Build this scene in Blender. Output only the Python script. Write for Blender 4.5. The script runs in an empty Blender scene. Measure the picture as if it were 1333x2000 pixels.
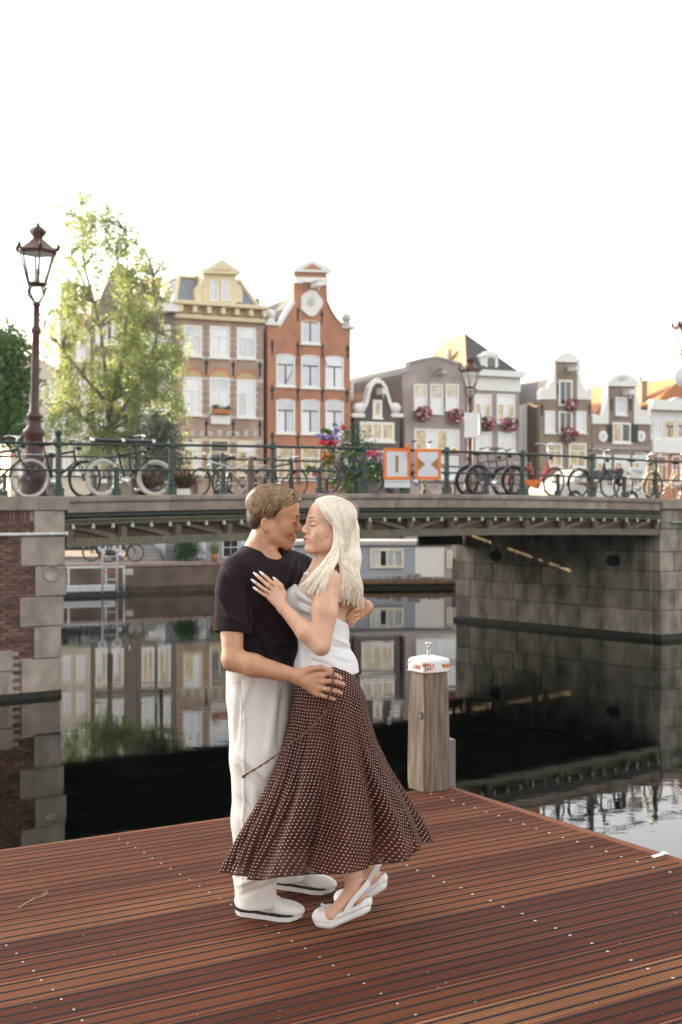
import bpy, math, random
import numpy as np
from mathutils import Vector, Matrix
R = math.radians
random.seed(7)
rng = np.random.default_rng(7)
scene = bpy.context.scene
COL = scene.collection

# ---------------------------------------------------------------- camera
cam_d = bpy.data.cameras.new("camera")
cam = bpy.data.objects.new("camera", cam_d)
COL.objects.link(cam)
cam.location = (0, 0, 1.69)
cam.rotation_euler = (R(90), 0, 0)
cam_d.sensor_fit = 'HORIZONTAL'
cam_d.sensor_width = 24.0
cam_d.lens = 45.01
cam_d.shift_y = -0.01125
cam_d.clip_start = 0.1
cam_d.clip_end = 1500
cam_d.dof.use_dof = True
cam_d.dof.focus_distance = 5.22
cam_d.dof.aperture_fstop = 4.4
scene.camera = cam

# ---------------------------------------------------------------- sky, sun, exposure
SUN_AZ = Vector((-0.80, 0.60, 0)).normalized()      # horizontal direction towards the sun
SUN_EL = R(13.0)
world = bpy.data.worlds.new("World")
scene.world = world
world.use_nodes = True
wn, wl = world.node_tree.nodes, world.node_tree.links
wn.clear()
wo = wn.new("ShaderNodeOutputWorld")
bg = wn.new("ShaderNodeBackground")
sky = wn.new("ShaderNodeTexSky")
sky.sky_type = 'NISHITA'
sky.sun_disc = False
sky.sun_elevation = SUN_EL
sky.sun_rotation = math.atan2(SUN_AZ.x, SUN_AZ.y)
sky.altitude = 0
sky.air_density = 1.0
sky.dust_density = 3.0
sky.ozone_density = 1.0
hsv = wn.new("ShaderNodeHueSaturation")
hsv.inputs['Saturation'].default_value = 0.16
hsv.inputs['Value'].default_value = 1.0
wl.new(sky.outputs[0], hsv.inputs['Color'])
tint = wn.new('ShaderNodeMix'); tint.data_type = 'RGBA'; tint.blend_type = 'MULTIPLY'; tint.inputs[0].default_value = 1.0; tint.inputs[7].default_value = (1.02, 1.0, .965, 1)
wl.new(hsv.outputs[0], tint.inputs[6]); wl.new(tint.outputs[2], bg.inputs['Color'])
bg.inputs['Strength'].default_value = 0.15
wl.new(bg.outputs[0], wo.inputs['Surface'])

sun_d = bpy.data.lights.new("sun", 'SUN')
sun_d.energy = 4.0
sun_d.angle = R(0.5)
sun_d.color = (1.0, 0.74, 0.43)
sun = bpy.data.objects.new("sun", sun_d)
COL.objects.link(sun)
sdir = Vector((SUN_AZ.x*math.cos(SUN_EL), SUN_AZ.y*math.cos(SUN_EL), math.sin(SUN_EL)))
sun.rotation_euler = sdir.to_track_quat('Z', 'Y').to_euler()
sun.location = sdir*60

scene.view_settings.view_transform = 'Standard'
scene.view_settings.look = 'None'
scene.view_settings.gamma = 1.0
scene.view_settings.exposure = 2.2
scene.view_settings.use_curve_mapping = False
scene.render.engine = 'CYCLES'
scene.cycles.use_denoising = True
scene.cycles.max_bounces = 8
scene.cycles.transparent_max_bounces = 16
scene.cycles.caustics_reflective = False
scene.cycles.caustics_refractive = False
scene.cycles.sample_clamp_indirect = 6.0

# ---------------------------------------------------------------- helpers
F, CX, HY, CZ = 2500.0, 666.5, 985.0, 1.69
def W(px, py, D):
    """point at distance D seen at photograph pixel (px, py)"""
    return Vector(((px-CX)/F*D, D, CZ-(py-HY)/F*D))

def sock(node, *names):
    for n in names:
        if n in node.inputs: return node.inputs[n]
    raise KeyError(names)

def srgb(r, g, b):
    f = lambda c: (c/255/12.92) if c/255 <= .04045 else ((c/255+.055)/1.055)**2.4
    return (f(r), f(g), f(b))

MATS = {}
def mat(name, col, rough=.6, metal=0.0, var=.12, scale=6.0, bump=0.0, bscale=40.0, spec=.4, rv=0.0, stretch=(1,1,1),
        col2=None, detail=4.0, alpha=1.0, transl=0.0, island=0.0, sheen=0.0, sss=0.0, coat=0.0):
    if name in MATS: return MATS[name]
    m = bpy.data.materials.new(name); m.use_nodes = True
    nt = m.node_tree; N, L = nt.nodes, nt.links
    p = N['Principled BSDF']
    p.inputs['Roughness'].default_value = rough
    p.inputs['Metallic'].default_value = metal
    sock(p, 'Specular IOR Level', 'Specular').default_value = spec
    if coat: sock(p, 'Coat Weight').default_value = coat
    if sheen: sock(p, 'Sheen Weight').default_value = sheen
    if sss:
        sock(p, 'Subsurface Weight').default_value = sss
        p.inputs['Subsurface Radius'].default_value = (1.0, .35, .2)
        p.inputs['Subsurface Scale'].default_value = .006
    tc = N.new('ShaderNodeTexCoord'); mp = N.new('ShaderNodeMapping')
    mp.inputs['Scale'].default_value = stretch
    L.new(tc.outputs['Object'], mp.inputs['Vector'])
    nz = N.new('ShaderNodeTexNoise'); nz.inputs['Scale'].default_value = scale; nz.inputs['Detail'].default_value = detail
    L.new(mp.outputs[0], nz.inputs['Vector'])
    mx = N.new('ShaderNodeMix'); mx.data_type = 'RGBA'
    if col2 is None:
        a = tuple(c*(1-var) for c in col); b = tuple(min(1, c*(1+var)) for c in col)
    else: a, b = col, col2
    mx.inputs[6].default_value = (*a, 1); mx.inputs[7].default_value = (*b, 1)
    mr = N.new('ShaderNodeMapRange'); mr.inputs[1].default_value = .3; mr.inputs[2].default_value = .7
    L.new(nz.outputs[0], mr.inputs[0]); L.new(mr.outputs[0], mx.inputs[0])
    last = mx.outputs[2]
    if rv or island:
        h = N.new('ShaderNodeHueSaturation'); L.new(last, h.inputs['Color'])
        mr2 = N.new('ShaderNodeMapRange'); amt = rv or island
        mr2.inputs[3].default_value = 1-amt; mr2.inputs[4].default_value = 1+amt
        if rv: oi = N.new('ShaderNodeObjectInfo'); L.new(oi.outputs['Random'], mr2.inputs[0])
        else: oi = N.new('ShaderNodeNewGeometry'); L.new(oi.outputs['Random Per Island'], mr2.inputs[0])
        L.new(mr2.outputs[0], h.inputs['Value']); last = h.outputs[0]
    L.new(last, p.inputs['Base Color'])
    if bump:
        n2 = N.new('ShaderNodeTexNoise'); n2.inputs['Scale'].default_value = bscale; n2.inputs['Detail'].default_value = 5
        L.new(mp.outputs[0], n2.inputs['Vector'])
        bp = N.new('ShaderNodeBump'); bp.inputs['Strength'].default_value = bump; bp.inputs['Distance'].default_value = .01
        L.new(n2.outputs[0], bp.inputs['Height']); L.new(bp.outputs[0], p.inputs['Normal'])
    out = N['Material Output']; sh = p.outputs[0]
    if transl:
        t = N.new('ShaderNodeBsdfTranslucent'); L.new(last, t.inputs['Color'])
        ms = N.new('ShaderNodeMixShader'); ms.inputs[0].default_value = transl
        L.new(sh, ms.inputs[1]); L.new(t.outputs[0], ms.inputs[2]); sh = ms.outputs[0]
    if alpha < 1:
        t = N.new('ShaderNodeBsdfTransparent')
        ms = N.new('ShaderNodeMixShader'); ms.inputs[0].default_value = alpha
        L.new(t.outputs[0], ms.inputs[1]); L.new(sh, ms.inputs[2]); sh = ms.outputs[0]
    L.new(sh, out.inputs['Surface'])
    MATS[name] = m
    return m

def brick_mat(name, c1, c2, mortar, rough=.85, bw=.22, bh=.065, ms=.012, dirt=.25):
    if name in MATS: return MATS[name]
    m = bpy.data.materials.new(name); m.use_nodes = True
    N, L = m.node_tree.nodes, m.node_tree.links
    p = N['Principled BSDF']; p.inputs['Roughness'].default_value = rough
    tc = N.new('ShaderNodeTexCoord'); sp = N.new('ShaderNodeSeparateXYZ'); L.new(tc.outputs['Object'], sp.inputs[0])
    ad = N.new('ShaderNodeMath'); L.new(sp.outputs[0], ad.inputs[0]); L.new(sp.outputs[1], ad.inputs[1])
    cb = N.new('ShaderNodeCombineXYZ'); L.new(ad.outputs[0], cb.inputs[0]); L.new(sp.outputs[2], cb.inputs[1])
    b = N.new('ShaderNodeTexBrick'); L.new(cb.outputs[0], b.inputs['Vector'])
    b.inputs['Color1'].default_value = (*c1, 1); b.inputs['Color2'].default_value = (*c2, 1); b.inputs['Mortar'].default_value = (*mortar, 1)
    b.inputs['Scale'].default_value = 1.0; b.inputs['Mortar Size'].default_value = ms
    b.inputs['Brick Width'].default_value = bw; b.inputs['Row Height'].default_value = bh
    nz = N.new('ShaderNodeTexNoise'); nz.inputs['Scale'].default_value = .9; nz.inputs['Detail'].default_value = 6
    L.new(tc.outputs['Object'], nz.inputs['Vector'])
    mr = N.new('ShaderNodeMapRange'); mr.inputs[1].default_value = .3; mr.inputs[2].default_value = .7
    mr.inputs[3].default_value = 1-dirt; mr.inputs[4].default_value = 1+dirt*.6
    L.new(nz.outputs[0], mr.inputs[0])
    h = N.new('ShaderNodeHueSaturation'); L.new(b.outputs['Color'], h.inputs['Color']); L.new(mr.outputs[0], h.inputs['Value'])
    L.new(h.outputs[0], p.inputs['Base Color'])
    bp = N.new('ShaderNodeBump'); bp.inputs['Strength'].default_value = .4; bp.inputs['Distance'].default_value = .01
    L.new(b.outputs['Fac'], bp.inputs['Height']); bp.invert = True; L.new(bp.outputs[0], p.inputs['Normal'])
    MATS[name] = m
    return m

def rotz(a): return Matrix.Rotation(a, 4, 'Z')

class MB:
    def __init__(s): s.v, s.f, s.m, s.s = [], [], [], []
    def add(s, vs, fs, mi=0, smooth=False, M=None):
        o = len(s.v)
        if M is not None: vs = [M @ Vector(p) for p in vs]
        s.v.extend([tuple(p) for p in vs])
        for f in fs:
            s.f.append(tuple(i+o for i in f)); s.m.append(mi); s.s.append(smooth)
        return s
    def box(s, x0, x1, y0, y1, z0, z1, mi=0, M=None):
        vs = [(x0,y0,z0),(x1,y0,z0),(x1,y1,z0),(x0,y1,z0),(x0,y0,z1),(x1,y0,z1),(x1,y1,z1),(x0,y1,z1)]
        return s.add(vs, [(3,2,1,0),(4,5,6,7),(0,1,5,4),(1,2,6,5),(2,3,7,6),(3,0,4,7)], mi, False, M)
    def cbox(s, x0, x1, y0, y1, z0, z1, c=.01, mi=0, M=None):
        """box with chamfered edges"""
        c = min(c, (x1-x0)*.45, (y1-y0)*.45, (z1-z0)*.45)
        vs = []
        for z, q in ((z0, c), (z0+c, 0), (z1-c, 0), (z1, c)):
            X0, X1, Y0, Y1 = x0+q, x1-q, y0+q, y1-q
            k = c
            vs += [(X0+k,Y0,z),(X1-k,Y0,z),(X1,Y0+k,z),(X1,Y1-k,z),(X1-k,Y1,z),(X0+k,Y1,z),(X0,Y1-k,z),(X0,Y0+k,z)]
        fs = [tuple(range(7,-1,-1)), tuple(range(24,32))]
        for r in range(3):
            for i in range(8):
                j = (i+1) % 8
                fs.append((r*8+i, r*8+j, r*8+8+j, r*8+8+i))
        return s.add(vs, fs, mi, False, M)
    def bar(s, a, b, w, h, mi=0, up=Vector((0,0,1))):
        a, b = Vector(a), Vector(b); d = (b-a)
        if d.length < 1e-6: return s
        z = d.normalized(); x = up.cross(z)
        if x.length < 1e-4: x = Vector((1,0,0)).cross(z)
        x.normalize(); y = z.cross(x)
        vs = []
        for p in (a, b):
            for sx, sy in ((-1,-1),(1,-1),(1,1),(-1,1)):
                vs.append(p + x*sx*w/2 + y*sy*h/2)
        return s.add(vs, [(3,2,1,0),(4,5,6,7),(0,1,5,4),(1,2,6,5),(2,3,7,6),(3,0,4,7)], mi)
    def tube(s, pts, r, n=8, mi=0, closed=False, smooth=True, cap=True, flat=1.0):
        pts = [Vector(p) for p in pts]; k = len(pts)
        rs = r if isinstance(r, (list, tuple)) else [r]*k
        vs, fs = [], []
        nrm = None
        for i, p in enumerate(pts):
            if closed: d = pts[(i+1) % k]-pts[i-1]
            else: d = pts[min(i+1, k-1)]-pts[max(i-1, 0)]
            if d.length < 1e-9: d = Vector((0,0,1))
            d.normalize()
            if nrm is None:
                nrm = Vector((0,0,1)).cross(d)
                if nrm.length < 1e-3: nrm = Vector((1,0,0)).cross(d)
            nrm = (nrm - d*nrm.dot(d))
            if nrm.length < 1e-6: nrm = d.orthogonal()
            nrm.normalize(); bn = d.cross(nrm)
            for j in range(n):
                a = 2*math.pi*j/n
                vs.append(p + (nrm*math.cos(a) + bn*math.sin(a)*flat)*rs[i])
        rows = k if closed else k-1
        for i in range(rows):
            for j in range(n):
                a, b = i*n+j, i*n+(j+1) % n
                c, d2 = ((i+1) % k)*n+(j+1) % n, ((i+1) % k)*n+j
                fs.append((a, b, c, d2))
        if cap and not closed:
            fs.append(tuple(range(n-1, -1, -1))); fs.append(tuple(range((k-1)*n, k*n)))
        return s.add(vs, fs, mi, smooth)
    def lathe(s, prof, n=16, c=(0,0,0), mi=0, smooth=True, M=None, sx=1, sy=1, a0=0):
        vs, fs = [], []
        for r, z in prof:
            for j in range(n):
                a = a0+2*math.pi*j/n
                vs.append((c[0]+r*math.cos(a)*sx, c[1]+r*math.sin(a)*sy, c[2]+z))
        k = len(prof)
        for i in range(k-1):
            for j in range(n):
                fs.append((i*n+j, i*n+(j+1) % n, (i+1)*n+(j+1) % n, (i+1)*n+j))
        fs.append(tuple(range(n-1, -1, -1))); fs.append(tuple(range((k-1)*n, k*n)))
        return s.add(vs, fs, mi, smooth, M)
    def ball(s, c, r, n=10, m=6, mi=0, sq=(1,1,1), M=None):
        prof = [(max(1e-4, math.sin(math.pi*i/m)), -math.cos(math.pi*i/m)) for i in range(m+1)]
        vs, fs = [], []
        for rr, z in prof:
            for j in range(n):
                a = 2*math.pi*j/n
                vs.append((c[0]+r*sq[0]*rr*math.cos(a), c[1]+r*sq[1]*rr*math.sin(a), c[2]+r*sq[2]*z))
        for i in range(m):
            for j in range(n):
                fs.append((i*n+j, i*n+(j+1) % n, (i+1)*n+(j+1) % n, (i+1)*n+j))
        return s.add(vs, fs, mi, True, M)
    def prism(s, poly, y0, y1, mi=0, M=None):
        """polygon in the xz plane (counter clockwise seen from -y), extruded from y0 to y1"""
        k = len(poly)
        ar = sum(poly[i][0]*poly[(i+1) % k][1]-poly[(i+1) % k][0]*poly[i][1] for i in range(k))
        if ar < 0: poly = poly[::-1]
        vs = [(x, y0, z) for x, z in poly]+[(x, y1, z) for x, z in poly]
        fs = [tuple(range(k)), tuple(range(2*k-1, k-1, -1))]
        for i in range(k):
            j = (i+1) % k
            fs.append((j, i, k+i, k+j))
        return s.add(vs, fs, mi, False, M)
    def band(s, line, w, y0, y1, mi=0, side=0):
        """strip of width w along a polyline in the xz plane; side -1/0/1 puts it right/centred/left"""
        pts = [Vector((x, z)) for x, z in line]; k = len(pts)
        A, B = [], []
        for i in range(k):
            d = (pts[min(i+1, k-1)]-pts[max(i-1, 0)]).normalized(); nn = Vector((-d.y, d.x))
            A.append(pts[i]+nn*w*(.5+.5*side)); B.append(pts[i]-nn*w*(.5-.5*side))
        vs, fs = [], []
        for i in range(k):
            vs += [(A[i].x,y0,A[i].y),(B[i].x,y0,B[i].y),(B[i].x,y1,B[i].y),(A[i].x,y1,A[i].y)]
        for i in range(k-1):
            a, b = 4*i, 4*i+4
            for q in range(4): fs.append((a+q, a+(q+1) % 4, b+(q+1) % 4, b+q))
        fs += [(3,2,1,0), (4*k-4,4*k-3,4*k-2,4*k-1)]
        return s.add(vs, fs, mi)
    def mesh(s, name, mats):
        me = bpy.data.meshes.new(name)
        me.from_pydata(s.v, [], s.f)
        for m in (mats if isinstance(mats, (list, tuple)) else [mats]): me.materials.append(m)
        me.polygons.foreach_set('material_index', s.m)
        me.polygons.foreach_set('use_smooth', s.s)
        me.update()
        return me
    def build(s, name, mats, parent=None, loc=None, rz=0.0):
        return link(name, s.mesh(name, mats), parent, loc, rz)

def link(name, me, parent=None, loc=None, rz=0.0):
    o = bpy.data.objects.new(name, me); COL.objects.link(o)
    if parent is not None: o.parent = parent
    if loc is not None: o.location = loc
    if rz: o.rotation_euler = (0, 0, rz)
    return o
def tag(o, label=None, cat=None, group=None, kind=None):
    if label: o['label'] = label
    if cat: o['category'] = cat
    if group: o['group'] = group
    if kind: o['kind'] = kind
    return o
def thing(name, label, cat, loc=(0,0,0), rz=0.0, group=None):
    o = bpy.data.objects.new(name, None); COL.objects.link(o)
    o.location = loc; o.rotation_euler = (0, 0, rz); o.empty_display_size = .2
    return tag(o, label, cat, group)
def dup(root, loc, rz=None, label=None, group=None, scale=None):
    r = root.copy(); COL.objects.link(r); r.location = loc
    if rz is not None: r.rotation_euler = (0, 0, rz)
    if scale: r.scale = (scale,)*3
    if label: r['label'] = label
    if group: r['group'] = group
    for ch in list(root.children):
        c = ch.copy(); COL.objects.link(c); c.parent = r
        for g in list(ch.children):
            d = g.copy(); COL.objects.link(d); d.parent = c
    return r
def arc(cx, cz, r, a0, a1, n=10, rz=None):
    rz = r if rz is None else rz
    return [(cx+r*math.cos(R(a0+(a1-a0)*i/n)), cz+rz*math.sin(R(a0+(a1-a0)*i/n))) for i in range(n+1)]
# ================================================================ water, ground, dock
ZW = -1.61
def water_mat():
    m = bpy.data.materials.new("canal_water"); m.use_nodes = True
    N, L = m.node_tree.nodes, m.node_tree.links
    p = N['Principled BSDF']
    p.inputs['Base Color'].default_value = (.0010, .0016, .0012, 1)
    p.inputs['Roughness'].default_value = .0
    p.inputs['IOR'].default_value = 1.33
    sock(p, 'Specular IOR Level', 'Specular').default_value = .8
    tc = N.new('ShaderNodeTexCoord')
    def nz(sc, rot, st, det):
        mp = N.new('ShaderNodeMapping'); mp.inputs['Scale'].default_value = st; mp.inputs['Rotation'].default_value = (0, 0, rot)
        L.new(tc.outputs['Object'], mp.inputs['Vector'])
        n = N.new('ShaderNodeTexNoise'); n.inputs['Scale'].default_value = sc; n.inputs['Detail'].default_value = det; n.inputs['Distortion'].default_value = .6
        L.new(mp.outputs[0], n.inputs['Vector']); return n.outputs[0]
    a = nz(.55, R(20), (1, 2.4, 1), 2.0); b = nz(2.6, R(-12), (1, 2.6, 1), 3.0); c = nz(9, R(25), (1, 2, 1), 2)
    ma = N.new('ShaderNodeMath'); ma.operation = 'MULTIPLY_ADD'; L.new(b, ma.inputs[0]); ma.inputs[1].default_value = .26; L.new(a, ma.inputs[2])
    mc = N.new('ShaderNodeMath'); mc.operation = 'MULTIPLY_ADD'; L.new(c, mc.inputs[0]); mc.inputs[1].default_value = .022; L.new(ma.outputs[0], mc.inputs[2])
    bp = N.new('ShaderNodeBump'); bp.inputs['Strength'].default_value = .10; bp.inputs['Distance'].default_value = .016
    L.new(mc.outputs[0], bp.inputs['Height']); L.new(bp.outputs[0], p.inputs['Normal'])
    return m
w = MB().add([(-148,-40,0),(148,-40,0),(148,158,0),(-148,158,0)], [(0,1,2,3)]).build("canal_water", water_mat(), loc=(0,0,ZW))
tag(w, kind='structure')
bed = MB().add([(-149,-48,0),(149,-48,0),(149,168,0),(-149,168,0)], [(0,1,2,3)]).build("canal_bed", mat("silt", (.03,.028,.02), .9), loc=(0,0,ZW-2.2))
tag(bed, kind='structure')

# ---- timber dock: corner, u along the planks, v across them
DU = Vector((.853, .522, 0)).normalized(); DV = Vector((DU.y, -DU.x, 0))
DC = Vector((.6556, 7.682, 0))
dock_rz = math.atan2(DU.y, DU.x)              # local x = u, local y = -v
dock = thing("timber_dock", "reddish brown ribbed hardwood jetty the couple stands on", "dock", DC, dock_rz)

def deck_mat():
    m = bpy.data.materials.new("ribbed_hardwood"); m.use_nodes = True
    N, L = m.node_tree.nodes, m.node_tree.links
    p = N['Principled BSDF']
    tc = N.new('ShaderNodeTexCoord'); oi = N.new('ShaderNodeObjectInfo')
    mp = N.new('ShaderNodeMapping'); mp.inputs['Scale'].default_value = (1.0, 26, 26)
    ad = N.new('ShaderNodeVectorMath'); ad.operation = 'ADD'
    sc = N.new('ShaderNodeMath'); sc.operation = 'MULTIPLY'; sc.inputs[1].default_value = 37; L.new(oi.outputs['Random'], sc.inputs[0])
    cb = N.new('ShaderNodeCombineXYZ'); L.new(sc.outputs[0], cb.inputs[0]); L.new(sc.outputs[0], cb.inputs[1])
    L.new(tc.outputs['Object'], ad.inputs[0]); L.new(cb.outputs[0], ad.inputs[1]); L.new(ad.outputs[0], mp.inputs['Vector'])
    g = N.new('ShaderNodeTexNoise'); g.inputs['Scale'].default_value = 1.6; g.inputs['Detail'].default_value = 6; g.inputs['Roughness'].default_value = .65
    L.new(mp.outputs[0], g.inputs['Vector'])
    # slow change along the plank + plank to plank
    s = N.new('ShaderNodeTexNoise'); s.inputs['Scale'].default_value = .55; s.inputs['Detail'].default_value = 2
    L.new(ad.outputs[0], s.inputs['Vector'])
    mixf = N.new('ShaderNodeMath'); mixf.operation = 'MULTIPLY_ADD'; L.new(s.outputs[0], mixf.inputs[0]); mixf.inputs[1].default_value = .40
    oc = N.new('ShaderNodeMath'); oc.operation = 'MULTIPLY_ADD'; L.new(oi.outputs['Color'], oc.inputs[0]); oc.inputs[1].default_value = .50; oc.inputs[2].default_value = .06
    L.new(oc.outputs[0], mixf.inputs[2])
    cr = N.new('ShaderNodeValToRGB'); e = cr.color_ramp.elements
    e[0].position = .12; e[0].color = (.058, .021, .015, 1); e[1].position = .9; e[1].color = (.31, .150, .065, 1)
    x = e.new(.42); x.color = (.115, .035, .020, 1)
    x = e.new(.62); x.color = (.20, .070, .033, 1)
    L.new(mixf.outputs[0], cr.inputs[0])
    gm = N.new('ShaderNodeMapRange'); gm.inputs[1].default_value = .3; gm.inputs[2].default_value = .75; gm.inputs[3].default_value = .72; gm.inputs[4].default_value = 1.25
    L.new(g.outputs[0], gm.inputs[0])
    h = N.new('ShaderNodeHueSaturation'); L.new(cr.outputs[0], h.inputs['Color']); L.new(gm.outputs[0], h.inputs['Value'])
    L.new(h.outputs[0], p.inputs['Base Color'])
    rr = N.new('ShaderNodeMapRange'); rr.inputs[3].default_value = .58; rr.inputs[4].default_value = .78; L.new(g.outputs[0], rr.inputs[0])
    L.new(rr.outputs[0], p.inputs['Roughness'])
    sock(p, 'Specular IOR Level', 'Specular').default_value = .13
    bp = N.new('ShaderNodeBump'); bp.inputs['Strength'].default_value = .25; bp.inputs['Distance'].default_value = .004
    L.new(g.outputs[0], bp.inputs['Height']); L.new(bp.outputs[0], p.inputs['Normal'])
    return m
M_deck = deck_mat()
M_grit = mat("grit_strip", (.017,.016,.019), .95, var=.6, scale=260, bump=.8, bscale=420, spec=.3)
M_screw = mat("screw_steel", (.62,.58,.56), .3, metal=.8, var=.1)

PW = .209
def plank_profile(w):
    """ribbed cross-section: list of (y, z) over the plank, plus the strip intervals"""
    n = 14; pts = []; e = .012
    pts.append((0, -.034)); pts.append((0, -.006)); pts.append((.004, -.001)); pts.append((e, 0))
    strip = []
    pitch = (w-2*e)/n
    for i in range(n):
        y = e+i*pitch
        g = i in (1, 7, 12)
        if g:
            pts += [(y+.0015, -.002), (y+pitch*.98, -.002)]
            strip.append((y+.0015, y+pitch*.98))
        else:
            pts += [(y+pitch*.12, -.0045), (y+pitch*.42, -.0055), (y+pitch*.55, -.0005), (y+pitch*.95, 0)]
    pts += [(w-e+.001, 0), (w-.004, -.001), (w, -.006), (w, -.034)]
    return pts, strip
prof, strips = plank_profile(PW-.007)
def plank_mesh():
    b = MB(); x0, x1 = -9.0, -.06
    vs, fs = [], []
    for y, z in prof: vs += [(x0, y, z), (x1, y, z)]
    k = len(prof)
    b.add(vs, [(2*i, 2*i+1, 2*i+3, 2*i+2)[::-1] for i in range(k-1)] + [tuple(2*i+1 for i in range(k))[::-1], tuple(2*i for i in range(k))])
    return b.mesh("plank", M_deck)
def strip_mesh():
    b = MB()
    for a, c in strips:
        b.box(-9.0, -.065, a+.001, c-.001, -.004, .0012)
    return b.mesh("grit_strip", M_grit)
def screw_mesh():
    b = MB()
    for x in (-.22, -1.18, -2.14, -3.10, -4.06, -5.02):
        rs_ = .8 if x > -2 else .55
        for y in (.2*PW, .74*PW):
            q = Vector((x+random.uniform(-.01,.01), y+random.uniform(-.004,.004), 0))
            b.lathe([(.0075*rs_,-.002),(.0075*rs_,.0018),(.005*rs_,.0026),(.0028*rs_,.0012)], 8, q)
    return b.mesh("screw", M_screw)
pm, sm_, cm = plank_mesh(), strip_mesh(), screw_mesh()
tones = [.60,.52,.66,.44,.66,.86,.40,.58,.92,.32,.50,.24,.44,.98,.34,.76,.92,.33,.6,.4,.7,.5,.62,.44,.5,.7]
for i in range(26):
    yy = -(.05+PW*(i+1))
    pl = link("plank", pm, dock, (random.uniform(-.0, .004), yy, random.uniform(-.0015, .001)))
    c = tones[i % len(tones)]; pl.color = (c, c, c, 1)
    tag(link("grip_strip", sm_, pl), kind='stuff')
    tag(link("screw", cm, pl), kind='stuff')
b = MB(); b.cbox(-9.0, 0, -.045, 0, -.2, .001, .006); e1 = b.build("edge_board", M_deck, dock); e1.color = (.6,.6,.6,1)
b = MB(); b.cbox(-.052, 0, -9, -.049, -.2, .001, .006); e2 = b.build("edge_board", M_deck, dock); e2.color = (.62,.62,.62,1)
b = MB(); b.box(-8.9, -.06, -8.8, -.06, -.42, -.05); b.build("joist_frame", mat("dark_timber", (.045,.03,.022), .8), dock)
for x, y in ((-.3,-.6),(-3,-.6),(-6,-.6),(-.3,-3.5),(-3,-3.5),(-.3,-6.5)):
    b = MB(); b.lathe([(.13,ZW-2),(.13,-.43)], 12, (x, y, 0)); b.build("pile", MATS["dark_timber"], dock)

# small litter on the boards
def on_dock(px, py): return W(px, py, CZ*F/(py-HY))
p0 = on_dock(1290, 1674)
b = MB()
for k, (x0, x1, y0, y1, z0, z1) in enumerate(((-.045,.0,-.010,.012,.001,.006),(0,.03,-.014,.009,.006,.015),(.03,.055,-.006,.02,.009,.004))):
    b.add([(x0,y0,z0),(x1,y0,z1),(x1,y1,z1+.002),(x0,y1,z0+.003),(x0,y0,z0+.003),(x1,y0,z1+.003),(x1,y1,z1+.005),(x0,y1,z0+.006)],
          [(3,2,1,0),(4,5,6,7),(0,1,5,4),(1,2,6,5),(2,3,7,6),(3,0,4,7)])
tag(b.build("paper_scrap", mat("crumpled_paper", (.78,.78,.80), .8), loc=p0+Vector((0,0,.002)), rz=R(30)), "crumpled white paper scrap near the right edge of the jetty", "paper")
q = [on_dock(*t) for t in ((35,1777),(52,1767),(66,1758),(80,1752),(94,1747))]
b = MB(); b.tube([p-q[0]+Vector((0,0,.004+.004*math.sin(i*1.5))) for i, p in enumerate(q)], [.0028,.0026,.0024,.002,.0014], 6)
b.tube([q[3]-q[0]+Vector((0,0,.006)), q[3]-q[0]+Vector((.02,.05,.012))], [.0018,.0012], 5)
tag(b.build("twig", mat("dry_twig", (.35,.23,.14), .8), loc=q[0]), "thin dry twig lying on the left of the jetty", "twig")
b = MB()
rs = random.Random(4)
for i in range(60):
    p = on_dock(rs.uniform(0,1333), rs.uniform(1640,1995))
    u = (p-DC).dot(DU); v = (p-DC).dot(DV)
    if u > -.08 or v < .08: continue
    r = rs.uniform(.0015,.004)
    b.ball((p.x, p.y, .001), r, 6, 3, sq=(1,1,.35))
tag(b.build("dirt_specks", mat("pale_specks", (.42,.36,.32), .9, var=.5)), kind='stuff')

# ---- mooring bollard at the jetty corner
M_post = mat("weathered_oak", (.105,.074,.052), .85, col2=(.27,.215,.165), scale=5, stretch=(9,9,.7), bump=.7, bscale=9, spec=.2)
bp0 = W(838, 1536, 7.62); bp0.z = 0
boll = thing("mooring_bollard", "square weathered wooden bollard with white capped top at jetty corner", "bollard", bp0, R(33))
def ring(hw, ch, z, jitter=0):
    o = []
    for sx, sy in ((1,-1),(1,1),(-1,1),(-1,-1)):
        for t in ((1, 1-ch/hw) if (sx*sy < 0) else (1-ch/hw, 1),):
            pass
    c = hw-ch
    return [(-c,-hw,z),(c,-hw,z),(hw,-c,z),(hw,c,z),(c,hw,z),(-c,hw,z),(-hw,c,z),(-hw,-c,z)]
b = MB(); vs = []; prof2 = [(.094,0),(.098,.05),(.098,.2),(.095,.42),(.090,.6),(.086,.705)]
for hw, z in prof2: vs += ring(hw, .02, z)
fs = [tuple(range(7,-1,-1)), tuple(range(len(vs)-8, len(vs)))]
for r_ in range(len(prof2)-1):
    for i in range(8): fs.append((r_*8+i, r_*8+(i+1) % 8, r_*8+8+(i+1) % 8, r_*8+8+i))
b.add(vs, fs); b.build("post", M_post, boll)
M_cap = mat("chipped_white_enamel", (.74,.74,.74), .35, var=.06, scale=20)
b = MB(); vs = []; pr = [(.095,.700),(.097,.704),(.097,.764),(.089,.775),(.03,.792)]
for hw, z in pr: vs += ring(hw, .022 if hw > .05 else .006, z)
fs = [tuple(range(7,-1,-1)), tuple(range(len(vs)-8, len(vs)))]
for r_ in range(len(pr)-1):
    for i in range(8): fs.append((r_*8+i, r_*8+(i+1) % 8, r_*8+8+(i+1) % 8, r_*8+8+i))
b.add(vs, fs); cap = b.build("cap", M_cap, boll)
b = MB(); b.box(-.096,.096,-.0975,.0975,.6975,.7015); b.box(-.0975,.0975,-.096,.096,.698,.701)
b.build("rusty_rim", mat("rust_orange", (.42,.20,.07), .8), cap)
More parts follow.
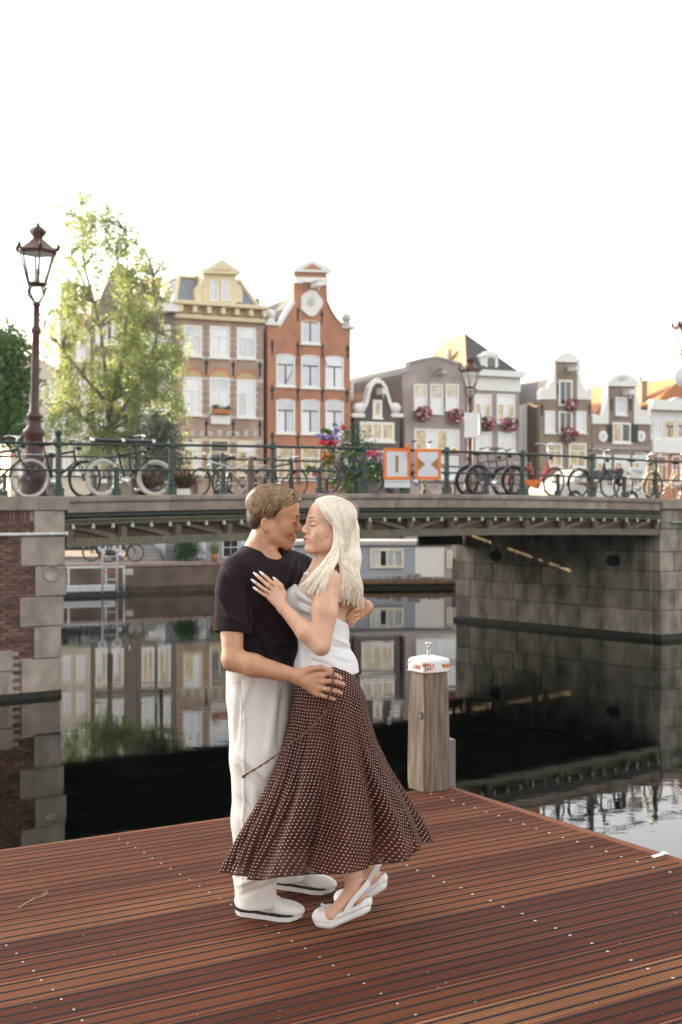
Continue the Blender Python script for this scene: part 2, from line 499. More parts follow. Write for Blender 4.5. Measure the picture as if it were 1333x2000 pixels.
# paint: orange strokes and a letter on the cap's sides
M_or = mat("orange_paint", (.75,.22,.04), .6); M_bk = mat("black_paint", (.02,.02,.022), .5)
b = MB(); rs = random.Random(2)
for (x, w_) in ((-.075,.03),(-.05,.035),(.035,.02),(.055,.03),(.075,.025)):
    for k in range(3):
        z = .722+rs.random()*.028; pts = [(x-w_/2+j*w_/4, -.0985, z+.009*math.sin(j*2.1+k)) for j in range(5)]
        b.tube(pts, .0022, 5)
for (y, w_) in ((-.08,.03),(-.03,.04),(-.005,.03)):
    for k in range(3):
        z = .722+rs.random()*.03; pts = [(-.0985, y-w_/2+j*w_/4, z+.009*math.sin(j*1.9+k)) for j in range(5)]
        b.tube(pts, .0022, 5)
b.build("painted_mark", M_or, cap)
b = MB(); g = [(.0+.013*math.cos(R(a)), .735+.013*math.sin(R(a))) for a in range(45, 330, 22)]
pts = [(x-.088, -.0985, z) for x, z in g]; pts += [(-.076,-.0985,.735),(-.083,-.0985,.735)]
b.tube(pts, .0017, 5)
for (y, z) in ((-.1,.752),(-.098,.716),(.02,.722),(.06,.75),(.085,.72)): b.ball((-.098,y, z), .006, 6, 4, sq=(.2,1,1))
b.build("painted_letter", M_bk, cap)
b = MB(); b.lathe([(.014,.79),(.012,.815),(.010,.835),(.016,.85),(.021,.857),(.021,.863),(.012,.868)], 14)
b.build("knob", mat("tarnished_chrome", (.55,.53,.5), .25, metal=.9, var=.5, scale=60), boll)
b = MB(); b.box(-.1005,-.0965,-.066,-.024,.425,.468); st = b.build("sticker", mat("black_sticker", (.008,.009,.011), .35), boll)
b = MB(); b.tube([(-.1015,-.056+.0045*j,.446+.004*math.sin(j*2.4)) for j in range(6)][::-1], .0011, 5)
b.build("sticker_script", mat("white_ink", (.7,.7,.7), .6), st)
# slimmer pile just behind the bollard
p1 = W(876, 1536, 7.9); p1.z = ZW-1
b = MB(); b.cbox(-.035,.035,-.035,.035,0, CZ-(1443-HY)/F*7.9-p1.z, .006)
tag(b.build("guard_pile", mat("grey_pile", (.20,.17,.16), .8, stretch=(6,6,.8)), loc=p1, rz=R(32)), "slim dark pile standing in the water behind the bollard", "pile")
# ================================================================ bridge (local x along it, y away from the camera)
B0 = Vector((-4.76, 22.2, 0)); BA = Vector((.8185, .5745, 0)).normalized(); BRZ = math.atan2(BA.y, BA.x)
BN = Vector((-BA.y, BA.x, 0))
BL = 15.25
def BP(s, y, z): return B0 + BA*s + BN*y + Vector((0,0,z))
def bs(px, y=0.0):
    """distance along the bridge of photograph column px, for something y metres behind its front"""
    t = (px-CX)/F; o = B0 + BN*y
    return (t*o.y - o.x)/(BA.x - t*BA.y)
def zc(s):
    u = max(0, min(1, s/BL)); return 1.825 + .085*(1-(2*u-1)**2)
def zg(s): return zc(s)-.025          # deck level
bridge = thing("canal_bridge", "low riveted iron girder bridge with stone coping across the canal", "bridge", B0, BRZ)

M_stone = mat("coping_stone", (.27,.215,.18), .85, var=.3, scale=3, bump=.4, bscale=22, rv=.14)
M_iron = mat("olive_iron", (.115,.102,.068), .6, var=.25, scale=5, bump=.15, bscale=30, rv=.08)
M_irond = mat("dark_green_iron", (.018,.032,.026), .5, var=.3, scale=4)
M_web = mat("rusty_web", (.085,.052,.027), .8, var=.45, scale=2.2)
M_deckb = mat("road_brick", (.20,.15,.13), .9, var=.3, scale=9)
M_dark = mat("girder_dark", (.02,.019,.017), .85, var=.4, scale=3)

def strip(name, y0, y1, dz0, dz1, m, parent=bridge, s0=0, s1=BL, n=16, chamfer=0):
    """long member that follows the camber"""
    b = MB(); vs = []
    for i in range(n+1):
        s = s0+(s1-s0)*i/n; z = zc(s)
        vs += [(s,y0,z+dz0),(s,y0,z+dz1),(s,y1,z+dz1),(s,y1,z+dz0)]
    fs = [(0,1,2,3),(4*n+3,4*n+2,4*n+1,4*n)]
    for i in range(n):
        for q in range(4): fs.append((4*i+q, 4*i+4+q, 4*i+4+(q+1) % 4, 4*i+(q+1) % 4))
    b.add(vs, [f[::-1] for f in fs])
    return b.build(name, m, parent)

# coping: single stones with open joints
s = 0.0; k = 0
rs = random.Random(3)
edges = [0, 2.0, 3.75, 5.5, 7.2, 8.3, 10.05, 11.8, 13.4, BL]
for k in range(len(edges)-1):
    a, c = edges[k]+.004, edges[k+1]-.004; b = MB(); vs = []
    n = 5
    cs = [(-.03,-.285),(-.03,-.125),(-.06,-.105),(-.075,-.08),(-.075,-.02),(-.055,0),(.34,0),(.34,-.285)]
    for i in range(n+1):
        s = a+(c-a)*i/n
        for y, z in cs: vs.append((s, y, z+zc(s)))
    m8 = len(cs); fs = [tuple(range(m8))[::-1], tuple(range(n*m8, n*m8+m8))]
    for i in range(n):
        for q in range(m8): fs.append((i*m8+q, i*m8+(q+1) % m8, (i+1)*m8+(q+1) % m8, (i+1)*m8+q))
    b.add(vs, fs); b.build("coping_stone", M_stone, bridge)
strip("deck", .34, 6.75, -.5, -.025, M_deckb)
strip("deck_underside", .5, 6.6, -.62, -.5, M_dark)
strip("rear_coping", 6.75, 7.1, -.285, 0, M_stone)
strip("gutter_pipe", .02, .10, -.36, -.31, M_irond)
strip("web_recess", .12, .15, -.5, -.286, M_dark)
strip("top_flange", -.01, .09, -.425, -.395, M_iron)
strip("flange_angle", .04, .07, -.50, -.425, M_iron)
strip("bottom_chord", .02, .06, -.885+.02, -.74, M_iron, n=20)
strip("bottom_flange", -.03, .15, -.905+.02, -.887+.02, M_iron, n=20)
strip("web_plate", .16, .18, -.86, -.5, M_web)
NP = 14; SP = BL/NP
for i in range(NP+1):
    s = min(BL-.06, max(.06, i*SP)); z = zc(s)
    b = MB(); b.box(s-.055, s+.055, .01, .05, z-.74, z-.502); b.box(s-.085, s+.085, .052, .075, z-.74, z-.502)
    b.build("truss_post", M_iron, bridge)
for i in range(NP):
    s0, s1 = i*SP+.10, (i+1)*SP-.10
    if i < NP/2: a, c = (s0, zc(s0)-.52), (s1, zc(s1)-.73)
    else: a, c = (s0, zc(s0)-.73), (s1, zc(s1)-.52)
    b = MB(); b.bar((a[0], .095, a[1]), (c[0], .095, c[1]), .012, .07); b.build("diagonal_brace", M_iron, bridge)
b = MB()
def rivet(x, y, z, r=.014):
    b.add([(x-r,y,z-r),(x+r,y,z-r),(x+r,y,z+r),(x-r,y,z+r),(x,y-r*.8,z)], [(0,1,4),(1,2,4),(2,3,4),(3,0,4)])
for i in range(int(BL/.105)):
    s = .05+i*.105; z = zc(s)
    rivet(s, .019, z-.80+.025*(i % 2)); rivet(s, .039, z-.462)
for i in range(NP+1):
    s = min(BL-.06, max(.06, i*SP))
    for q in range(3): rivet(s+.03*(-1)**q, .009, zc(s)-.55-.07*q)
tag(b.build("rivet_heads", mat("rivet_iron", (.05,.05,.04), .6), bridge), kind='stuff')
for y in (1.7, 3.1, 4.4):
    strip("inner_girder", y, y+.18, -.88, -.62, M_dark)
strip("rear_girder", 6.55, 6.75, -.885, -.5, M_iron)
b = MB(); b.box(13.05, 14.64, 6.60, 6.64, .56, .855); b.box(13.05, 13.76, 6.60, 6.64, .856, .97); b.build("sun_slit_board", M_dark, bridge)  # added board under the rear girder; its slit shapes the sun streak
for s in (13.05, 13.93, 14.02, 14.30, 14.36, 14.6):
    b = MB(); b.box(s, s+.05, 6.645, 6.67, .56, 1.02); b.build("sun_slit_strap", M_dark, bridge)  # added straps break the sun streak into dashes

# ---- railing
rail = thing("bridge_railing", "dark green iron railing with square posts along the near bridge edge", "railing", B0, BRZ)
def rail_h(o0, parent, y, s0, s1, tops):
    def rod(name, dz, r):
        pts = [(s0+(s1-s0)*i/24, y, zc(s0+(s1-s0)*i/24)+dz) for i in range(25)]
        b = MB(); b.tube(pts, r, 8); b.build(name, M_irond, parent)
    rod("top_rail", .915, .026); rod("middle_rail", .455, .021)
M_irong = mat("railing_green", (.030,.052,.042), .45, var=.3, scale=5)
def main_post():
    b = MB()
    b.cbox(-.085,.085,-.085,.085,-.02,.16,.02); b.cbox(-.06,.06,-.06,.06,.16,.24,.015); b.cbox(-.042,.042,-.042,.042,.24,.86,.01)
    b.cbox(-.06,.06,-.06,.06,.40,.50,.02); b.cbox(-.065,.065,-.065,.065,.86,.975,.022); b.cbox(-.05,.05,-.05,.05,.975,1.0,.012)
    return b.mesh("railing_post", M_irong)
def small_post():
    b = MB(); b.cbox(-.07,.07,-.06,.06,-.02,.14,.02); b.cbox(-.038,.038,-.038,.038,.14,.42,.01); b.cbox(-.055,.055,-.055,.055,.41,.51,.02)
    return b.mesh("baluster", M_irong)
mp_, sp_ = main_post(), small_post()
RY = .13
rail_h(None, rail, RY, -4.5, 18.5, None)
for i in range(-2, 9):
    s = -.1+2.19*i
    link("railing_post", mp_, rail, (s, RY, zc(s)))
    s2 = s+1.1
    link("baluster", sp_, rail, (s2, RY, zc(s2)))
s = -.1; b = MB(); b.lathe([(.05,1.0),(.03,1.03),(.05,1.05),(.062,1.10),(.075,1.14),(.02,1.16)], 12, (s, RY, zc(s))); b.build("post_finial", M_irong, rail)
s = bs(887, .08); b = MB(); b.ball((s, .06, zc(s)+.96), .045, 10, 6); b.build("marker_cap", mat("yellow_marker", (.75,.48,.02), .4), rail)
rail2 = thing("far_railing", "dark green iron railing along the far bridge edge behind the bicycles", "railing", B0, BRZ)
rail_h(None, rail2, 6.92, -1, 18, None)
for i in range(0, 8):
    s = .35+2.19*i
    link("railing_post", mp_, rail2, (s, 6.92, zc(s))); link("baluster", sp_, rail2, (s+1.1, 6.92, zc(s+1.1)))

# ---- string of bulbs under the flange
ls = thing("light_string", "string of pale round bulbs on a dark cable under the bridge edge", "string lights", B0, BRZ)
pts = []; nb = 41
for i in range(nb*4+1):
    s = .05+(BL-.1)*i/(nb*4); pts.append((s, -.015, zc(s)-.515+.006*math.sin(i*1.7)))
b = MB(); b.tube(pts, .016, 5); b.build("cable", mat("black_cable", (.012,.012,.012), .6), ls)
b = MB(); b.ball((0,0,0), .036, 10, 7); b.lathe([(.02,.025),(.02,.06)], 8)
bm_ = b.mesh("bulb", mat("pearl_bulb", (.50,.46,.40), .25, var=.1, spec=.6))
for i in range(nb):
    s = .1+(BL-.2)*i/(nb-1); link("bulb", bm_, ls, (s, -.045, zc(s)-.545))

# ---- left pier: bricks, quoins, coping
M_brick = mat("old_brick", (.095,.045,.036), .88, col2=(.17,.085,.065), scale=14, bump=.4, bscale=60, rv=.42)
M_mortar = mat("lime_mortar", (.36,.30,.27), .95, var=.3, scale=10)
M_quoin = mat("quoin_stone", (.29,.245,.205), .9, var=.34, scale=2.6, bump=.5, bscale=16, rv=.1, detail=7)
M_algae = mat("wet_algae_stone", (.018,.016,.010), .7, var=.5, scale=4)
pier = thing("bridge_pier", "brick bridge pier with pale rounded quoin stones at left", "pier", B0, BRZ)
b = MB(); b.box(-4.6, -.16, .02, 7.1, ZW-1, 1.575); b.build("core", M_mortar, pier)
b = MB(); b.box(-4.59, -1.53, -.012, .019, ZW-1, 1.575); b.build("brick_facing", brick_mat("pier_brick", (.095,.045,.036), (.17,.085,.065), (.34,.29,.26), .9), pier)
for (a, c) in ((-4.6,-2.25),(-2.24,.03)):
    b = MB(); b.cbox(a, c, -.07, .36, 1.58, 1.828, .02); b.build("coping_stone", M_stone, pier)
# quoin courses from photograph rows; left edge of each stone in photograph columns
def pz(py, px=60): 
    s_ = bs(px, 0); D = (B0+BA*s_).y
    return CZ-(py-HY)/F*D
def round_block(b, x0, x1, y0, y1, z0, z1, rr=.0, mi=0, c=.012):
    """block whose right front corner is rounded with radius rr"""
    if rr < .02: return b.cbox(x0, x1, y0, y1, z0, z1, c, mi)
    out = [(x0,y0)] + [(x1-rr+rr*math.sin(R(a)), y0+rr-rr*math.cos(R(a))) for a in range(0, 91, 15)] + [(x1,y1),(x0,y1)]
    k = len(out); vs = []
    for z, q in ((z0,c),(z0+c,0),(z1-c,0),(z1,c)):
        for x, y in out: vs.append((x-q if x > x0+.01 else x+q, y+q if y < y1-.01 else y, z))
    fs = [tuple(range(k))[::-1], tuple(range(3*k,4*k))]
    for r_ in range(3):
        for i in range(k): fs.append((r_*k+i, r_*k+(i+1) % k, r_*k+k+(i+1) % k, r_*k+k+i))
    return b.add(vs, fs, mi)
rows = [(995,1047,66,.0),(1048,1106,40,.0),(1107,1166,68,.03),(1167,1225,38,-.02),(1226,1288,66,-.07),(1289,1353,41,-.09)]
quoins = []
for y0, y1, lx, out in rows:
    s0 = bs(lx); z1, z0 = pz(y0), pz(y1); q = (s0, .0+out, z0, z1); quoins.append(q)
    b = MB(); round_block(b, s0, .0+out, -.035, .9, z0+.004, z1-.004, .14); b.build("quoin_stone", M_quoin, pier)
b = MB(); b.lathe([(.15,0),(.15,.02),(.135,.022),(.135,.012)], 20, M=Matrix.Translation((-.30,-.038,pz(1120)))@Matrix.Rotation(R(90),4,'X'))
b.build("round_stain", M_quoin, pier)
lows = []
for y0, y1, rx in ((1268,1308,25),(1309,1352,14)):
    s1 = bs(rx); lows.append((s1, pz(y1), pz(y0)))
    b = MB(); b.cbox(-1.75, s1, -.03, .5, pz(y1)+.004, pz(y0)-.004, .012); b.build("quoin_stone", M_quoin, pier)
b = MB(); round_block(b, -4.6, -.07, -.10, .9, ZW-1, pz(1352)-.006, .2); b.build("footing", M_algae, pier)
bw, bh, bt = .205, .0545, .0105
bmesh_ = []
for L_ in (bw, .098):
    b = MB(); b.cbox(0, L_, -.012, .05, 0, bh, .006); bmesh_.append(b.mesh("brick", M_brick))
nrow = 0; z = pz(1352); count = 0
ztop = 1.575; zsold = 1.575-.21
rs = random.Random(9)
while z < zsold-.01:
    zm = z+bh/2
    lim = min([q[0] for q in quoins if q[2] <= zm <= q[3]] or [-.2])
    left = max([l[0] for l in lows if l[1] <= zm <= l[2]] or [-9])
    x = -1.50 + (.1075 if nrow % 2 else 0)
    while x+bw < lim-.005:
        if x > left+.005:
            link("brick", bmesh_[0], pier, (x+rs.uniform(-.003,.003), rs.uniform(-.006,.004), z+rs.uniform(-.002,.002))); count += 1
        x += bw+bt
    if lim-.005-x > .03 and x > left:
        o = link("brick", bmesh_[1], pier, (x, rs.uniform(-.006,.004), z)); o.scale = (min(1.9,(lim-.005-x)/.098),1,1)
    z += bh+bt; nrow += 1
x = -1.5
while x < bs(62)-.06:                      # soldier course under the coping
    b = bmesh_[0]; o = link("brick", b, pier, (x+bh, rs.uniform(-.004,.004), zsold+.004)); o.rotation_euler = (0, R(-90), 0)
    x += bh+bt
# white pipe clamped to the pier
pp = thing("white_pipe", "thin white pipe clamped level across the brick pier", "pipe", B0, BRZ)
zp = pz(1043)
b = MB(); b.tube([(-4,-.075,zp),(-.03,-.075,zp)], .026, 10); b.build("pipe", mat("white_plastic", (.68,.68,.68), .4, var=.08), pp)
for s in (-1.05,-.75,-.32,-.04):
    b = MB(); b.tube([(s-.02,-.075,zp),(s+.02,-.075,zp)], .036, 10); b.box(s-.012, s+.012, -.075, -.034, zp-.02, zp+.02); b.build("clamp", MATS["white_plastic"], pp)

# ---- right abutment
M_block = mat("abutment_stone", (.215,.190,.152), .9, var=.6, scale=2.4, bump=.5, bscale=14, rv=.24, detail=8, stretch=(1,1,.55))
ab = thing("bridge_abutment", "weathered grey stone block abutment under the right bridge end", "abutment", B0, BRZ)
C0 = Vector((15.25, .25)); C1 = Vector((14.66, 6.95)); ad = (C1-C0).normalized(); an = Vector((-ad.y, ad.x))  # an points into the bank? 
if an.x < 0: an = -an
aL = (C1-C0).length; aang = math.atan2(ad.y, ad.x)
b = MB()
def AB(u, d, z): 
    p = C0+ad*u+an*d; return (p.x, p.y, z)
poly = [AB(-.0,.12,0), AB(aL-.02,.12,0), AB(aL-.02,6,0), AB(-.0,6,0)]
vs = [(x,y,ZW-1) for x,y,_ in poly]+[(x,y,1.30) for x,y,_ in poly]
b.add(vs, [(0,1,2,3),(7,6,5,4),(4,5,1,0),(5,6,2,1),(6,7,3,2),(7,4,0,3)]); b.build("core", mat("abutment_core", (.09,.08,.07), .95), ab)
zr = [1.08,.57,.12,-.34,-.80,-1.40]
rs = random.Random(21)
Ma = Matrix(((ad.x, an.x, 0, C0.x),(ad.y, an.y, 0, C0.y),(0,0,1,0),(0,0,0,1)))
holes = [(aL-1.55, .28), (1.15, .28)]
zr = [1.08,.53,.05,-.42,-.90,-1.49]
for r_ in range(5):
    z1, z0 = zr[r_], zr[r_+1]; u = 0.0; first = True
    while u < aL-.05:
        L_ = rs.uniform(.62, 1.0)
        if first and r_ % 2: L_ = .45
        first = False
        if aL-(u+L_) < .35: L_ = aL-u
        pr_ = rs.uniform(-.012,.012)
        hs = [h for h in holes if r_ == 1 and u-.2 < h[0] < u+L_+.2]
        b = MB()
        b.cbox(u+.005, u+L_-.005, pr_, .16, z0+.005, z1-.005, .014, M=Ma)
        b.build("stone_block", M_block, ab)
        u += L_
b = MB(); b.cbox(-.02, aL+.03, -.07, .2, ZW-1, -1.50, .02, M=Ma); b.build("footing", M_algae, ab)
M_hole = mat("drain_black", (.004,.004,.004), .9)
for hu, hz in holes:
    b = MB(); pr_ = [(hu+.20*math.cos(R(a))*(1 if abs(math.cos(R(a)))<.8 else .95), hz+.15*math.sin(R(a))) for a in range(0,360,18)]
    b.prism(pr_, -.055, .02, 0, Ma)
    b.build("drain_hole", M_hole, ab)
# front wall of the right bank
for r_ in range(6):
    z1, z0 = ([1.56]+zr)[r_], ([1.56]+zr)[r_+1]; u = 15.27; k = 0
    while u < 20:
        L_ = rs.uniform(.7,1.1) if k or r_ % 2 else .5
        b = MB(); b.cbox(u+.005, u+L_-.005, rs.uniform(-.012,.012)+.0, .24, z0+.005, z1-.005, .016); b.build("stone_block", M_block, ab); u += L_; k += 1
b = MB(); b.cbox(15.2, 20.4, -.09, .3, ZW-1, -1.50, .02); b.build("footing", M_algae, ab)
for a, c in ((15.26,16.9),(16.91,19.5)):
    b = MB(); b.cbox(a, c, -.09, .36, 1.565, 1.83, .03); b.build("coping_stone", M_stone, ab)
b = MB(); b.cbox(15.6, 20, -.07, .0, 1.235, 1.275, .008); b.build("ledge_strip", mat("light_ledge", (.30,.30,.30), .7), ab)

# ---- streets on both banks, level with the bridge ends
def street(name, s0, s1, y0, y1, z):
    b = MB(); b.box(s0, s1, y0, y1, ZW-1.5, z)
    o = b.build(name, M_deckb, loc=B0, rz=BRZ); tag(o, kind='structure'); return o
street("street_left", -14, -.16, .5, 20, 1.80)
street("street_right", 15.6, 40, .5, 6.9, 1.80)
# ================================================================ far quay, houses
FA = R(25.0); FO = Vector((0, 75.04, 0))
def HF(px, py):
    """photograph pixel -> (distance along the far house line, height)"""
    t = (px-CX)/F; D = 75.04/(1-.466308*t)
    return (t*D/math.cos(FA), CZ-(py-HY)/F*D)
HD = Vector((math.cos(FA), math.sin(FA), 0)); HN = Vector((-HD.y, HD.x, 0))
def HP(s, y, z): return FO + HD*s + HN*y + Vector((0,0,z))
ZQ = -.5
# ground behind the far quay
QO = Vector((-8.37, 47.7, 0)); 
def QP(s, y, z): return QO + HD*s + HN*y + Vector((0,0,z))
def qs(px, y=0.0):
    t = (px-CX)/F; o = QO + HN*y
    return (t*o.y - o.x)/(HD.x - t*HD.y)
b = MB(); b.box(-60, 90, .45, 120, ZW-1.5, ZQ-.02)
tag(b.build("street_far", mat("paving_brick", (.20,.15,.13), .9, var=.3, scale=4), loc=QO, rz=FA), kind='structure')
M_quay = mat("quay_wall", (.16,.115,.09), .9, var=.35, scale=1.2, bump=.4, bscale=10, detail=8)
qw = thing("quay_wall", "brown masonry quay wall across the water under the bridge", "wall", QO, FA)
b = MB(); b.box(-60, 30, 0, .44, ZW-1, ZQ-.16); b.build("wall_face", M_quay, qw)
x = -14.0; rs = random.Random(5)
while x < 14:
    b = MB(); L_ = rs.uniform(1.6,2.2); b.cbox(x, x+L_-.02, -.06, .5, ZQ-.155, ZQ+rs.uniform(-.01,.01), .02); b.build("coping_stone", mat("quay_coping", (.33,.24,.20), .85, var=.2, rv=.12), qw); x += L_
b = MB(); b.box(-60, 30, -.09, 0, ZW-1, ZW+.22); b.build("timber_fender", mat("wet_timber", (.075,.055,.035), .8, var=.4), qw)
b = MB(); b.box(.35,.62,-.03,.0,-.95,-.72); b.build("pale_plate", mat("pale_plate", (.6,.55,.45), .6), qw)

# ---------------------------------------------------------------- materials for houses
M_white = mat("white_paint", (.78,.77,.74), .5, var=.05)
M_cream = mat("cream_paint", (.72,.62,.40), .55, var=.06)
M_glass = mat("window_glass", (.50,.53,.57), .08, var=.12, scale=1.2, spec=.9)
M_glassw = mat("curtained_glass", (.70,.71,.72), .12, var=.1, scale=1.0, spec=.8)
M_glassd = mat("dark_glass", (.02,.022,.022), .06, var=.4, scale=1.0, spec=.8)
M_glassy = mat("warm_interior_glass", (.30,.20,.09), .10, col2=(.75,.62,.38), scale=2.4, spec=.7)
M_sash = mat("dark_sash", (.03,.045,.04), .4)
M_slate = mat("slate_roof", (.20,.23,.28), .6, var=.2, scale=8)
M_tiled = mat("dark_tile_roof", (.075,.072,.075), .7, var=.35, scale=9)
M_tileo = mat("orange_tile_roof", (.42,.17,.07), .8, var=.3, scale=9)
M_tilesun = mat("sunlit_tone_roof", (.22,.135,.065), .8, var=.25, scale=9)  # tan stands for sunlight on the slopes, set into the colour
M_anchor = mat("wall_anchor_iron", (.015,.013,.012), .6)
HB = {
 'h1': brick_mat("brown_brick", (.36,.215,.14), (.43,.265,.18), (.40,.33,.27)),
 'h2': brick_mat("red_brick", (.44,.165,.08), (.52,.205,.11), (.42,.24,.16)),
 'h3': brick_mat("dark_brown_brick", (.12,.09,.08), (.135,.10,.09), (.11,.09,.08)),
 'h4': brick_mat("mauve_painted_brick", (.37,.30,.285), (.40,.32,.305), (.36,.30,.285)),
 'h7': brick_mat("drab_brick", (.33,.25,.175), (.38,.29,.20), (.23,.19,.15)),
 'h8': brick_mat("brown_grey_brick", (.32,.235,.18), (.37,.27,.21), (.21,.17,.14)),
 'h0': brick_mat("grey_brown_brick", (.20,.17,.14), (.24,.20,.16), (.18,.16,.14)),
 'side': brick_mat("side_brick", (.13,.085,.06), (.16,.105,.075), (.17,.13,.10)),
 'cream': mat("cream_render", (.62,.56,.44), .8, var=.08),
 'white': mat("white_render", (.74,.74,.74), .8, var=.05),
}
PANES = {'w': M_glassw, 'g': M_glass, 'd': M_glassd, 'y': M_glassy}

class House:
    def __init__(s, name, label, pxl, pyref=800, y=0.0, cat="house"):
        s.s0 = HF(pxl, pyref)[0]; s.y = y
        p = HP(s.s0, y, ZQ)
        s.root = thing(name, label, cat, p, FA)
    def L(s, px, py):
        a, z = HF(px, py); return (a-s.s0, z-ZQ)
    def pts(s, *pp): return [s.L(*p) for p in pp]
    def wall(s, outline, m, depth=.35, name="wall"):
        """outline in photograph pixels, from the left shoulder over the top to the right shoulder"""
        P = s.pts(*outline); P = [(P[0][0], 0)]+P+[(P[-1][0], 0)]
        b = MB(); b.prism(P, 0, depth); return b.build(name, m, s.root)
    def body(s, pxl, pxr, pytop, m, depth=9, name="side_wall", y0=.352):
        a = s.L(pxl, pytop); c = s.L(pxr, pytop); b = MB()
        b.box(a[0]+.004, c[0]-.004, y0, depth, 0, min(a[1], c[1])); return b.build(name, m, s.root)
    def roof(s, pxl, pxr, pye, pxm, pyr, m, depth=9, y0=.36, ov=.1, name="roof", m2=None):
        a = s.L(pxl, pye); c = s.L(pxr, pye); r = s.L(pxm, pyr)
        z = min(a[1], c[1]); b = MB(); x0, x1 = a[0]-ov+.1, c[0]+ov-.1
        vs = [(x0,y0,z),(r[0],y0,r[1]),(x1,y0,z),(x0,depth,z),(r[0],depth,r[1]),(x1,depth,z)]
        b.add(vs, [(0,2,1),(3,4,5),(0,1,4,3),(1,2,5,4),(0,3,5,2)], 0)
        return b.build(name, m, s.root)
    def window(s, x0, y0, x1, y1, style='w', cols=2, tr=.33, fr=.10, arch=0.0, sash=None, frame=None, sill=True, mull=.07, name="window", lean=0.0):
        a = s.L(x0, y1); c = s.L(x1, y0); c2 = s.L(x1, y1); a2 = s.L(x0, y0)
        X0, X1, Z0, Z1 = a[0], c[0], (a[1]+c2[1])/2, (c[1]+a2[1])/2
        return s.window_m(X0, X1, Z0, Z1, style, cols, tr, fr, arch, sash, frame, sill, mull, name)
    def window_m(s, X0, X1, Z0, Z1, style='w', cols=2, tr=.33, fr=.10, arch=0.0, sash=None, frame=None, sill=True, mull=.07, name="window"):
        mats = [frame or M_white, sash or frame or M_white]
        b = MB(); w = X1-X0; h = Z1-Z0
        if arch > 0:
            top = arc((X0+X1)/2, Z1-arch, w/2, 180, 0, 8, arch); inn = arc((X0+X1)/2, Z1-arch, w/2-fr, 180, 0, 8, max(.02, arch-fr*.4))
            n = len(top)
            vs = []
            for (p, q) in zip(top, inn): vs += [(p[0],-.07,p[1]),(q[0],-.07,q[1]),(q[0],.0,q[1]),(p[0],0,p[1])]
            fs = []
            for i in range(n-1):
                for k in range(4): fs.append((4*i+k, 4*i+4+k, 4*i+4+(k+1) % 4, 4*i+(k+1) % 4))
            b.add(vs, [f[::-1] for f in fs])
        else: b.box(X0, X1, -.07, 0, Z1-fr, Z1)
        zt = Z1-arch if arch > 0 else Z1-fr
        b.box(X0, X0+fr, -.07, 0, Z0+fr, zt); b.box(X1-fr, X1, -.07, 0, Z0+fr, zt); b.box(X0, X1, -.07, 0, Z0, Z0+fr)
        if sill: b.box(X0-.06, X1+.06, -.14, -.002, Z0-.10, Z0-.002)
        zi = Z1-fr-(arch*.35 if arch else 0)
        zs = Z0+fr+(h-2*fr)*(1-tr) if tr else zi
        if tr: b.box(X0+fr, X1-fr, -.06, -.002, zs-mull/2, zs+mull/2, 1)
        xs = [X0+fr+(w-2*fr)*i/cols for i in range(cols+1)]
        for x in xs[1:-1]: b.box(x-mull/2, x+mull/2, -.06, -.002, Z0+fr, zs-mull/2 if tr else zi, 1)
        o = b.build(name, mats, s.root)
        st = list(style)
        for i in range(cols):
            b = MB(); q = mull/2 if cols > 1 else 0
            b.box(xs[i]+(q if i else 0)+.001, xs[i+1]-(q if i < cols-1 else 0)-.001, -.03, -.001, Z0+fr+.001, (zs-mull/2 if tr else zi)-.001)
            b.build("pane", PANES[st[i % len(st)]], o)
        if tr:
            b = MB()
            if arch:
                pr_ = arc((X0+X1)/2, Z1-arch, w/2-fr-.001, 180, 0, 8, max(.02, arch-fr*.4)-.001)
                b.prism([(xs[0]+.001, zs+mull/2+.001)]+pr_+[(xs[-1]-.001, zs+mull/2+.001)], -.03, -.001)
            else: b.box(xs[0]+.001, xs[-1]-.001, -.03, -.001, zs+mull/2+.001, zi-.001)
            b.build("pane", PANES[st[-1]], o)
        return o
    def piece(s, name, poly, m, y0=-.06, y1=-.002):
        b = MB(); b.prism(s.pts(*poly), y0, y1); return b.build(name, m, s.root)
    def trim(s, name, line, w, m, y0=-.10, y1=.40, side=0):
        b = MB(); b.band(s.pts(*line), w, y0, y1, 0, side); return b.build(name, m, s.root)
    def boxp(s, name, x0, y0, x1, y1, m, d0=-.1, d1=-.002, parent=None):
        a = s.L(x0, y1); c = s.L(x1, y0); b = MB(); b.box(a[0], c[0], d0, d1, a[1], c[1]); return b.build(name, m, parent or s.root)
    def anchors(s, pts, h=.55):
        for px, py in pts:
            x, z = s.L(px, py); b = MB(); b.box(x-.045, x+.045, -.04, -.002, z-h/2, z+h/2); b.box(x-.10, x+.10, -.035, -.003, z+h*.12, z+h*.3)
            b.build("wall_anchor", M_anchor, s.root)
    def hoist(s, px, py, m, L_=.9):
        x, z = s.L(px, py); b = MB(); b.cbox(x-.16, x+.16, -L_, -.003, z-.14, z+.16, .03); b.cbox(x-.26, x+.26, -L_-.02, -.10, z+.161, z+.21, .02)
        b.tube([(x,-L_*.8,z-.14),(x,-L_*.8,z-.4)], .035, 6); b.build("hoist_beam", m, s.root)
    def chimney(s, x0, y0, x1, y1, m, yd=3.0, w=.9):
        a = s.L(x0, y1); c = s.L(x1, y0); b = MB(); b.cbox(a[0], c[0], yd, yd+w, a[1], c[1]-.12, .01); b.cbox(a[0]-.05, c[0]+.05, yd-.05, yd+w+.05, c[1]-.118, c[1], .02)
        mx = (a[0]+c[0])/2; b.lathe([(.09,c[1]),(.08,c[1]+.35)], 8, (mx, yd+w/2, 0)); b.build("chimney", m, s.root)

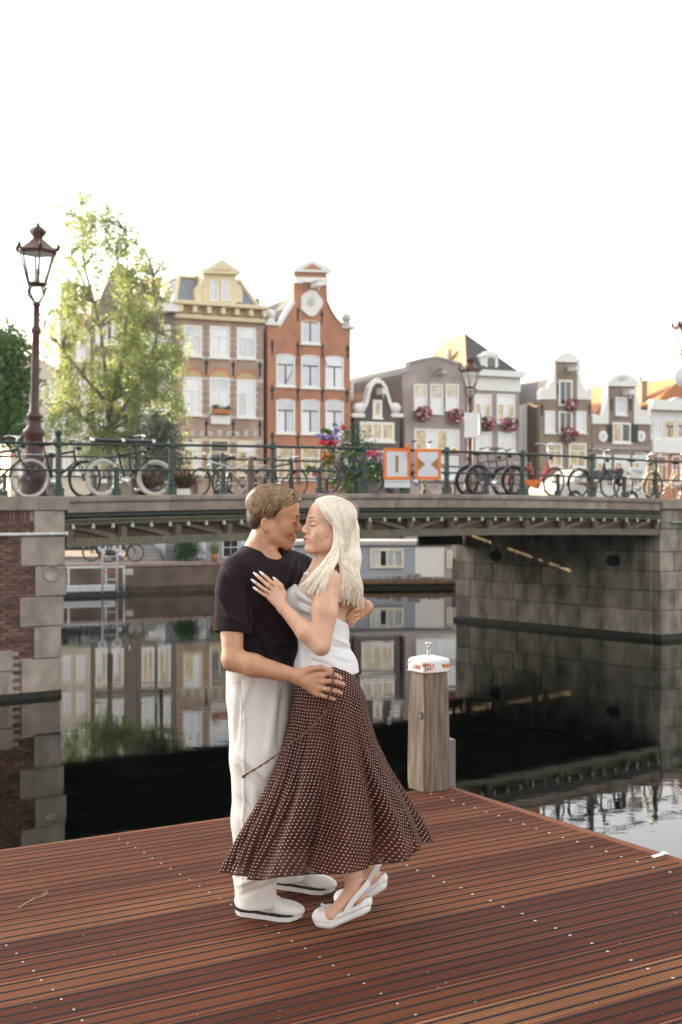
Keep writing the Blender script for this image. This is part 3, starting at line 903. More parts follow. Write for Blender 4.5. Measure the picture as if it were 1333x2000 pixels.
def hbasket(px, py, label, size=.55, dy=-.35, seed=0, cols=None):
    """overflowing flower basket hung on a facade"""
    a, z = HF(px, py); p = HP(a, dy, z)
    r = thing("flower_basket", label, "flower basket", p, FA, "pink flower baskets hung on the facades")
    rs = random.Random(seed); b = MB()
    b.lathe([(.12,-.34*size*1.6),(.30*size*1.6,-.05),(.31*size*1.6,.0)], 10); b.build("pot", mat("basket_brown", (.06,.04,.03), .9), r)
    b = MB(); n = 260
    for i in range(n):
        u, v, w_ = rs.gauss(0,1), rs.gauss(0,1), rs.gauss(0,1); l = math.sqrt(u*u+v*v+w_*w_)+1e-6; rr = size*(.75+.3*rs.random())
        c = Vector((u/l*rr, v/l*rr*.7, w_/l*rr*.85-.1))
        mi = rs.choice([0,0,1,1,2,3,3]); q = rs.uniform(.05,.10)
        ax = Vector((rs.gauss(0,1),rs.gauss(0,1),rs.gauss(0,1))).normalized(); t1 = ax.orthogonal()*q; t2 = ax.cross(t1)
        b.add([c+t1, c+t2, c-t1, c-t2], [(0,1,2,3)], mi)
    b.build("blossom", [mat("petal_magenta", (.42,.03,.12), .7), mat("petal_pink", (.62,.22,.32), .7), mat("petal_white", (.75,.62,.62), .7), mat("leaf_green_dark", (.05,.09,.03), .7)], r)
    b = MB(); b.tube([(0,0,.0),(0,.0,size*.5),(0,-dy-.0,size*.7)], .015, 5); b.build("bracket", M_anchor, r)

# ---------------------------------------------------------------- H1 brown house with cream cornice and mansard
h = House("mansard_house", "brown brick canal house with cream cornice and pedimented mansard dormer", 344)
h.wall([(344,612),(515,624)], HB['h1'])
h.body(344, 515, 612, HB['side'], 18)
b = MB()
def hl(px, py): return h.L(px, py)
A0 = hl(334,592); A1 = hl(514,602); T0 = hl(360,537); T1 = hl(482,545)
# mansard: slate front, sides, flat top
y1 = 18
zb, zt = max(A0[1], A1[1])-.02, max(T0[1], T1[1])
xs0, xs1, xt0, xt1 = A0[0]+.25, A1[0]-.15, T0[0], T1[0]
vs = [(xs0,.1,zb),(xs1,.1,zb),(xs1,y1,zb),(xs0,y1,zb),(xt0,1.1,zt),(xt1,1.1,zt),(xt1,y1-1,zt),(xt0,y1-1,zt)]
b.add(vs, [(0,1,5,4),(1,2,6,5),(2,3,7,6),(3,0,4,7),(4,5,6,7),(3,2,1,0)]); b.build("roof", M_slate, h.root)
b = MB(); b.box(xt0-.12, xt1+.12, .98, y1-.9, zt+.001, zt+.14); b.build("roof_cornice", M_cream, h.root)
for xa, xb in ((xs0,xt0),(xs1,xt1)):
    b = MB(); b.bar((xa,.08,zb),(xb,1.02,zt), .22, .16); b.build("hip_board", M_cream, h.root)
# cornice stack
def cor(py0l, py0r, py1l, py1r, d, m, name, x0=336, x1=516, ex=.0):
    a, c = h.L(x0, py0l), h.L(x1, py0r); a2, c2 = h.L(x0, py1l), h.L(x1, py1r)
    b = MB(); zt_, zb_ = (a[1]+c[1])/2, (a2[1]+c2[1])/2
    b.cbox(a[0]-ex, c[0]+ex, -d, -.003, zb_, zt_, .03); return b.build(name, m, h.root), zb_, zt_, a[0], c[0]
_, _, _, _, _ = cor(588,600,596,607,.75,M_cream,"cornice",332,516)
_, zb_, zt_, xa, xb = cor(597,608,612,621,.18,mat("ochre_paint", (.55,.40,.20), .6),"frieze",342,515)
cor(613,622,622,631,.28,M_cream,"architrave",340,515)
for i in range(7):
    x = xa+.15+(xb-xa-.3)*i/6
    b = MB(); b.cbox(x-.13, x+.13, -.62, -.182, zb_+.02, zt_-.01, .02); b.build("bracket", M_cream, h.root)
# dormer
h.boxp("dormer", 396,529,461,590, M_cream, -.05, 2.4)
h.piece("dormer_pediment", [(391,531),(430,508),(469,533),(466,537),(394,535)], M_cream, -.35, 2.0)
h.piece("pediment_relief", [(412,528),(430,514),(447,529)], M_cream, -.42, -.352)
for x0, x1 in ((382,396),(461,474)):
    b = MB(); mid = ((x0+x1)/2); P = h.pts((x0,590),(x0,562),((x0*2+x1)/3,556),(mid,549),(x1,549) if x0 < 400 else (x0,549),(x1,590))
    P = h.pts(*([(x0,590),(x0,566),(x0+4,558),(x1-4,554),(x1,546),(x1,590)] if x0 < 400 else [(x0,590),(x0,546),(x0+4,554),(x1-4,558),(x1,566),(x1,590)]))
    b.prism(P, .0, .5); b.build("volute", M_cream, h.root)
for x0, x1 in ((409,425),(431,447)):
    a, c = h.L(x0, 589), h.L(x1, 546)
    o = h.window_m(a[0], c[0], a[1]+.03, c[1], 'g', 2, .3, .09, .3, sill=False, mull=.06)
    o.location = (0, -.052, 0)
h.chimney(321,527,341,600, HB['h1'], 2.5, 1.2)
wx = [(357,394),(409,448),(462,499)]
for (x0,x1), (a,b2,st) in zip(wx, ((635,695,'wg'),(637,698,'w'),(640,700,'ggw'))): h.window(x0,a,x1,b2,st,2,.3,.12)
for (x0,x1), (a,b2,st) in zip(wx, ((736,810,'w'),(737,806,'wwg'),(741,815,'gww'))): h.window(x0,a,x1,b2,st,2,.34,.12)
for (x0,x1), (a,b2,st) in zip(wx, ((857,924,'yw'),(858,935,'dd'),(860,930,'yw'))): h.window(x0,a,x1,b2,st,2,.3,.12, frame=M_cream)
for (x0,x1), yy in zip(wx, (735,736,740)):
    P = h.pts(*[((x0+x1)/2+(x1-x0)/2*math.cos(R(a)), yy+1-13*math.sin(R(a))) for a in range(0,181,20)])
    b = MB(); b.prism(P, -.05, -.002); b.build("tympanum", mat("tan_tile", (.50,.36,.18), .7), h.root)
    P2 = [((x0+x1)/2+(x1-x0)/2*1.12*math.cos(R(a)), yy+1-16*math.sin(R(a))) for a in range(0,181,20)]
    h.trim("arch_band", P2, .22, HB['h2'], -.035, -.001)
M_q = mat("pale_block", (.50,.46,.42), .8)
for (l_, r_) in ((697,706),(737,745),(809,818),(857,864)):
    for x0, x1 in ((345,357),(394,409),(448,462),(499,514)):
        t = (x0-345)/170; h.boxp("stone_band", x0, l_-1+(r_-l_)*t-2, x1, l_+(r_-l_)*t+3, M_q, -.035)
for ys in ((645,657,669,681),(748,762,776,790),(870,884,898,912)):
    for yy in ys:
        for x in (354,396,407,450,459,502): h.boxp("quoin_block", x-2.2, yy+(x-354)*.035-3, x+2.2, yy+(x-354)*.035+3, M_q, -.03)
for (x0,x1) in wx:
    for k in (-1,0,1):
        xm = (x0+x1)/2+k*15; h.piece("voussoir", [(xm-4+k*1.5,852),(xm-5+k*5,840+abs(k)*2),(xm+5+k*5,840+abs(k)*2),(xm+4+k*1.5,852)], M_q, -.05)
h.anchors([(403,716),(456,719),(508,721),(403,834),(456,835),(508,837)], .9)
h.boxp("balcony_panel", 411,812,448,828, M_white, -.16)
fb = thing("planter_box", "terracotta planter box under the middle window of the brown house", "planter", HP(*[HF(412,808)[0], -.3, HF(412,808)[1]]), FA)
b = MB(); b.cbox(0, 1.05, -.15, .12, 0, .25, .02); b.build("box", mat("terracotta", (.45,.17,.07), .8), fb)
b = MB(); rs = random.Random(1)
for i in range(60):
    c = Vector((rs.uniform(0,1.05), rs.uniform(-.15,.1), .25+rs.random()*.2)); q = .06
    ax = Vector((rs.gauss(0,1),rs.gauss(0,1),rs.gauss(0,1))).normalized(); t1 = ax.orthogonal()*q; t2 = ax.cross(t1); b.add([c+t1,c+t2,c-t1,c-t2], [(0,1,2,3)])
b.build("foliage", mat("planter_leaf", (.06,.09,.04), .7), fb)

# ---------------------------------------------------------------- H2 red neck-gable house
h = House("red_gable_house", "tall orange red brick house with white pediment and white cartouche", 523)
left = [(523,636),(544,635),(552,622),(563,604),(574,587),(574,551),(576,528)]
right = [(638,530),(639,553),(641,590),(646,604),(656,620),(673,638),(685,642)]
h.wall(left+right, HB['h2'])
h.body(523, 685, 644, HB['side'], 19)
h.roof(523, 685, 644, 606, 566, M_tiled, 19)
h.trim("gable_trim", [(544,636),(552,623),(563,605),(574,588)], .22, M_white, -.06, .40)
h.trim("gable_trim", [(640,590),(646,605),(656,621),(673,639)], .12, HB['h2'], -.06, .40)
h.piece("pediment", [(572,531),(572,525),(607,508),(645,526),(645,533)], M_white, -.25, .5)
h.piece("pediment_field", [(588,526.5),(607,516),(627,527.5)], HB['h2'], -.28, -.252)
h.piece("neck_band", [(574,541),(640,543),(640,555),(630,558),(626,553),(592,551),(588,554),(576,553)], M_white, -.16)
P = [(607+21*math.cos(R(a))*(1+.10*math.cos(R(5*a))), 592-25*math.sin(R(a))*(1+.06*math.cos(R(4*a)))) for a in range(0,360,15)]
h.piece("cartouche", P, M_white, -.14)
P = [(606+7*math.cos(R(a)), 590-9*math.sin(R(a))) for a in range(0,360,30)]
h.piece("cartouche_boss", P, mat("grey_relief", (.55,.55,.55), .7), -.20, -.142)
h.hoist(611, 559, M_white, 1.1)
for px, py, w_ in ((531,634,20),(679,641,14)):
    x, z = h.L(px, py); b = MB(); b.cbox(x-.42, x+.42, -.12, .45, z-.05, z+.16, .03); b.cbox(x-.2,x+.2,-.02,.35,z+.161,z+.4,.03); b.ball((x,.15,z+.62), .28, 14, 10)
    b.build("ball_finial", M_white if px < 600 else mat("grey_finial", (.5,.48,.45), .7), h.root)
h.window(587.5,626,624,671,'g',2,0,.10,.12,sash=M_sash)
for (x0,x1), a, c in zip(((539,576),(587.5,624),(635,671)), (691,693,695), (754,757,758)): h.window(x0,a,x1,c,'g' if x0 < 600 else 'w',2,.32,.10,.14,sash=M_sash)
for (x0,x1), a, c in zip(((539,576),(587.5,624),(635,671)), (779,780,781), (846,847,847)): h.window(x0,a,x1,c,'wg',2,.32,.10,.14,sash=M_sash)
for (x0,x1) in ((541,575),(588,624),(635,671)): h.window(x0,872,x1,936,'y',2,.33,.10)
h.anchors([(532,678),(582,681),(630,684),(679,687),(532,767),(582,769),(630,771),(678,773),(532,858),(582,860),(582,614),(629,620)], .8)
h.chimney(645,566,653,625, HB['h2'], 4, 1.0)
for p0_, p1_ in (((594,672),(577,712)),((628,676),(637,714)),((571,722),(557,748))):
    a, c = h.L(*p0_), h.L(*p1_); b = MB(); b.tube([(a[0],-.12,a[1]),((a[0]+c[0])/2,-.12,(a[1]+c[1])/2-.1),(c[0],-.12,c[1])], .02, 5); b.build("garland", mat("garland_red", (.35,.12,.06), .8), h.root)
# party wall strip and gable behind coloured as sunlit, between H1 and H2
h = House("rear_house", "narrow house set back between brown and red houses with roof coloured as sunlit", 513, y=2.5)
h.wall([(506,640),(513,622),(524,622)], mat("near_black_wall", (.035,.033,.035), .9))  # one near black tone fills the gap between the houses
b = MB(); P = h.pts((500,588),(574,553),(580,590),(520,612)); b.prism(P, 3.0, 6.0); b.build("roof", M_tilesun, h.root)  # sunlight on this roof is put into its tan colour

# ---------------------------------------------------------------- H3 small dark bell gable
h = House("bell_gable_house", "small dark brown house with white outlined bell gable", 693)
bl = [(693,815),(697,806),(707,800),(714,790),(719,772),(722,757),(727,750),(736,743)]
br = [(746,746),(752,755),(757,771),(763,789),(770,799),(779,806),(781,817)]
h.wall(bl+br, HB['h3'])
h.body(690, 780, 818, HB['side'], 10); h.roof(688, 780, 818, 737, 762, M_tileo, 10)
h.trim("gable_trim", [(712,795),(716,785),(720,768),(723,756),(728,749),(737,743),(746,747),(752,756),(757,772),(762,788),(766,797)], .20, M_white, -.12, .42)
h.piece("gable_crest", [(731,748),(733,741),(738,738),(743,742),(746,749)], M_white, -.16, .42)
for x in (700,776):
    a = h.L(x, 812); b = MB(); b.cbox(a[0]-.42, a[0]+.42, -.14, .4, a[1]-.12, a[1]+.14, .05)
    b.lathe([(.33,-.26),(.33,.2)], 16, M=Matrix.Translation((a[0]+(.12 if x < 730 else -.12),.1,a[1]+.46))@Matrix.Rotation(R(90),4,'X')); b.build("scroll", M_white, h.root)
h.window(728,781,746,816,'y',1,0,.17)
h.window(703,824,770,862,'y',3,0,.17, mull=.18)
h.window(706,876,768,930,'y',3,.3,.14)
h.hoist(740, 767, M_white, .8); h.chimney(711,740,720,775, M_white, 2, .8)

# ---------------------------------------------------------------- H4 mauve shaped gable
h = House("mauve_gable_house", "mauve painted house with flat curved gable and three leaded windows", 792)
top = [(792,728),(793,724),(800,722),(800,708),(812,705),(828,701),(841,699),(854,698),(868,701),(886,707),(902,711),(904,722),(909,725)]
h.wall(top, HB['h4']); h.body(792, 909, 730, HB['side'], 11); h.roof(792, 909, 730, 850, 704, M_tiled, 11)
h.trim("gable_trim", top, .14, mat("grey_coping", (.33,.31,.31), .8), -.08, .42)
def leaded(x0,y0,x1,y1):
    o = h.window(x0,y0,x1,y1,'wwy',1,.48,.10)
    a, c = h.L(x0, y0), h.L(x1, y1); zt_ = a[1]-.1; zb_ = zt_-(a[1]-c[1]-.2)*.46; b = MB()
    for i in range(1,4): x = a[0]+.1+(c[0]-a[0]-.2)*i/4; b.box(x-.02, x+.02, -.05, -.031, zb_, zt_)
    for i in range(1,4): z = zb_+(zt_-zb_)*i/4; b.box(a[0]+.1, c[0]-.1, -.052, -.0315, z-.02, z+.02)
    b.build("glazing_bar", M_white, o)
for x0, x1, yb in ((808,834,800),(840,865,807),(870,896,801)): leaded(x0,750,x1,yb)
h.window(809,838,897,880,'yw',4,.0,.12, mull=.16)
h.window(812,890,895,935,'w',4,.0,.12, mull=.16)
h.hoist(858, 728, mat("grey_hoist", (.42,.40,.40), .7), .7)
hbasket(823, 805, "pink and white flower basket under the left leaded window of mauve house", .52, seed=1)
hbasket(886, 810, "pink and white flower basket under the right leaded window of mauve house", .52, seed=2)

# ---------------------------------------------------------------- H5 mauve with hipped roof
h = House("hip_roof_house", "mauve house with white fascia, steep dark hipped roof and dormer", 911)
h.wall([(911,762),(1015,764)], HB['h4']); h.body(911, 1015, 764, HB['side'], 11)
h.boxp("fascia", 909,732,1016,761, M_white, -.10, .34); h.boxp("cornice", 905,727,1019,733, M_white, -.5, .4)
e0, e1, ap = h.L(909,728), h.L(1018,730), h.L(944,661)
z = (e0[1]+e1[1])/2+.02; b = MB()
vs = [(e0[0],-.2,z),(e1[0],-.2,z),(e1[0],7.5,z),(e0[0],7.5,z),(ap[0],2.2,ap[1]+.6),(ap[0]+.4,5.2,ap[1]+.6)]
b.add(vs, [(0,1,4),(1,2,5,4),(2,3,5),(3,2,1,0)], 0); b.add([vs[0],vs[4],vs[5],vs[3]], [(0,1,2,3)], 1)  # left slope: its sunlight is put into the tan colour
b.build("roof", [M_tiled, M_tilesun], h.root)
h.boxp("dormer", 944,694,977,731, M_white, .2, 3)
h.piece("dormer_top", [(942,695),(949,689),(955,687),(961,683),(967,687),(973,689),(979,695)], M_white, .05, 1.2)
a, c = h.L(951,729), h.L(974,694); o = h.window_m(a[0], c[0], a[1], c[1], 'd', 1, 0, .14, sill=False); o.location = (0,.198,0)
x, z = h.L(925, 690); b = MB(); b.lathe([(.18,z-1),(.16,z+.5),(.22,z+.55)], 10, (x+.0, 3.0, 0)); b.tube([(x+.3,4,z),(x+.3,4,z+1.6)], .05, 6); b.tube([(x+.1,4,z+1.5),(x+.6,4,z+1.5)], .04, 5); b.build("flue", M_white, h.root)
for x0, x1 in ((926,960),(970,1006)):
    h.window(x0,770,x1,826,'yw',3,.33,.12, sash=M_white, mull=.06); h.window(x0+2,843,x1,882,'w',3,.5,.12, mull=.05)
hbasket(948, 824, "pink flower basket behind the street lamp on hipped roof house", .5, seed=3)
hbasket(992, 826, "pink flower basket right of street lamp on hipped roof house", .52, seed=4)

# ---------------------------------------------------------------- H6 white side building
h = House("white_annex_house", "plain white house set back left of the stepped neck gable", 1017, y=1.5)
h.wall([(1017,792),(1056,786)], HB['white']); h.body(1017, 1056, 792, HB['white'], 8)
h2_ = House("pale_blue_loft_house", "pale blue grey upper storey house with small window behind white house", 1017, y=4.5)
h2_.wall([(1017,742),(1078,740)], mat("pale_blue_render", (.50,.54,.62), .8)); h2_.body(1017,1078,742, MATS["pale_blue_render"], 12)
h2_.window(1024,756,1033,780,'g',1,0,.1); h2_.roof(1014, 1082, 742, 1076, 722, M_tiled, 12)

# ---------------------------------------------------------------- H7 neck gable, drab brick
h = House("neck_gable_house", "olive brown house with tall white winged neck gable", 1055)
h.wall([(1055,780),(1085,778),(1085,706),(1128,706),(1127,780),(1156,781)], HB['h7'])
h.body(1057, 1156, 784, HB['side'], 10); h.roof(1057, 1156, 786, 1106, 735, M_tiled, 10)
h.piece("gable_wing", [(1055,780),(1055,763),(1062,757),(1070,759),(1073,751),(1078,742),(1081,725),(1081,705),(1085,705),(1085,780)], M_white, -.10, .34)
h.piece("gable_wing", [(1127,780),(1127,705),(1131,705),(1131,725),(1134,742),(1139,754),(1144,763),(1149,757),(1155,763),(1156,781)], M_white, -.10, .34)
h.piece("gable_top", [(1079,707),(1079,702),(1084,700),(1090,694),(1098,689.5),(1106,688),(1114,690),(1122,696),(1127,702),(1132,703),(1132,708)], M_white, -.22, .5)
h.hoist(1112, 722, M_white, 1.1)
h.window(1091,742,1118,793,'d',2,0,.13, sill=False); h.window(1064,802,1084,845,'w',1,.0,.15); h.window(1125,803,1145,845,'w',1,0,.15)
h.window(1091,803,1118,845,'dd',2,0,.13)
h.window(1069,865,1098,912,'y',2,.3,.12); h.window(1111,865,1145,912,'y',2,.3,.12)
h.anchors([(1059,800),(1152,800),(1091,760)], .7)
hbasket(1112, 788, "smaller pink flower basket under the attic opening of winged gable", .42, seed=5)
hbasket(1107, 846, "lower pink flower basket below the dark open window of winged gable house", .55, seed=6)

# ---------------------------------------------------------------- H8 neck gable with oval windows
h = House("oval_window_house", "brown house with arched white gable and two white oval windows", 1157)
h.wall([(1157,828),(1188,828),(1188,752),(1238,752),(1238,828),(1271,829)], HB['h8'])
h.body(1159, 1270, 832, HB['side'], 10); h.roof(1152, 1272, 834, 1210, 748, M_tileo, 10)
h.piece("gable_wing", [(1157,828),(1156,812),(1161,808),(1168,811),(1171,818),(1177,806),(1181,792),(1184,772),(1184,752),(1188,752),(1188,828)], M_white, -.10, .34)
h.piece("gable_wing", [(1238,828),(1238,752),(1242,752),(1243,772),(1247,790),(1252,803),(1256,800),(1262,810),(1269,812),(1271,829)], M_white, -.10, .34)
h.piece("gable_top", [(1183,754),(1183,747),(1190,740),(1200,733),(1213,730),(1226,732),(1236,739),(1243,746),(1243,755)], M_white, -.22, .5)
P = [(1213+10*math.cos(R(a)), 739.5-4.5*math.sin(R(a))) for a in range(0,360,30)]; h.piece("gable_emblem", P, MATS["grey_relief"], -.26, -.222)
h.hoist(1219, 768, M_white, .9)
h.window(1202,775,1224,810,'g',1,0,.16); h.window(1196,825,1232,865,'yd',2,0,.13, mull=.16)
h.boxp("shutter", 1232.5,829,1245,862, mat("dark_shutter", (.03,.028,.026), .6), -.12); h.boxp("shutter", 1187,829,1195.5,862, MATS["dark_shutter"], -.12)
for cx in (1178,1252):
    P = [(cx+8.5*math.cos(R(a)), 852-11*math.sin(R(a))) for a in range(0,360,20)]; o = h.piece("oval_window", P, M_white, -.08)
    P = [(cx+2.8*math.cos(R(a)), 852-5.5*math.sin(R(a))) for a in range(0,360,30)]; b = MB(); b.prism(h.pts(*P), -.10, -.081); b.build("pane", M_glass, o)
for x0, x1 in ((1165,1193),(1200,1230),(1235,1263)): h.window(x0,888,x1,935,'yw',2,.3,.12)
h.boxp("string_course", 1158,872,1270,877, HB['h4'], -.08)
h.anchors([(1195,790),(1232,790)], .8)

# ---------------------------------------------------------------- H9 white house at the right edge
h = House("white_corner_house", "white house with heavy cornice and dark shop front at right edge", 1272)
h.wall([(1272,795),(1420,790)], HB['white']); h.body(1272, 1420, 800, HB['white'], 10)
h.boxp("cornice", 1266,788,1425,800, M_white, -.55); h.piece("pediment", [(1290,789),(1318,776),(1350,789)], mat("pale_grey_paint", (.55,.57,.62), .7), -.3, .4)
h.roof(1290, 1430, 786, 1345, 735, M_tileo, 10, y0=.6); h.chimney(1292,738,1303,790, HB['h8'], 2, .9)
h.window(1298,820,1318,857,'yy',2,.3,.10, sash=M_sash); h.window(1322,820,1345,857,'yy',2,.3,.10, sash=M_sash); h.window(1276,822,1292,857,'w',1,.3,.1)
h.boxp("shop_fascia", 1272,862,1420,884, M_white, -.25); h.boxp("shop_front", 1273,886,1419,985, HB['h2'], -.04)
for x0, x1 in ((1283,1303),(1312,1330),(1336,1360)): h.window(x0,890,x1,945,'yw',2,.3,.10)

# ---------------------------------------------------------------- houses behind the tree at left
h = House("grey_brown_house", "grey brown brick house half hidden behind the light tree", 268)
h.wall([(268,604),(343,610)], HB['h0']); h.body(268, 343, 612, HB['side'], 10)
h.boxp("cornice", 264,596,345,606, M_white, -.6, .4); h.roof(266, 345, 598, 306, 560, M_tiled, 10, y0=.4)
h.chimney(300,562,312,600, HB['cream'], 1.0, 1.0)
for x0, x1 in ((276,301),(308,333)):
    for y0, y1, st in ((634,691,'w'),(704,767,'wg'),(786,840,'w'),(866,940,'y')): h.window(x0,y0,x1,y1,st,2,.33,.12)
h = House("tall_gable_house", "tall olive brown gabled house directly behind the light tree", 178)
h.wall([(178,600),(190,596),(205,560),(222,525),(236,512),(250,527),(259,562),(264,598),(267,602)], HB['h0']); h.body(178,267,604,HB['side'],10); h.roof(178,267,604,225,540,M_tiled,10)
for x0, x1 in ((186,210),(217,241)):
    for y0, y1, st in ((620,672,'w'),(696,752,'g'),(780,840,'w'),(866,940,'wy')): h.window(x0,y0,x1,y1,st,2,.33,.12)
h = House("narrow_cream_house", "narrow tall sunlit cream house left of the tall gabled house", 116)
h.wall([(116,640),(118,560),(134,545),(150,560),(152,640),(177,646)], HB['cream']); h.body(117,177,650,HB['cream'],9); h.roof(116,178,648,147,600,M_tileo,9)
for x0, x1 in ((122,138),(148,166)):
    for y0, y1 in ((660,705),(735,785),(815,860),(880,930)): h.window(x0,y0,x1,y1,'w',1,.33,.12)
h = House("low_cream_house", "low pale cream house at far left behind the lamp post", 20)
h.wall([(20,720),(62,690),(115,722)], HB['cream']); h.body(20,115,724,HB['cream'],9); h.roof(18,117,724,62,692,M_tileo,9)
for x0, x1 in ((35,55),(66,86),(94,110)):
    for y0, y1 in ((745,785),(815,860),(880,930)): h.window(x0,y0,x1,y1,'w',2,.33,.12)
# unseen houses added at left, heights set to keep low sun off the jetty
px = -260
lw = thing("sun_trim_house", "unseen low flat roofed brick house added beyond the left edge to trim the sun", "house", HP(-38, 0, ZQ), FA)  # added out of view; roof height trims the sun reaching the abutment
b = MB(); b.box(0, 8.5, 0, 6, 0, 10.28-ZQ-.3); b.build("wall", HB['h1'], lw)
b = MB(); b.box(-.05, 8.55, -.3, 6.1, 10.28-ZQ-.299, 10.28-ZQ); b.build("cornice", M_white, lw)
s_ = -38.2
for i, (wd, ht, mk) in enumerate(((7,22,'h2'),(6.5,21.5,'h0'),(7.5,22.5,'h1'),(7,22,'h8'),(7,22,'h7'))):
    s_ -= wd
    r = thing("sun_block_house", ["red brick","grey brown","brown brick","umber brick","drab brick"][i]+" house added unseen beyond the left edge to block the low sun", "house", HP(s_, 0, ZQ), FA)
    b = MB(); b.box(0, wd-.02, 0, 6, 0, ht-3); b.build("wall", HB[mk], r)
    b = MB(); b.add([(0,0,ht-2.99),(wd-.02,0,ht-2.99),(wd/2,0,ht),(0,6,ht-2.99),(wd-.02,6,ht-2.99),(wd/2,6,ht)], [(0,1,2),(5,4,3),(0,2,5,3),(1,4,5,2),(0,3,4,1)]); b.build("roof", M_tiled, r)
    for fl in range(6):
        for k in range(2):
            x = .9+k*(wd-1.8-1.4); b = MB(); b.box(x, x+1.4, -.07, -.002, 1.2+fl*2.9, 3.1+fl*2.9); o = b.build("window", M_white, r)
            b = MB(); b.box(x+.12, x+1.28, -.08, -.071, 1.32+fl*2.9, 2.98+fl*2.9); b.build("pane", M_glass, o)
# ================================================================ bicycles
M_rub = mat("tyre_black", (.014,.014,.015), .8); M_wtyre = mat("tyre_cream", (.62,.58,.50), .7, var=.06); M_ptyre = mat("tyre_purple", (.10,.07,.14), .7)
M_tan = mat("tyre_tan", (.45,.30,.14), .7); M_chrome = mat("chrome", (.65,.66,.68), .22, metal=.9, var=.05)
M_blk = mat("gloss_black", (.012,.012,.013), .35); M_gry = mat("frame_grey", (.16,.15,.145), .4); M_red = mat("frame_red", (.52,.07,.035), .4)
M_orange = mat("frame_orange", (.75,.19,.04), .5); M_mint = mat("frame_cream", (.62,.55,.40), .45); M_sad = mat("saddle_leather", (.03,.024,.02), .6)
M_brz = mat("chaincase_brown", (.20,.10,.04), .4)
def bicycle(label, s, y, heading=1, frame=M_blk, tyre=M_rub, rtyre=None, style='diamond', steer=0, fat=.021, lean=4, rack=True, case=None, WR=.345, bar_h=1.06, group="bicycles parked along the bridge railing", bar=M_chrome, sad_h=.95, base=.53):
    z = zg(s)
    rz = BRZ + (0 if heading > 0 else math.pi)
    root = thing("bicycle", label, "bicycle", BP(s, y, z), rz, group)
    root.rotation_euler = (R(lean)*heading, 0, rz)
    RB, FB = Vector((-base,0,WR)), Vector((base,0,WR)); BBk = Vector((-.08,0,.29))
    seat = Vector((-.24,0,.74)); head_t, head_b = Vector((.30,0,.84)), Vector((.34,0,.66))
    ST = Matrix.Translation(FB) @ Matrix.Rotation(R(steer),4,'Z') @ Matrix.Translation(-FB)
    def wheel(c, tm, M=None):
        b = MB(); pts = [(c.x+WR*math.cos(a), 0, c.z+WR*math.sin(a)) for a in [2*math.pi*i/36 for i in range(36)]]
        pts = [(c.x+(WR-fat)*math.cos(a), 0, c.z+(WR-fat)*math.sin(a)) for a in [2*math.pi*i/36 for i in range(36)]]
        if M: pts = [M@Vector(p) for p in pts]
        b.tube(pts, fat, 8, closed=True)
        w_ = b.build("wheel", tm, root)
        b = MB(); pts = [Vector((c.x+(WR-2*fat-.008)*math.cos(a), 0, c.z+(WR-2*fat-.008)*math.sin(a))) for a in [2*math.pi*i/30 for i in range(30)]]
        if M: pts = [M@p for p in pts]
        b.tube(pts, .011, 6, closed=True); b.build("rim", M_chrome if tm is M_wtyre or tm is M_tan else M_gry, w_)
        b = MB()
        for i in range(18):
            a = 2*math.pi*i/18; p = Vector((c.x+(WR-2*fat)*math.cos(a), 0, c.z+(WR-2*fat)*math.sin(a))); q = c+Vector((.02*math.cos(a+1.3), .028*(-1)**i, .02*math.sin(a+1.3)))
            if M: p, q = M@p, M@q
            b.tube([q, p], .0022, 3, cap=False)
        h0, h1 = c+Vector((0,-.05,0)), c+Vector((0,.05,0))
        if M: h0, h1 = M@h0, M@h1
        b.tube([h0, h1], .022, 8); b.build("spokes", M_gry, w_)
    wheel(RB, rtyre or tyre); wheel(FB, tyre, ST)
    b = MB(); t = .024 if frame is M_gry or frame is M_blk else .018
    b.tube([seat+Vector((.0,0,.06)), BBk], t, 8)
    if style == 'diamond':
        b.tube([seat, head_t], t, 8); b.tube([BBk, head_b], .02, 8)
    elif style == 'step':
        b.tube([Vector((-.19,0,.55)), Vector((-.02,0,.46)), Vector((.14,0,.52)), Vector((.26,0,.68)), head_t], t, 8)
        b.tube([BBk, Vector((.10,0,.36)), Vector((.25,0,.52)), head_b], t, 8)
    else:
        b.tube([BBk, Vector((.12,0,.40)), Vector((.26,0,.58)), head_t], .024, 8)
    b.tube([head_t, head_b], .021, 8)
    for sy in (-.055,.055):
        b.tube([RB+Vector((0,sy,0)), BBk+Vector((0,sy*.6,0))], .010, 6); b.tube([RB+Vector((0,sy,0)), seat], .009, 6)
    b.build("frame", frame, root)
    b = MB()
    for sy in (-.05,.05):
        b.tube([ST@(FB+Vector((0,sy,0))), ST@Vector((base-.06,sy,.52)), ST@(head_b+Vector((.0,sy*.8,.0)))], .012, 6)
    b.build("fork", frame, root)
    b = MB()
    c0 = ST@Vector((.27,0,bar_h-.04)); b.tube([ST@head_t, c0], .013, 6)
    for sy in (-1,1): b.tube([c0, ST@Vector((.30,sy*.12,bar_h)), ST@Vector((.22,sy*.24,bar_h+.01)), ST@Vector((.08,sy*.28,bar_h-.03))], .011, 6)
    hb = b.build("handlebar", bar, root)
    for sy in (-1,1):
        b = MB(); b.tube([ST@Vector((.13,sy*.268,bar_h-.018)), ST@Vector((.03,sy*.285,bar_h-.045))], .018, 8); b.build("grip", M_sad, hb)
    b = MB(); b.tube([ST@Vector((.34,0,.90)), ST@Vector((.42,0,.90))], [.03,.045], 10); b.build("headlight", M_blk, root)
    b = MB(); sp_ = Vector((-.27,0,sad_h)); b.tube([seat, sp_-Vector((0,0,.03))], .013, 6)
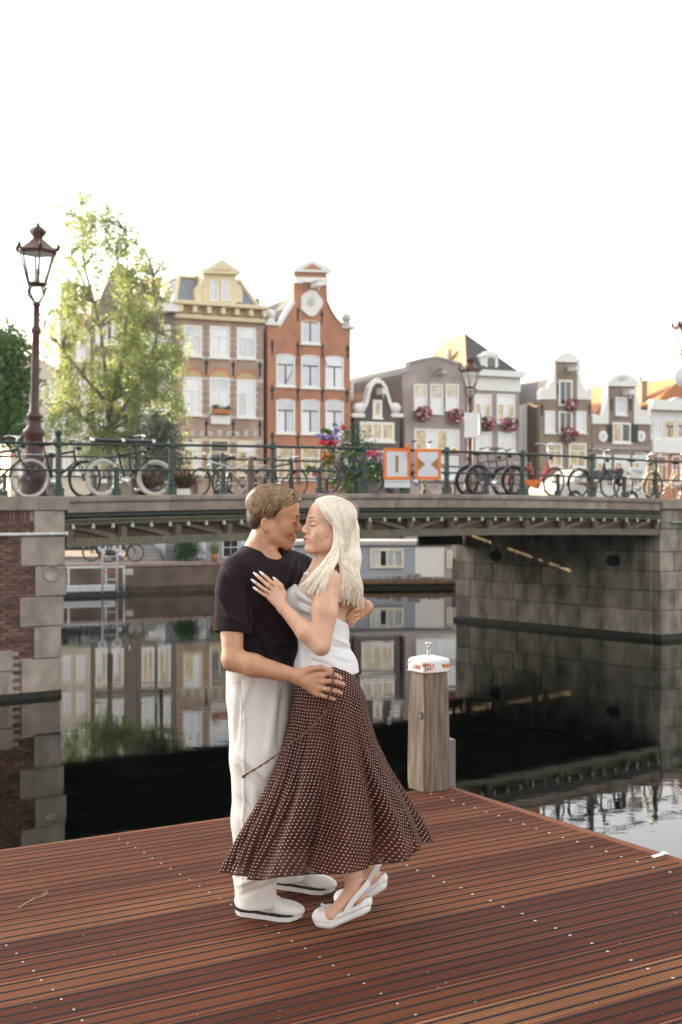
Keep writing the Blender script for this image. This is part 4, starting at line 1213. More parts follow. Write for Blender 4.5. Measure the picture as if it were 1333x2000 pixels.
    b.ball((-.31,0,sad_h), .1, 12, 6, sq=(1.05,.95,.35)); b.tube([(-.30,0,sad_h),(-.15,0,sad_h-.005)], [.06,.022], 8, flat=.6); b.build("saddle", M_sad, root)
    for (c, a0, a1) in ((RB, 10, 190), (FB, 60, 175)):
        pr = []; b = MB()
        for i in range(13):
            a = R(a0+(a1-a0)*i/12); pr.append(Vector((c.x+(WR+.022)*math.cos(a), 0, c.z+(WR+.022)*math.sin(a))))
        if c is FB: pr = [ST@p for p in pr]
        b.tube(pr, .026, 6, flat=.35); b.build("mudguard", frame, root)
    if rack:
        b = MB(); zz = WR*2+.08
        for sy in (-.07,.07):
            b.tube([(-.26,sy,zz),(-.78,sy,zz)], .008, 5); b.tube([(-.72,sy,zz), RB+Vector((0,sy,0))], .006, 5)
        for k in range(4): b.tube([(-.34-.13*k,-.07,zz),(-.34-.13*k,.07,zz)], .006, 5)
        b.build("luggage_rack", bar, root); b = MB(); b.cbox(-.82,-.79,-.03,.03,zz-.06,zz+.01,.008); b.build("tail_light", mat("tail_red", (.5,.02,.02), .3), root)
    b = MB(); b.lathe([(.09,-.006),(.09,.006)], 18, M=Matrix.Translation(BBk+Vector((0,-.07,0)))@Matrix.Rotation(R(90),4,'X'))
    b.tube([BBk+Vector((0,-.09,0)), BBk+Vector((.09,-.09,-.14))], .011, 6); b.tube([BBk+Vector((0,.09,0)), BBk+Vector((-.09,.09,.14))], .011, 6)
    b.cbox(.05,.14,-.17,-.10,.29-.155,.29-.13,.008); b.cbox(-.14,-.05,.10,.17,.29+.13,.29+.155,.008); b.build("crank", M_chrome if case is None else M_blk, root)
    if case is not None:
        b = MB(); P = [(BBk.x+.11*math.cos(R(a)), BBk.z+.11*math.sin(R(a))) for a in range(-100,101,20)]
        P += [(RB.x+.06+.03*math.cos(R(a)), RB.z+.03*math.sin(R(a))) for a in range(100,261,40)]
        b.prism(P, -.085, -.055); b.build("chain_guard", case, root)
    b = MB(); b.tube([BBk+Vector((-.1,.05,-.02)), Vector((-.16,.2,.02))], .009, 5); b.build("kickstand", M_blk, root)
    return root
YB = .55
def bmid(pxa, pxb, y=YB): return (bs(pxa, y)+bs(pxb, y))/2
# left group
bicycle("black bicycle with white front tyre in front of the lamp post base", bs(58,.42)-.53, .42, 1, M_blk, M_wtyre, M_rub, 'diamond', 0, .017)
bicycle("old black bicycle with rear rack between the lamp post and finial post", bmid(52,168,.75), .75, 1, M_blk, M_rub, None, 'diamond', 8)
c3 = bicycle("black bicycle with fat cream tyres and its front wheel turned", bmid(190,311,.5), .5, 1, M_blk, M_wtyre, None, 'diamond', -34, .034, bar_h=1.12, rack=False)
rp = thing("padded_pole", "long black padded pole lying along the railing above cream tyred bicycle", "pole", B0, BRZ)
s0, s1 = bs(178,.2), bs(298,.2); zz = zc((s0+s1)/2)
b = MB(); b.tube([(s0,.19,zz+.975),(s1,.19,zz+.985)], .036, 8); b.build("padding", M_blk, rp)
for s_ in (s0-.01, s0+(s1-s0)*.48, s1-.02):
    b = MB(); b.tube([(s_,.19,zz+.977),(s_+.06,.19,zz+.978)], .045, 8); b.build("end_cap", M_chrome, rp)
ck = thing("bicycle_lock", "thick black chain lock looped over the railing by cream tyred bicycle", "lock", BP(bs(260,.2),.2,zz+.9), BRZ)
b = MB(); b.tube([(.07*math.cos(R(a)), 0, -.22+.26*math.sin(R(a))) for a in range(0,360,20)], .018, 6, closed=True); b.build("chain", M_blk, ck)
# on the far side of the bridge
for px, lab, fr in ((428,"silver framed bicycle with dark saddlebags by the far railing",M_chrome),(470,"small white bicycle beside a brown post at the far railing",M_mint),(548,"dark bicycle at the far railing left of the man's head",M_blk)):
    bicycle(lab, bs(px, 6.2), 6.2, -1 if px != 548 else 1, fr, M_rub, None, 'diamond', 15, bar_h=1.02)
# flower bicycle
fb_ = bicycle("purple wheeled bicycle overgrown with flowers and trailing greenery", bmid(614,750,.62), .62, -1, mat("frame_lilac", (.35,.27,.36), .5), M_ptyre, M_ptyre, 'step', 10, .02, lean=0)
bicycle("bicycle with yellow rimmed wheel behind the hourglass sign", bs(852,.6)-.53, .6, 1, M_gry, M_tan, M_rub, 'step', 0, .018, bar_h=1.18)
# right group
bicycle("charcoal bicycle with thick black tyres leaning right of hourglass sign", bmid(926,1007,.42), .42, 1, M_gry, M_rub, None, 'diamond', 0, .035, rack=False, bar=M_blk)
bicycle("second dark bicycle half hidden behind the charcoal one", bmid(908,985,1.0), 1.0, 1, mat("frame_slate", (.10,.10,.12), .4), M_rub, None, 'diamond', 0, .035, rack=False, bar=M_blk, bar_h=1.1)
bicycle("bright red step-through bicycle with orange chain guard", bs(1081,.55)-.53, .55, 1, M_red, M_rub, None, 'step', 0, .018, case=M_orange, bar_h=1.22)
bicycle("black city bicycle with brown chain case leaning by right railing post", bmid(1121,1199,.5), .5, 1, M_blk, M_rub, None, 'step', 0, .018, case=M_brz, bar_h=1.16)
bicycle("bicycle carrying a white pannier near the right end of the bridge", bs(1217,.62)+.53, .62, 1, M_mint, M_rub, None, 'step', 0, .018, bar_h=1.14)
bicycle("cream bicycle at the far right end of the railing", bs(1296,1.2)+.1, 1.2, -1, M_mint, M_tan, None, 'step', 20, .018, bar_h=1.18)
# pannier and bags
s_ = bs(1243,.45); pn = thing("pannier_bag", "white pannier bag with a pale blue stripe on a parked bicycle", "bag", BP(s_, .45, zg(s_)+.42), BRZ)
b = MB(); b.cbox(-.2,.2,-.06,.1,0,.36,.03); b.build("bag", mat("white_canvas", (.72,.71,.68), .7), pn)
b = MB(); b.bar((-.15,-.066,.3),(.17,-.066,.22),.012,.03); b.build("stripe", mat("pale_blue", (.45,.50,.65), .6), pn)
for x in (-.08,.09):
    b = MB(); b.cbox(x-.015,x+.015,-.075,-.06,.03,.08,.005); b.build("buckle", M_anchor, pn)
s_ = bs(1218,.4); pn = thing("black_saddlebag", "bulky black saddlebag hanging beside the white pannier", "bag", BP(s_, .5, zg(s_)+.33), BRZ)
b = MB(); b.ball((0,0,.2), .2, 14, 10, sq=(.9,.5,1.15)); b.build("bag", M_blk, pn)
b = MB(); b.bar((-.12,-.12,.05),(.03,-.12,.32),.01,.04); b.bar((-.03,-.12,.05),(.10,-.12,.34),.01,.035); b.build("reflective_stripe", M_white, pn)
# flowers on the flower bicycle
def tuft(b, c, rad, n, sq, pal, q0, q1, rs, down=0):
    for i in range(n):
        d = Vector((rs.gauss(0,1), rs.gauss(0,1), rs.gauss(0,1))).normalized(); rr = rad*(rs.random()**.4)
        p = Vector(c)+Vector((d.x*rr*sq[0], d.y*rr*sq[1], d.z*rr*sq[2]-down*rs.random()))
        q = rs.uniform(q0, q1); ax = Vector((rs.gauss(0,1),rs.gauss(0,1),rs.gauss(0,1))).normalized(); t1 = ax.orthogonal()*q; t2 = ax.cross(t1)*.8
        b.add([p+t1, p+t2, p-t1, p-t2], [(0,1,2,3)], rs.choice(pal))
FL = [mat("flower_red", (.62,.03,.05), .7), mat("flower_violet", (.25,.20,.45), .7), mat("flower_white", (.75,.72,.74), .7), mat("flower_pink", (.65,.18,.30), .7),
      mat("fresh_leaf", (.10,.17,.05), .7, transl=.3), mat("pale_leaf", (.22,.28,.12), .7, transl=.3), mat("flower_orange", (.70,.25,.06), .7)]
rs = random.Random(8)
def flowers(name, label, px, py, y, groups):
    s_ = bs(px, y); D = BP(s_, y, 0).y; z = CZ-(py-HY)/F*D
    r = thing(name, label, "flowers", BP(s_, y, z), BRZ, "flower arrangements on the flower bicycle")
    for nm, lst in groups:
        b = MB()
        for c, rad, n, sq, pal, q0, q1, dn in lst: tuft(b, c, rad, n, sq, pal, q0, q1, rs, dn)
        b.build(nm, FL, r)
    return r
flowers("flower_bouquet", "round basket of red and violet flowers standing above the railing", 640, 860, .5,
  [("blossom", [((0,0,-.04), .19, 130, (1.25,1,.35), [0,0,0,3], .02, .045, 0), ((0,0,.06), .19, 150, (1.3,1,.45), [1,1,2,1], .02, .05, 0), ((.22,0,.02), .12, 50, (1.2,1,.8), [2,2,1], .02, .05, 0)]),
   ("pompom", [((.18,-.05,.20), .055, 60, (1,1,1), [1], .015, .03, 0), ((.36,-.05,.27), .06, 70, (1,1,1), [3,0], .015, .03, 0)]),
   ("foliage", [((-.02,0,.17), .12, 40, (1,1,.6), [4], .03, .05, 0), ((.02,0,-.3), .16, 150, (.9,.8,1.6), [4,5,4,6], .02, .05, .1)])])
flowers("trailing_greenery", "mass of trailing green leaves and violet blooms over the flower bicycle", 688, 915, .5,
  [("foliage", [((0,0,.05), .24, 330, (1,.7,1.3), [4,5,4], .02, .05, 0), ((-.12,0,-.3), .18, 160, (.9,.7,1.2), [5,5,4], .02, .05, .1)]), ("blossom", [((-.1,-.12,.06), .18, 40, (1.3,.5,.9), [1,2], .02, .04, 0)])])
flowers("flower_pannier", "bed of red and pale flowers over green leaves beside the left sign", 733, 900, .5,
  [("blossom", [((-.1,0,.14), .2, 90, (1.2,.8,.3), [0,0,3], .02, .045, 0), ((.05,0,.05), .24, 90, (1.2,.8,.5), [1,2,1], .02, .045, 0)]), ("foliage", [((0,0,-.15), .22, 220, (1.1,.8,1.2), [4,5], .02, .05, .1)])])
flowers("wheel_posy", "small pink posy and green leaves hanging in the purple front wheel", 613, 925, .5,
  [("blossom", [((.05,0,0), .06, 30, (1,1,1), [3,0], .02, .04, 0)]), ("foliage", [((-.05,0,.08), .11, 60, (1.1,.6,.7), [4], .02, .045, 0)])])

# ================================================================ signs on the railing
M_or2 = mat("sign_orange", (.85,.20,.012), .45, var=.04); M_sgn = mat("sign_white", (.70,.70,.73), .5, var=.03); M_brass = mat("sign_bronze", (.33,.20,.06), .6, var=.08)
def sign(label, x0, y0, x1, y1, kind):
    pm_ = (x0+x1)/2; s_ = bs(pm_, .03); c = BP(s_, .03, 0); k = c.y/F
    # the boards are turned to face along the canal towards the camera side
    wd = (x1-x0)*k/math.cos(R(6)); ht = (y1-y0)*k; zz = CZ-((y0+y1)/2-HY)*k
    r = thing("navigation_sign", label, "sign", (c.x, c.y-.12, zz), R(6), "orange bordered boat signs on the railing")
    b = MB(); b.cbox(-wd/2, wd/2, -.012, .012, -ht/2, ht/2, .004); b.build("board", M_sgn, r)
    e = .062; b = MB()
    b.box(-wd/2,wd/2,-.018,-.0125,ht/2-e,ht/2); b.box(-wd/2,wd/2,-.018,-.0125,-ht/2,-ht/2+e); b.box(-wd/2,-wd/2+e,-.018,-.0125,-ht/2+e,ht/2-e); b.box(wd/2-e,wd/2,-.018,-.0125,-ht/2+e,ht/2-e)
    b.build("border", M_or2, r)
    b = MB()
    if kind == 'bar': 
        P = arc(0,.15,.03,0,180,8)+arc(0,-.15,.03,180,360,8); b.prism(P, -.017, -.0125)
    else:
        q = wd/2-e-.004
        b.prism([(-q,.13),(-q,-.13),(-q+.15,0)], -.017, -.0125); b.prism([(q,.13),(q-.15,0),(q,-.13)], -.017, -.0125)
    b.build("symbol", M_brass, r)
    b = MB(); b.box(-.05,.05,.013,.16,.2,.23); b.box(-.05,.05,.013,.16,-.2,-.17); b.build("mounting_bracket", M_irond, r)
    if kind == 'bar':
        b = MB(); b.cbox(-wd/2+.02, wd/2-.0, -.010, .010, -ht/2-.165, -ht/2-.006, .003); sp2 = b.build("subplate", M_sgn, r)
        b = MB(); rs_ = random.Random(3); x = -wd/2+.05
        while x < wd/2-.06:
            l_ = rs_.uniform(.012,.028); b.box(x, x+l_, -.0125, -.0105, -ht/2-.06, -ht/2-.032); x += l_+.008
        b.build("lettering", mat("worn_grey_ink", (.42,.42,.46), .7), sp2)
sign("white board with orange border and one upright bronze bar", 749, 876, 801, 937, 'bar')
sign("white board with orange border and two inward bronze triangles", 810, 877, 861, 937, 'tri')
rb_ = thing("orange_ribbon", "orange ribbon tied to the railing above the upright bar sign", "ribbon", W(796,872,26.2))
b = MB(); b.ball((0,0,0), .05, 8, 6, sq=(1,.6,1)); b.tube([(0,0,0),(.03,0,-.1),(.02,0,-.25)], [.03,.03,.015], 6, flat=.3); b.build("knot", M_orange, rb_)

# ================================================================ lamps
M_lampb = mat("oxblood_paint", (.062,.021,.020), .38, var=.18, scale=5)
M_copper = mat("lamp_copper", (.12,.06,.04), .4, metal=.3)
M_lglass = mat("lamp_glass", (.75,.75,.72), .1, alpha=.32, spec=.8)
def lamp(label, pos, rz, H=4.68, lk=1.0, gl=None):
    r = thing("street_lamp", label, "street lamp", pos, rz, "crowned cast iron canal lamps")
    k = H/4.68
    b = MB(); prof = [(.30,0),(.30,.08),(.26,.12),(.25,.30),(.27,.34),(.22,.40),(.17,.62),(.185,.70),(.165,.74),(.155,1.05),(.19,1.10),(.19,1.15),(.13,1.20),(.105,1.34),(.135,1.38),(.135,1.42),(.085,1.47),(.075,1.75),(.068,2.4),(.062,2.8),(.085,2.84),(.085,2.90),(.055,2.94),(.05,3.28),(.08,3.31),(.05,3.36)]
    b.lathe([(a*k, z*k) for a, z in prof], 20); b.build("post", M_lampb, r)
    for a in range(0,360,60):
        pass
    b = MB()
    for a in range(4):
        t = R(45+90*a); d = Vector((math.cos(t), math.sin(t), 0))
        b.tube([d*.04*k+Vector((0,0,3.34*k)), d*.17*k+Vector((0,0,3.48*k)), d*.18*k+Vector((0,0,3.58*k)), d*.12*k+Vector((0,0,3.66*k))], .018*k, 6)
        b.tube([d*.17*k+Vector((0,0,3.60*k))+Vector((.05*math.cos(R(q))*d.x*k,.05*math.cos(R(q))*d.y*k,.05*math.sin(R(q))*k)) for q in range(0,360,40)], .009*k, 5, closed=True)
    b.build("bracket", M_lampb, r)
    z0, z1 = 3.66*k, 4.20*k; ra, rb = .16*k, .315*k
    b = MB(); n = 6
    cs = [(math.cos(R(60*i+30)), math.sin(R(60*i+30))) for i in range(6)]
    for c, s_ in cs: b.tube([(ra*c, ra*s_, z0), (rb*c, rb*s_, z1)], .016*k, 6)
    for zz, rr in ((z0,ra),(z1,rb)):
        b.tube([(rr*c, rr*s_, zz) for c, s_ in cs], .024*k, 6, closed=True, smooth=False)
    b.lathe([(ra*.9,z0-.03),(ra*.9,z0)], 6, a0=R(30)); b.build("lantern_frame", M_lampb, r)
    for i in range(6):
        (c0, s0), (c1, s1) = cs[i], cs[(i+1) % 6]; e = .98
        b = MB(); b.add([(ra*e*c0,ra*e*s0,z0+.01),(ra*e*c1,ra*e*s1,z0+.01),(rb*e*c1,rb*e*s1,z1-.01),(rb*e*c0,rb*e*s0,z1-.01)], [(0,1,2,3)]); b.build("pane", M_lglass, r)
    b = MB(); b.lathe([(.05,z0),(.045,z0+.1),(.02,z0+.11),(.055,z0+.2),(.05,z0+.26),(.01,z0+.28)], 10); b.build("lamp_holder", mat("lamp_socket", (.35,.35,.33), .5), r)
    b = MB(); b.lathe([(rb*1.12,z1),(rb*1.15,z1+.03*k),(rb*1.0,z1+.06*k),(rb*.55,z1+.17*k),(.12*k,z1+.22*k)], 6, a0=R(30), smooth=False); b.build("roof", M_copper, r)
    for i in range(6):
        c, s_ = cs[i]; b = MB(); b.tube([(rb*1.13*c,rb*1.13*s_,z1+.02),(rb*1.2*c,rb*1.2*s_,z1+.09*k),(rb*1.14*c,rb*1.14*s_,z1+.16*k)], [.03*k,.035*k,.006*k], 6); b.build("finial", M_lampb, r)
    b = MB(); b.lathe([(.10*k,z1+.2*k),(.085*k,z1+.25*k),(.11*k,z1+.30*k),(.13*k,z1+.36*k),(.10*k,z1+.42*k),(.03*k,z1+.44*k),(.035*k,z1+.48*k),(.005,z1+.53*k)], 12)
    for i in range(6):
        t = R(60*i); b.tube([(.11*k*math.cos(t),.11*k*math.sin(t),z1+.30*k),(.14*k*math.cos(t),.14*k*math.sin(t),z1+.37*k),(.06*k*math.cos(t),.06*k*math.sin(t),z1+.44*k)], .014*k, 5)
    b.build("crown", M_lampb, r)
    return r
p = W(64,968,23.2); l1 = lamp("tall oxblood red street lamp with crowned lantern at left", Vector((p.x, p.y, 1.80)), R(20), 4.97)
l1.rotation_euler = (0, R(1.1), R(20))
p = W(919,970,38.5); lamp("sunlit street lamp behind the white sign back on the far bridge side", Vector((p.x, p.y, 1.80)), R(40), 4.35)
p = W(1345,975,32.5); lamp("street lamp cut off by the right picture edge", Vector((p.x, p.y, 1.78)), R(10), 4.9)

# traffic sign seen from the back, on its own pole
p = W(926,970,37.0); r = thing("traffic_sign", "blank white back of a rectangular traffic sign before the middle lamp", "sign", Vector((p.x, p.y, 1.8)), R(18))
k = 37.0/F; z0, z1 = CZ-(855-HY)*k, CZ-(806-HY)*k
b = MB(); z0 -= 1.8; z1 -= 1.8; b.cbox(-.30,.14,-.03,-.01,z0,z1,.02); b.build("board", M_sgn, r)
b = MB(); b.cbox(.17,.23,-.04,.12,z0+.08,z1-.02,.02); b.build("side_box", mat("sign_grey", (.30,.32,.30), .5), r)
b = MB(); b.tube([(0,.03,0),(0,.03,z1+.05)], .035, 8); b.build("pole", mat("pole_grey", (.32,.29,.25), .5), r)
p = W(1338,735,31.5); r = thing("globe_disc", "pale disc for a translucent globe cut by the right picture edge below the lamp", "sign", Vector((p.x, p.y, 1.8)), R(-8))  # flat disc on a pole stands in for a translucent globe
b = MB(); zz = CZ-(735-HY)/F*31.5-1.8; b.lathe([(.25,-.012),(.26,0),(.25,.012)], 24, M=Matrix.Translation((0,0,zz))@Matrix.Rotation(R(90),4,'X')); b.build("disc", mat("pale_lilac_disc", (.74,.74,.78), .5), r)
b = MB(); b.tube([(0,.05,0),(0,.05,zz+.3)], .03, 8); b.build("pole", MATS["pole_grey"], r)

# ================================================================ posts, pots, people and things on the bridge
M_ams = mat("bollard_brown", (.13,.075,.065), .6, var=.25)
for i, (px, ptop, D, lab) in enumerate(((93,888,25.5,"brown street post just right of the lamp base"),(262,930,27.5,"brown street post under the cream tyred bicycle"),(381,930,30,"brown street post right of the potted plants"),(490,891,27.5,"taller brown street post left of the man's hair"))):
    p = W(px, 970, D); h_ = CZ-(ptop-HY)/F*D-1.8
    r = thing("street_post", lab, "street post", Vector((p.x, p.y, 1.8)), 0, "brown posts along the bridge roadway")
    b = MB(); q = h_; b.lathe([(.10,0),(.10,.08*q),(.085,.1*q),(.075,.62*q),(.085,.66*q),(.085,.70*q),(.07,.74*q),(.062,.93*q),(.03,q)], 12); b.build("post", M_ams, r)
def pot_plant(label, px, py, D, potm, w_, leafs, seed, bowl=False):
    p = W(px, py, D); r = thing("potted_plant", label, "plant", Vector((p.x,p.y,1.8)))
    b = MB()
    if bowl: b.lathe([(.14,0),(.26,.12),(.28,.2),(.25,.2)], 14)
    else: b.cbox(-.14,.14,-.14,.14,0,.22,.015)
    b.build("pot", potm, r)
    b = MB(); rs_ = random.Random(seed)
    for i in range(170):
        a = rs_.uniform(0,6.28); t = rs_.random(); q = Vector((math.cos(a),math.sin(a),0)); l_ = rs_.uniform(.2,.42)*w_
        p0_ = q*.06+Vector((0,0,.2)); p1_ = p0_+q*l_*(.2+.7*t)+Vector((0,0,l_*(1-.6*t))); sd = q.cross(Vector((0,0,1)))*.025
        b.add([p0_-sd*.4, p0_+sd*.4, p1_+sd, p1_+Vector((0,0,.04)), p1_-sd], [(0,1,2,3,4)], rs_.randrange(len(leafs)))
    b.build("foliage", leafs, r)
lr = [mat("rust_leaf", (.16,.06,.035), .7), mat("dull_leaf", (.09,.10,.04), .7)]
pot_plant("dark bowl planter with reddish plant behind the turned cream wheel", 290, 960, 26, M_blk, 1.0, lr, 1, True)
pot_plant("white square pot with bushy rust coloured plant by a railing post", 357, 960, 27, M_white, 1.0, lr, 2)

# ================================================================ trees
def leaf_quads(centers, q0, q1, rs, pal, hang=.6):
    n = len(centers); c = np.array(centers)
    ax = rs.normal(size=(n,3)); ax /= np.linalg.norm(ax, axis=1)[:,None]
    t1 = np.cross(ax, rs.normal(size=(n,3))); t1 /= np.linalg.norm(t1, axis=1)[:,None]+1e-9; t2 = np.cross(ax, t1)
    q = rs.uniform(q0, q1, size=(n,1))
    V = np.stack([c+t1*q, c+t2*q*.55, c-t1*q, c-t2*q*.55], 1).reshape(-1,3)
    return V, rs.choice(pal, size=n)
def crown_mesh(name, V, mi, mats, parent):
    n = len(V)//4; me = bpy.data.meshes.new(name)
    me.vertices.add(4*n); me.vertices.foreach_set('co', V.astype(np.float32).ravel())
    me.loops.add(4*n); me.loops.foreach_set('vertex_index', np.arange(4*n, dtype=np.int32))
    me.polygons.add(n); me.polygons.foreach_set('loop_start', np.arange(0,4*n,4, dtype=np.int32))
    for m in mats: me.materials.append(m)
    me.polygons.foreach_set('material_index', mi.astype(np.int32)); me.update(calc_edges=True); me.validate()
    return link(name, me, parent)
LV = [mat("birch_leaf_light", (.31,.38,.14), .55, transl=.6, var=.3, scale=1.5), mat("birch_leaf_mid", (.24,.31,.115), .55, transl=.6, var=.3, scale=1.5), mat("birch_leaf_yellow", (.41,.42,.15), .55, transl=.6)]
M_bark = mat("grey_bark", (.20,.18,.14), .9, var=.4, scale=6)
def tree(name, label, pos, blobs, trunk, nleaf, q, mats, pal, seed, hang=0.0, density=.55, clump=26):
    """blobs: (centre, radii, weight) relative to pos; trunk: list of (points, r0)"""
    rs_ = np.random.default_rng(seed); r = thing(name, label, "tree", pos)
    b = MB(); tips = []
    for pts, r0 in trunk:
        k = len(pts); b.tube([Vector(p) for p in pts], [max(.008, r0*(1-.8*i/(k-1))) for i in range(k)], 7)
    wsum = sum(w for _, _, w in blobs); C = []
    for c, rad, w in blobs:
        ncl = int(nleaf*w/wsum/clump)
        for j in range(ncl):
            d = rs_.normal(size=3); d /= np.linalg.norm(d); u = rs_.random()**density
            cc = np.array(c)+d*np.array(rad)*u
            ln = rs_.uniform(.25, 1.0)*(hang if hang else .4)
            t = rs_.random((clump,1))
            if hang: C.append(cc+np.concatenate([rs_.normal(size=(clump,2))*.09, -t*ln+rs_.normal(size=(clump,1))*.05], 1))
            else: C.append(cc+rs_.normal(size=(clump,3))*np.array([.22,.22,.16]))
            if hang and j % 3 == 0:
                b.tube([tuple(cc), tuple(cc+np.array([.02,.0,-ln*.6])), tuple(cc+np.array([.0,.03,-ln]))], .008, 3, cap=False)
            if j % 5 == 0:
                p0_ = min((Vector(p) for pts, _ in trunk for p in pts), key=lambda p: (p-Vector(cc)).length+abs(p.z-cc[2]+.5)*.6)
                mid = (p0_+Vector(cc))/2+Vector((0,0,.25)); b.tube([p0_, mid, Vector(cc)], [.03,.02,.008], 4, cap=False)
    b.build("trunk", M_bark, r)
    C = np.concatenate(C); V, mi = leaf_quads(C, q*.6, q*1.25, rs_, pal)
    crown_mesh("crown", V, mi, mats, r)
    return r
DT = 49.0
def TP(px, py, D=DT, dy=0):
    v = W(px, py, D); return (v.x, v.y+dy, v.z)
tp = W(215, 1040, DT); tp.z = ZQ
def rel(px, py, dy=0): v = W(px, py, DT); return (v.x-tp.x, dy, v.z-tp.z)
sc = DT/F
blobs = []
for px, py, rx, ry, w, dy in ((250,640,70,110,1.5,.3),(225,745,100,100,2.2,0),(300,740,55,110,1.2,-.4),(200,840,85,60,1.5,.4),(280,840,60,50,.8,0),(150,560,50,110,1.0,0),(160,430,62,70,.75,.2),
                              (225,470,65,80,.95,-.3),(280,520,60,70,.65,.4),(128,690,36,140,.8,.3),(335,690,42,70,.5,.2),(115,800,45,65,.5,0),(345,790,28,50,.25,.2),(100,600,50,110,.30,0),(260,580,60,70,.7,0)):
    blobs.append((rel(px,py,dy), (rx*sc, 1.4, ry*sc), w))
trunk = [([rel(215,1030),rel(214,900),rel(210,760),rel(196,640),rel(165,520),rel(158,400)], .12),
         ([rel(212,820),rel(240,700),rel(252,580),rel(245,450)], .10), ([rel(211,790),rel(160,730),rel(120,680),rel(85,640)], .07),
         ([rel(212,840),rel(280,740),rel(310,650),rel(300,540)], .08), ([rel(180,590),rel(140,500),rel(130,420)], .05), ([rel(214,880),rel(150,800),rel(110,730)], .05)]
tree("birch_tree", "tall airy yellow green tree in front of the left houses", tp, blobs, trunk, 40000, .062, LV, [0,0,1,1,1,2], 3, hang=.75)
GD = [mat("lime_leaf_dark", (.09,.17,.045), .6, transl=.5, var=.4, scale=1.2), mat("lime_leaf_mid", (.15,.25,.07), .6, transl=.5, var=.3, scale=1.2)]
DT = 36.0; sc = DT/F; tp = W(-10, 1000, DT); tp.z = ZQ
blobs = [(rel(px,py,0), (rx*sc,1.2,ry*sc), w) for px,py,rx,ry,w in ((-5,700,50,75,1.3),(20,760,42,70,1.3),(-30,790,70,90,1.5),(25,680,28,40,.5),(10,840,50,40,.8))]
trunk = [([rel(-10,1010),rel(-12,850),rel(-6,720),rel(5,650)], .14), ([rel(-10,850),rel(20,770),rel(35,720)], .06), ([rel(-12,830),rel(-40,760),rel(-50,700)], .06)]
tree("lime_tree", "dense dark green tree at the left picture edge", tp, blobs, trunk, 11000, .075, GD, [0,0,1], 5)
OL = [mat("olive_leaf", (.13,.15,.11), .6, transl=.2, var=.3, scale=2), mat("olive_leaf_dark", (.07,.085,.06), .6, transl=.2)]
DT = 40.0; sc = DT/F; tp = W(315, 1000, DT); tp.z = ZQ
blobs = [(rel(px,py,0), (rx*sc,.7,ry*sc), w) for px,py,rx,ry,w in ((312,850,32,50,1.6),(330,900,30,50,1.2),(300,900,28,45,1))]
trunk = [([rel(315,1035),rel(316,920),rel(312,840),rel(308,800)], .07), ([rel(316,930),rel(335,860)], .04)]
tree("olive_bush", "grey green bushy olive tree below the brown house corner", tp, blobs, trunk, 5500, .055, OL, [0,0,1], 6)
CN = [mat("conifer_green", (.022,.07,.02), .7, transl=.2, var=.4, scale=3), mat("conifer_light", (.045,.12,.03), .7, transl=.2)]
DT = 33.0; sc = DT/F; tp = W(686, 1000, DT); tp.z = 1.5
blobs = [(rel(px,py,0), (rx*sc,rx*sc,ry*sc), w) for px,py,rx,ry,w in ((687,855,8,16,.4),(686,880,17,22,1),(685,908,27,26,1.6),(684,935,30,24,1.6))]
trunk = [([rel(686,1000),rel(686,900),rel(686,850)], .05)]
tree("conifer_shrub", "small dark green conifer behind the flower bicycle", tp, blobs, trunk, 4200, .04, CN, [0,0,1], 7)

# ================================================================ afloat and along the far quay
# floating stage with white handrail
SD = 45.6
q0 = W(100,1156,SD); fs_ = thing("floating_stage", "low dark floating stage with white handrail left under the bridge", "jetty", Vector((q0.x,q0.y,ZW)), FA)
Lx = (228-100)/F*SD/math.cos(FA)*1.05
b = MB(); b.cbox(-1.5, Lx, -.2, .9, -.2, .14, .02); b.build("pontoon", mat("pontoon_dark", (.05,.05,.055), .7), fs_)
b = MB(); b.cbox(-1.5, Lx-.45, -.28, -.2, .16, .40, .02); b.build("toe_board", mat("galvanised_white", (.62,.63,.65), .5), fs_)
M_gal = MATS["galvanised_white"]
b = MB(); b.tube([(-1.5,-.1,1.02),(Lx-.05,-.1,1.02)], .045, 8); b.build("handrail", M_gal, fs_)
for x in (.6, Lx-.75, Lx-.35, Lx-.08):
    b = MB(); b.tube([(x,-.1,.12),(x,-.1,1.02)], .04, 8); b.build("rail_post", M_gal, fs_)
q1 = W(200,1150,SD+.5); ld = thing("quay_ladder", "white quay ladder with curled top rails above the floating stage", "ladder", Vector((q1.x,q1.y,ZW)), FA)
for x in (-.0,.55):
    b = MB(); b.tube([(x,0,.1),(x,0,1.60),(x-.0,.0,1.72)], .035, 8); b.tube([(x+.12*math.cos(R(a)),0,1.72+.12*math.sin(R(a))) for a in range(0,360,30)], .045, 6, closed=True); b.build("side_rail", M_gal, ld)
for i in range(5):
    b = MB(); b.tube([(0,0,.3+.28*i),(.55,0,.3+.28*i)], .022, 6); b.build("rung", M_gal if i != 2 else mat("rung_red", (.45,.10,.05), .6), ld)
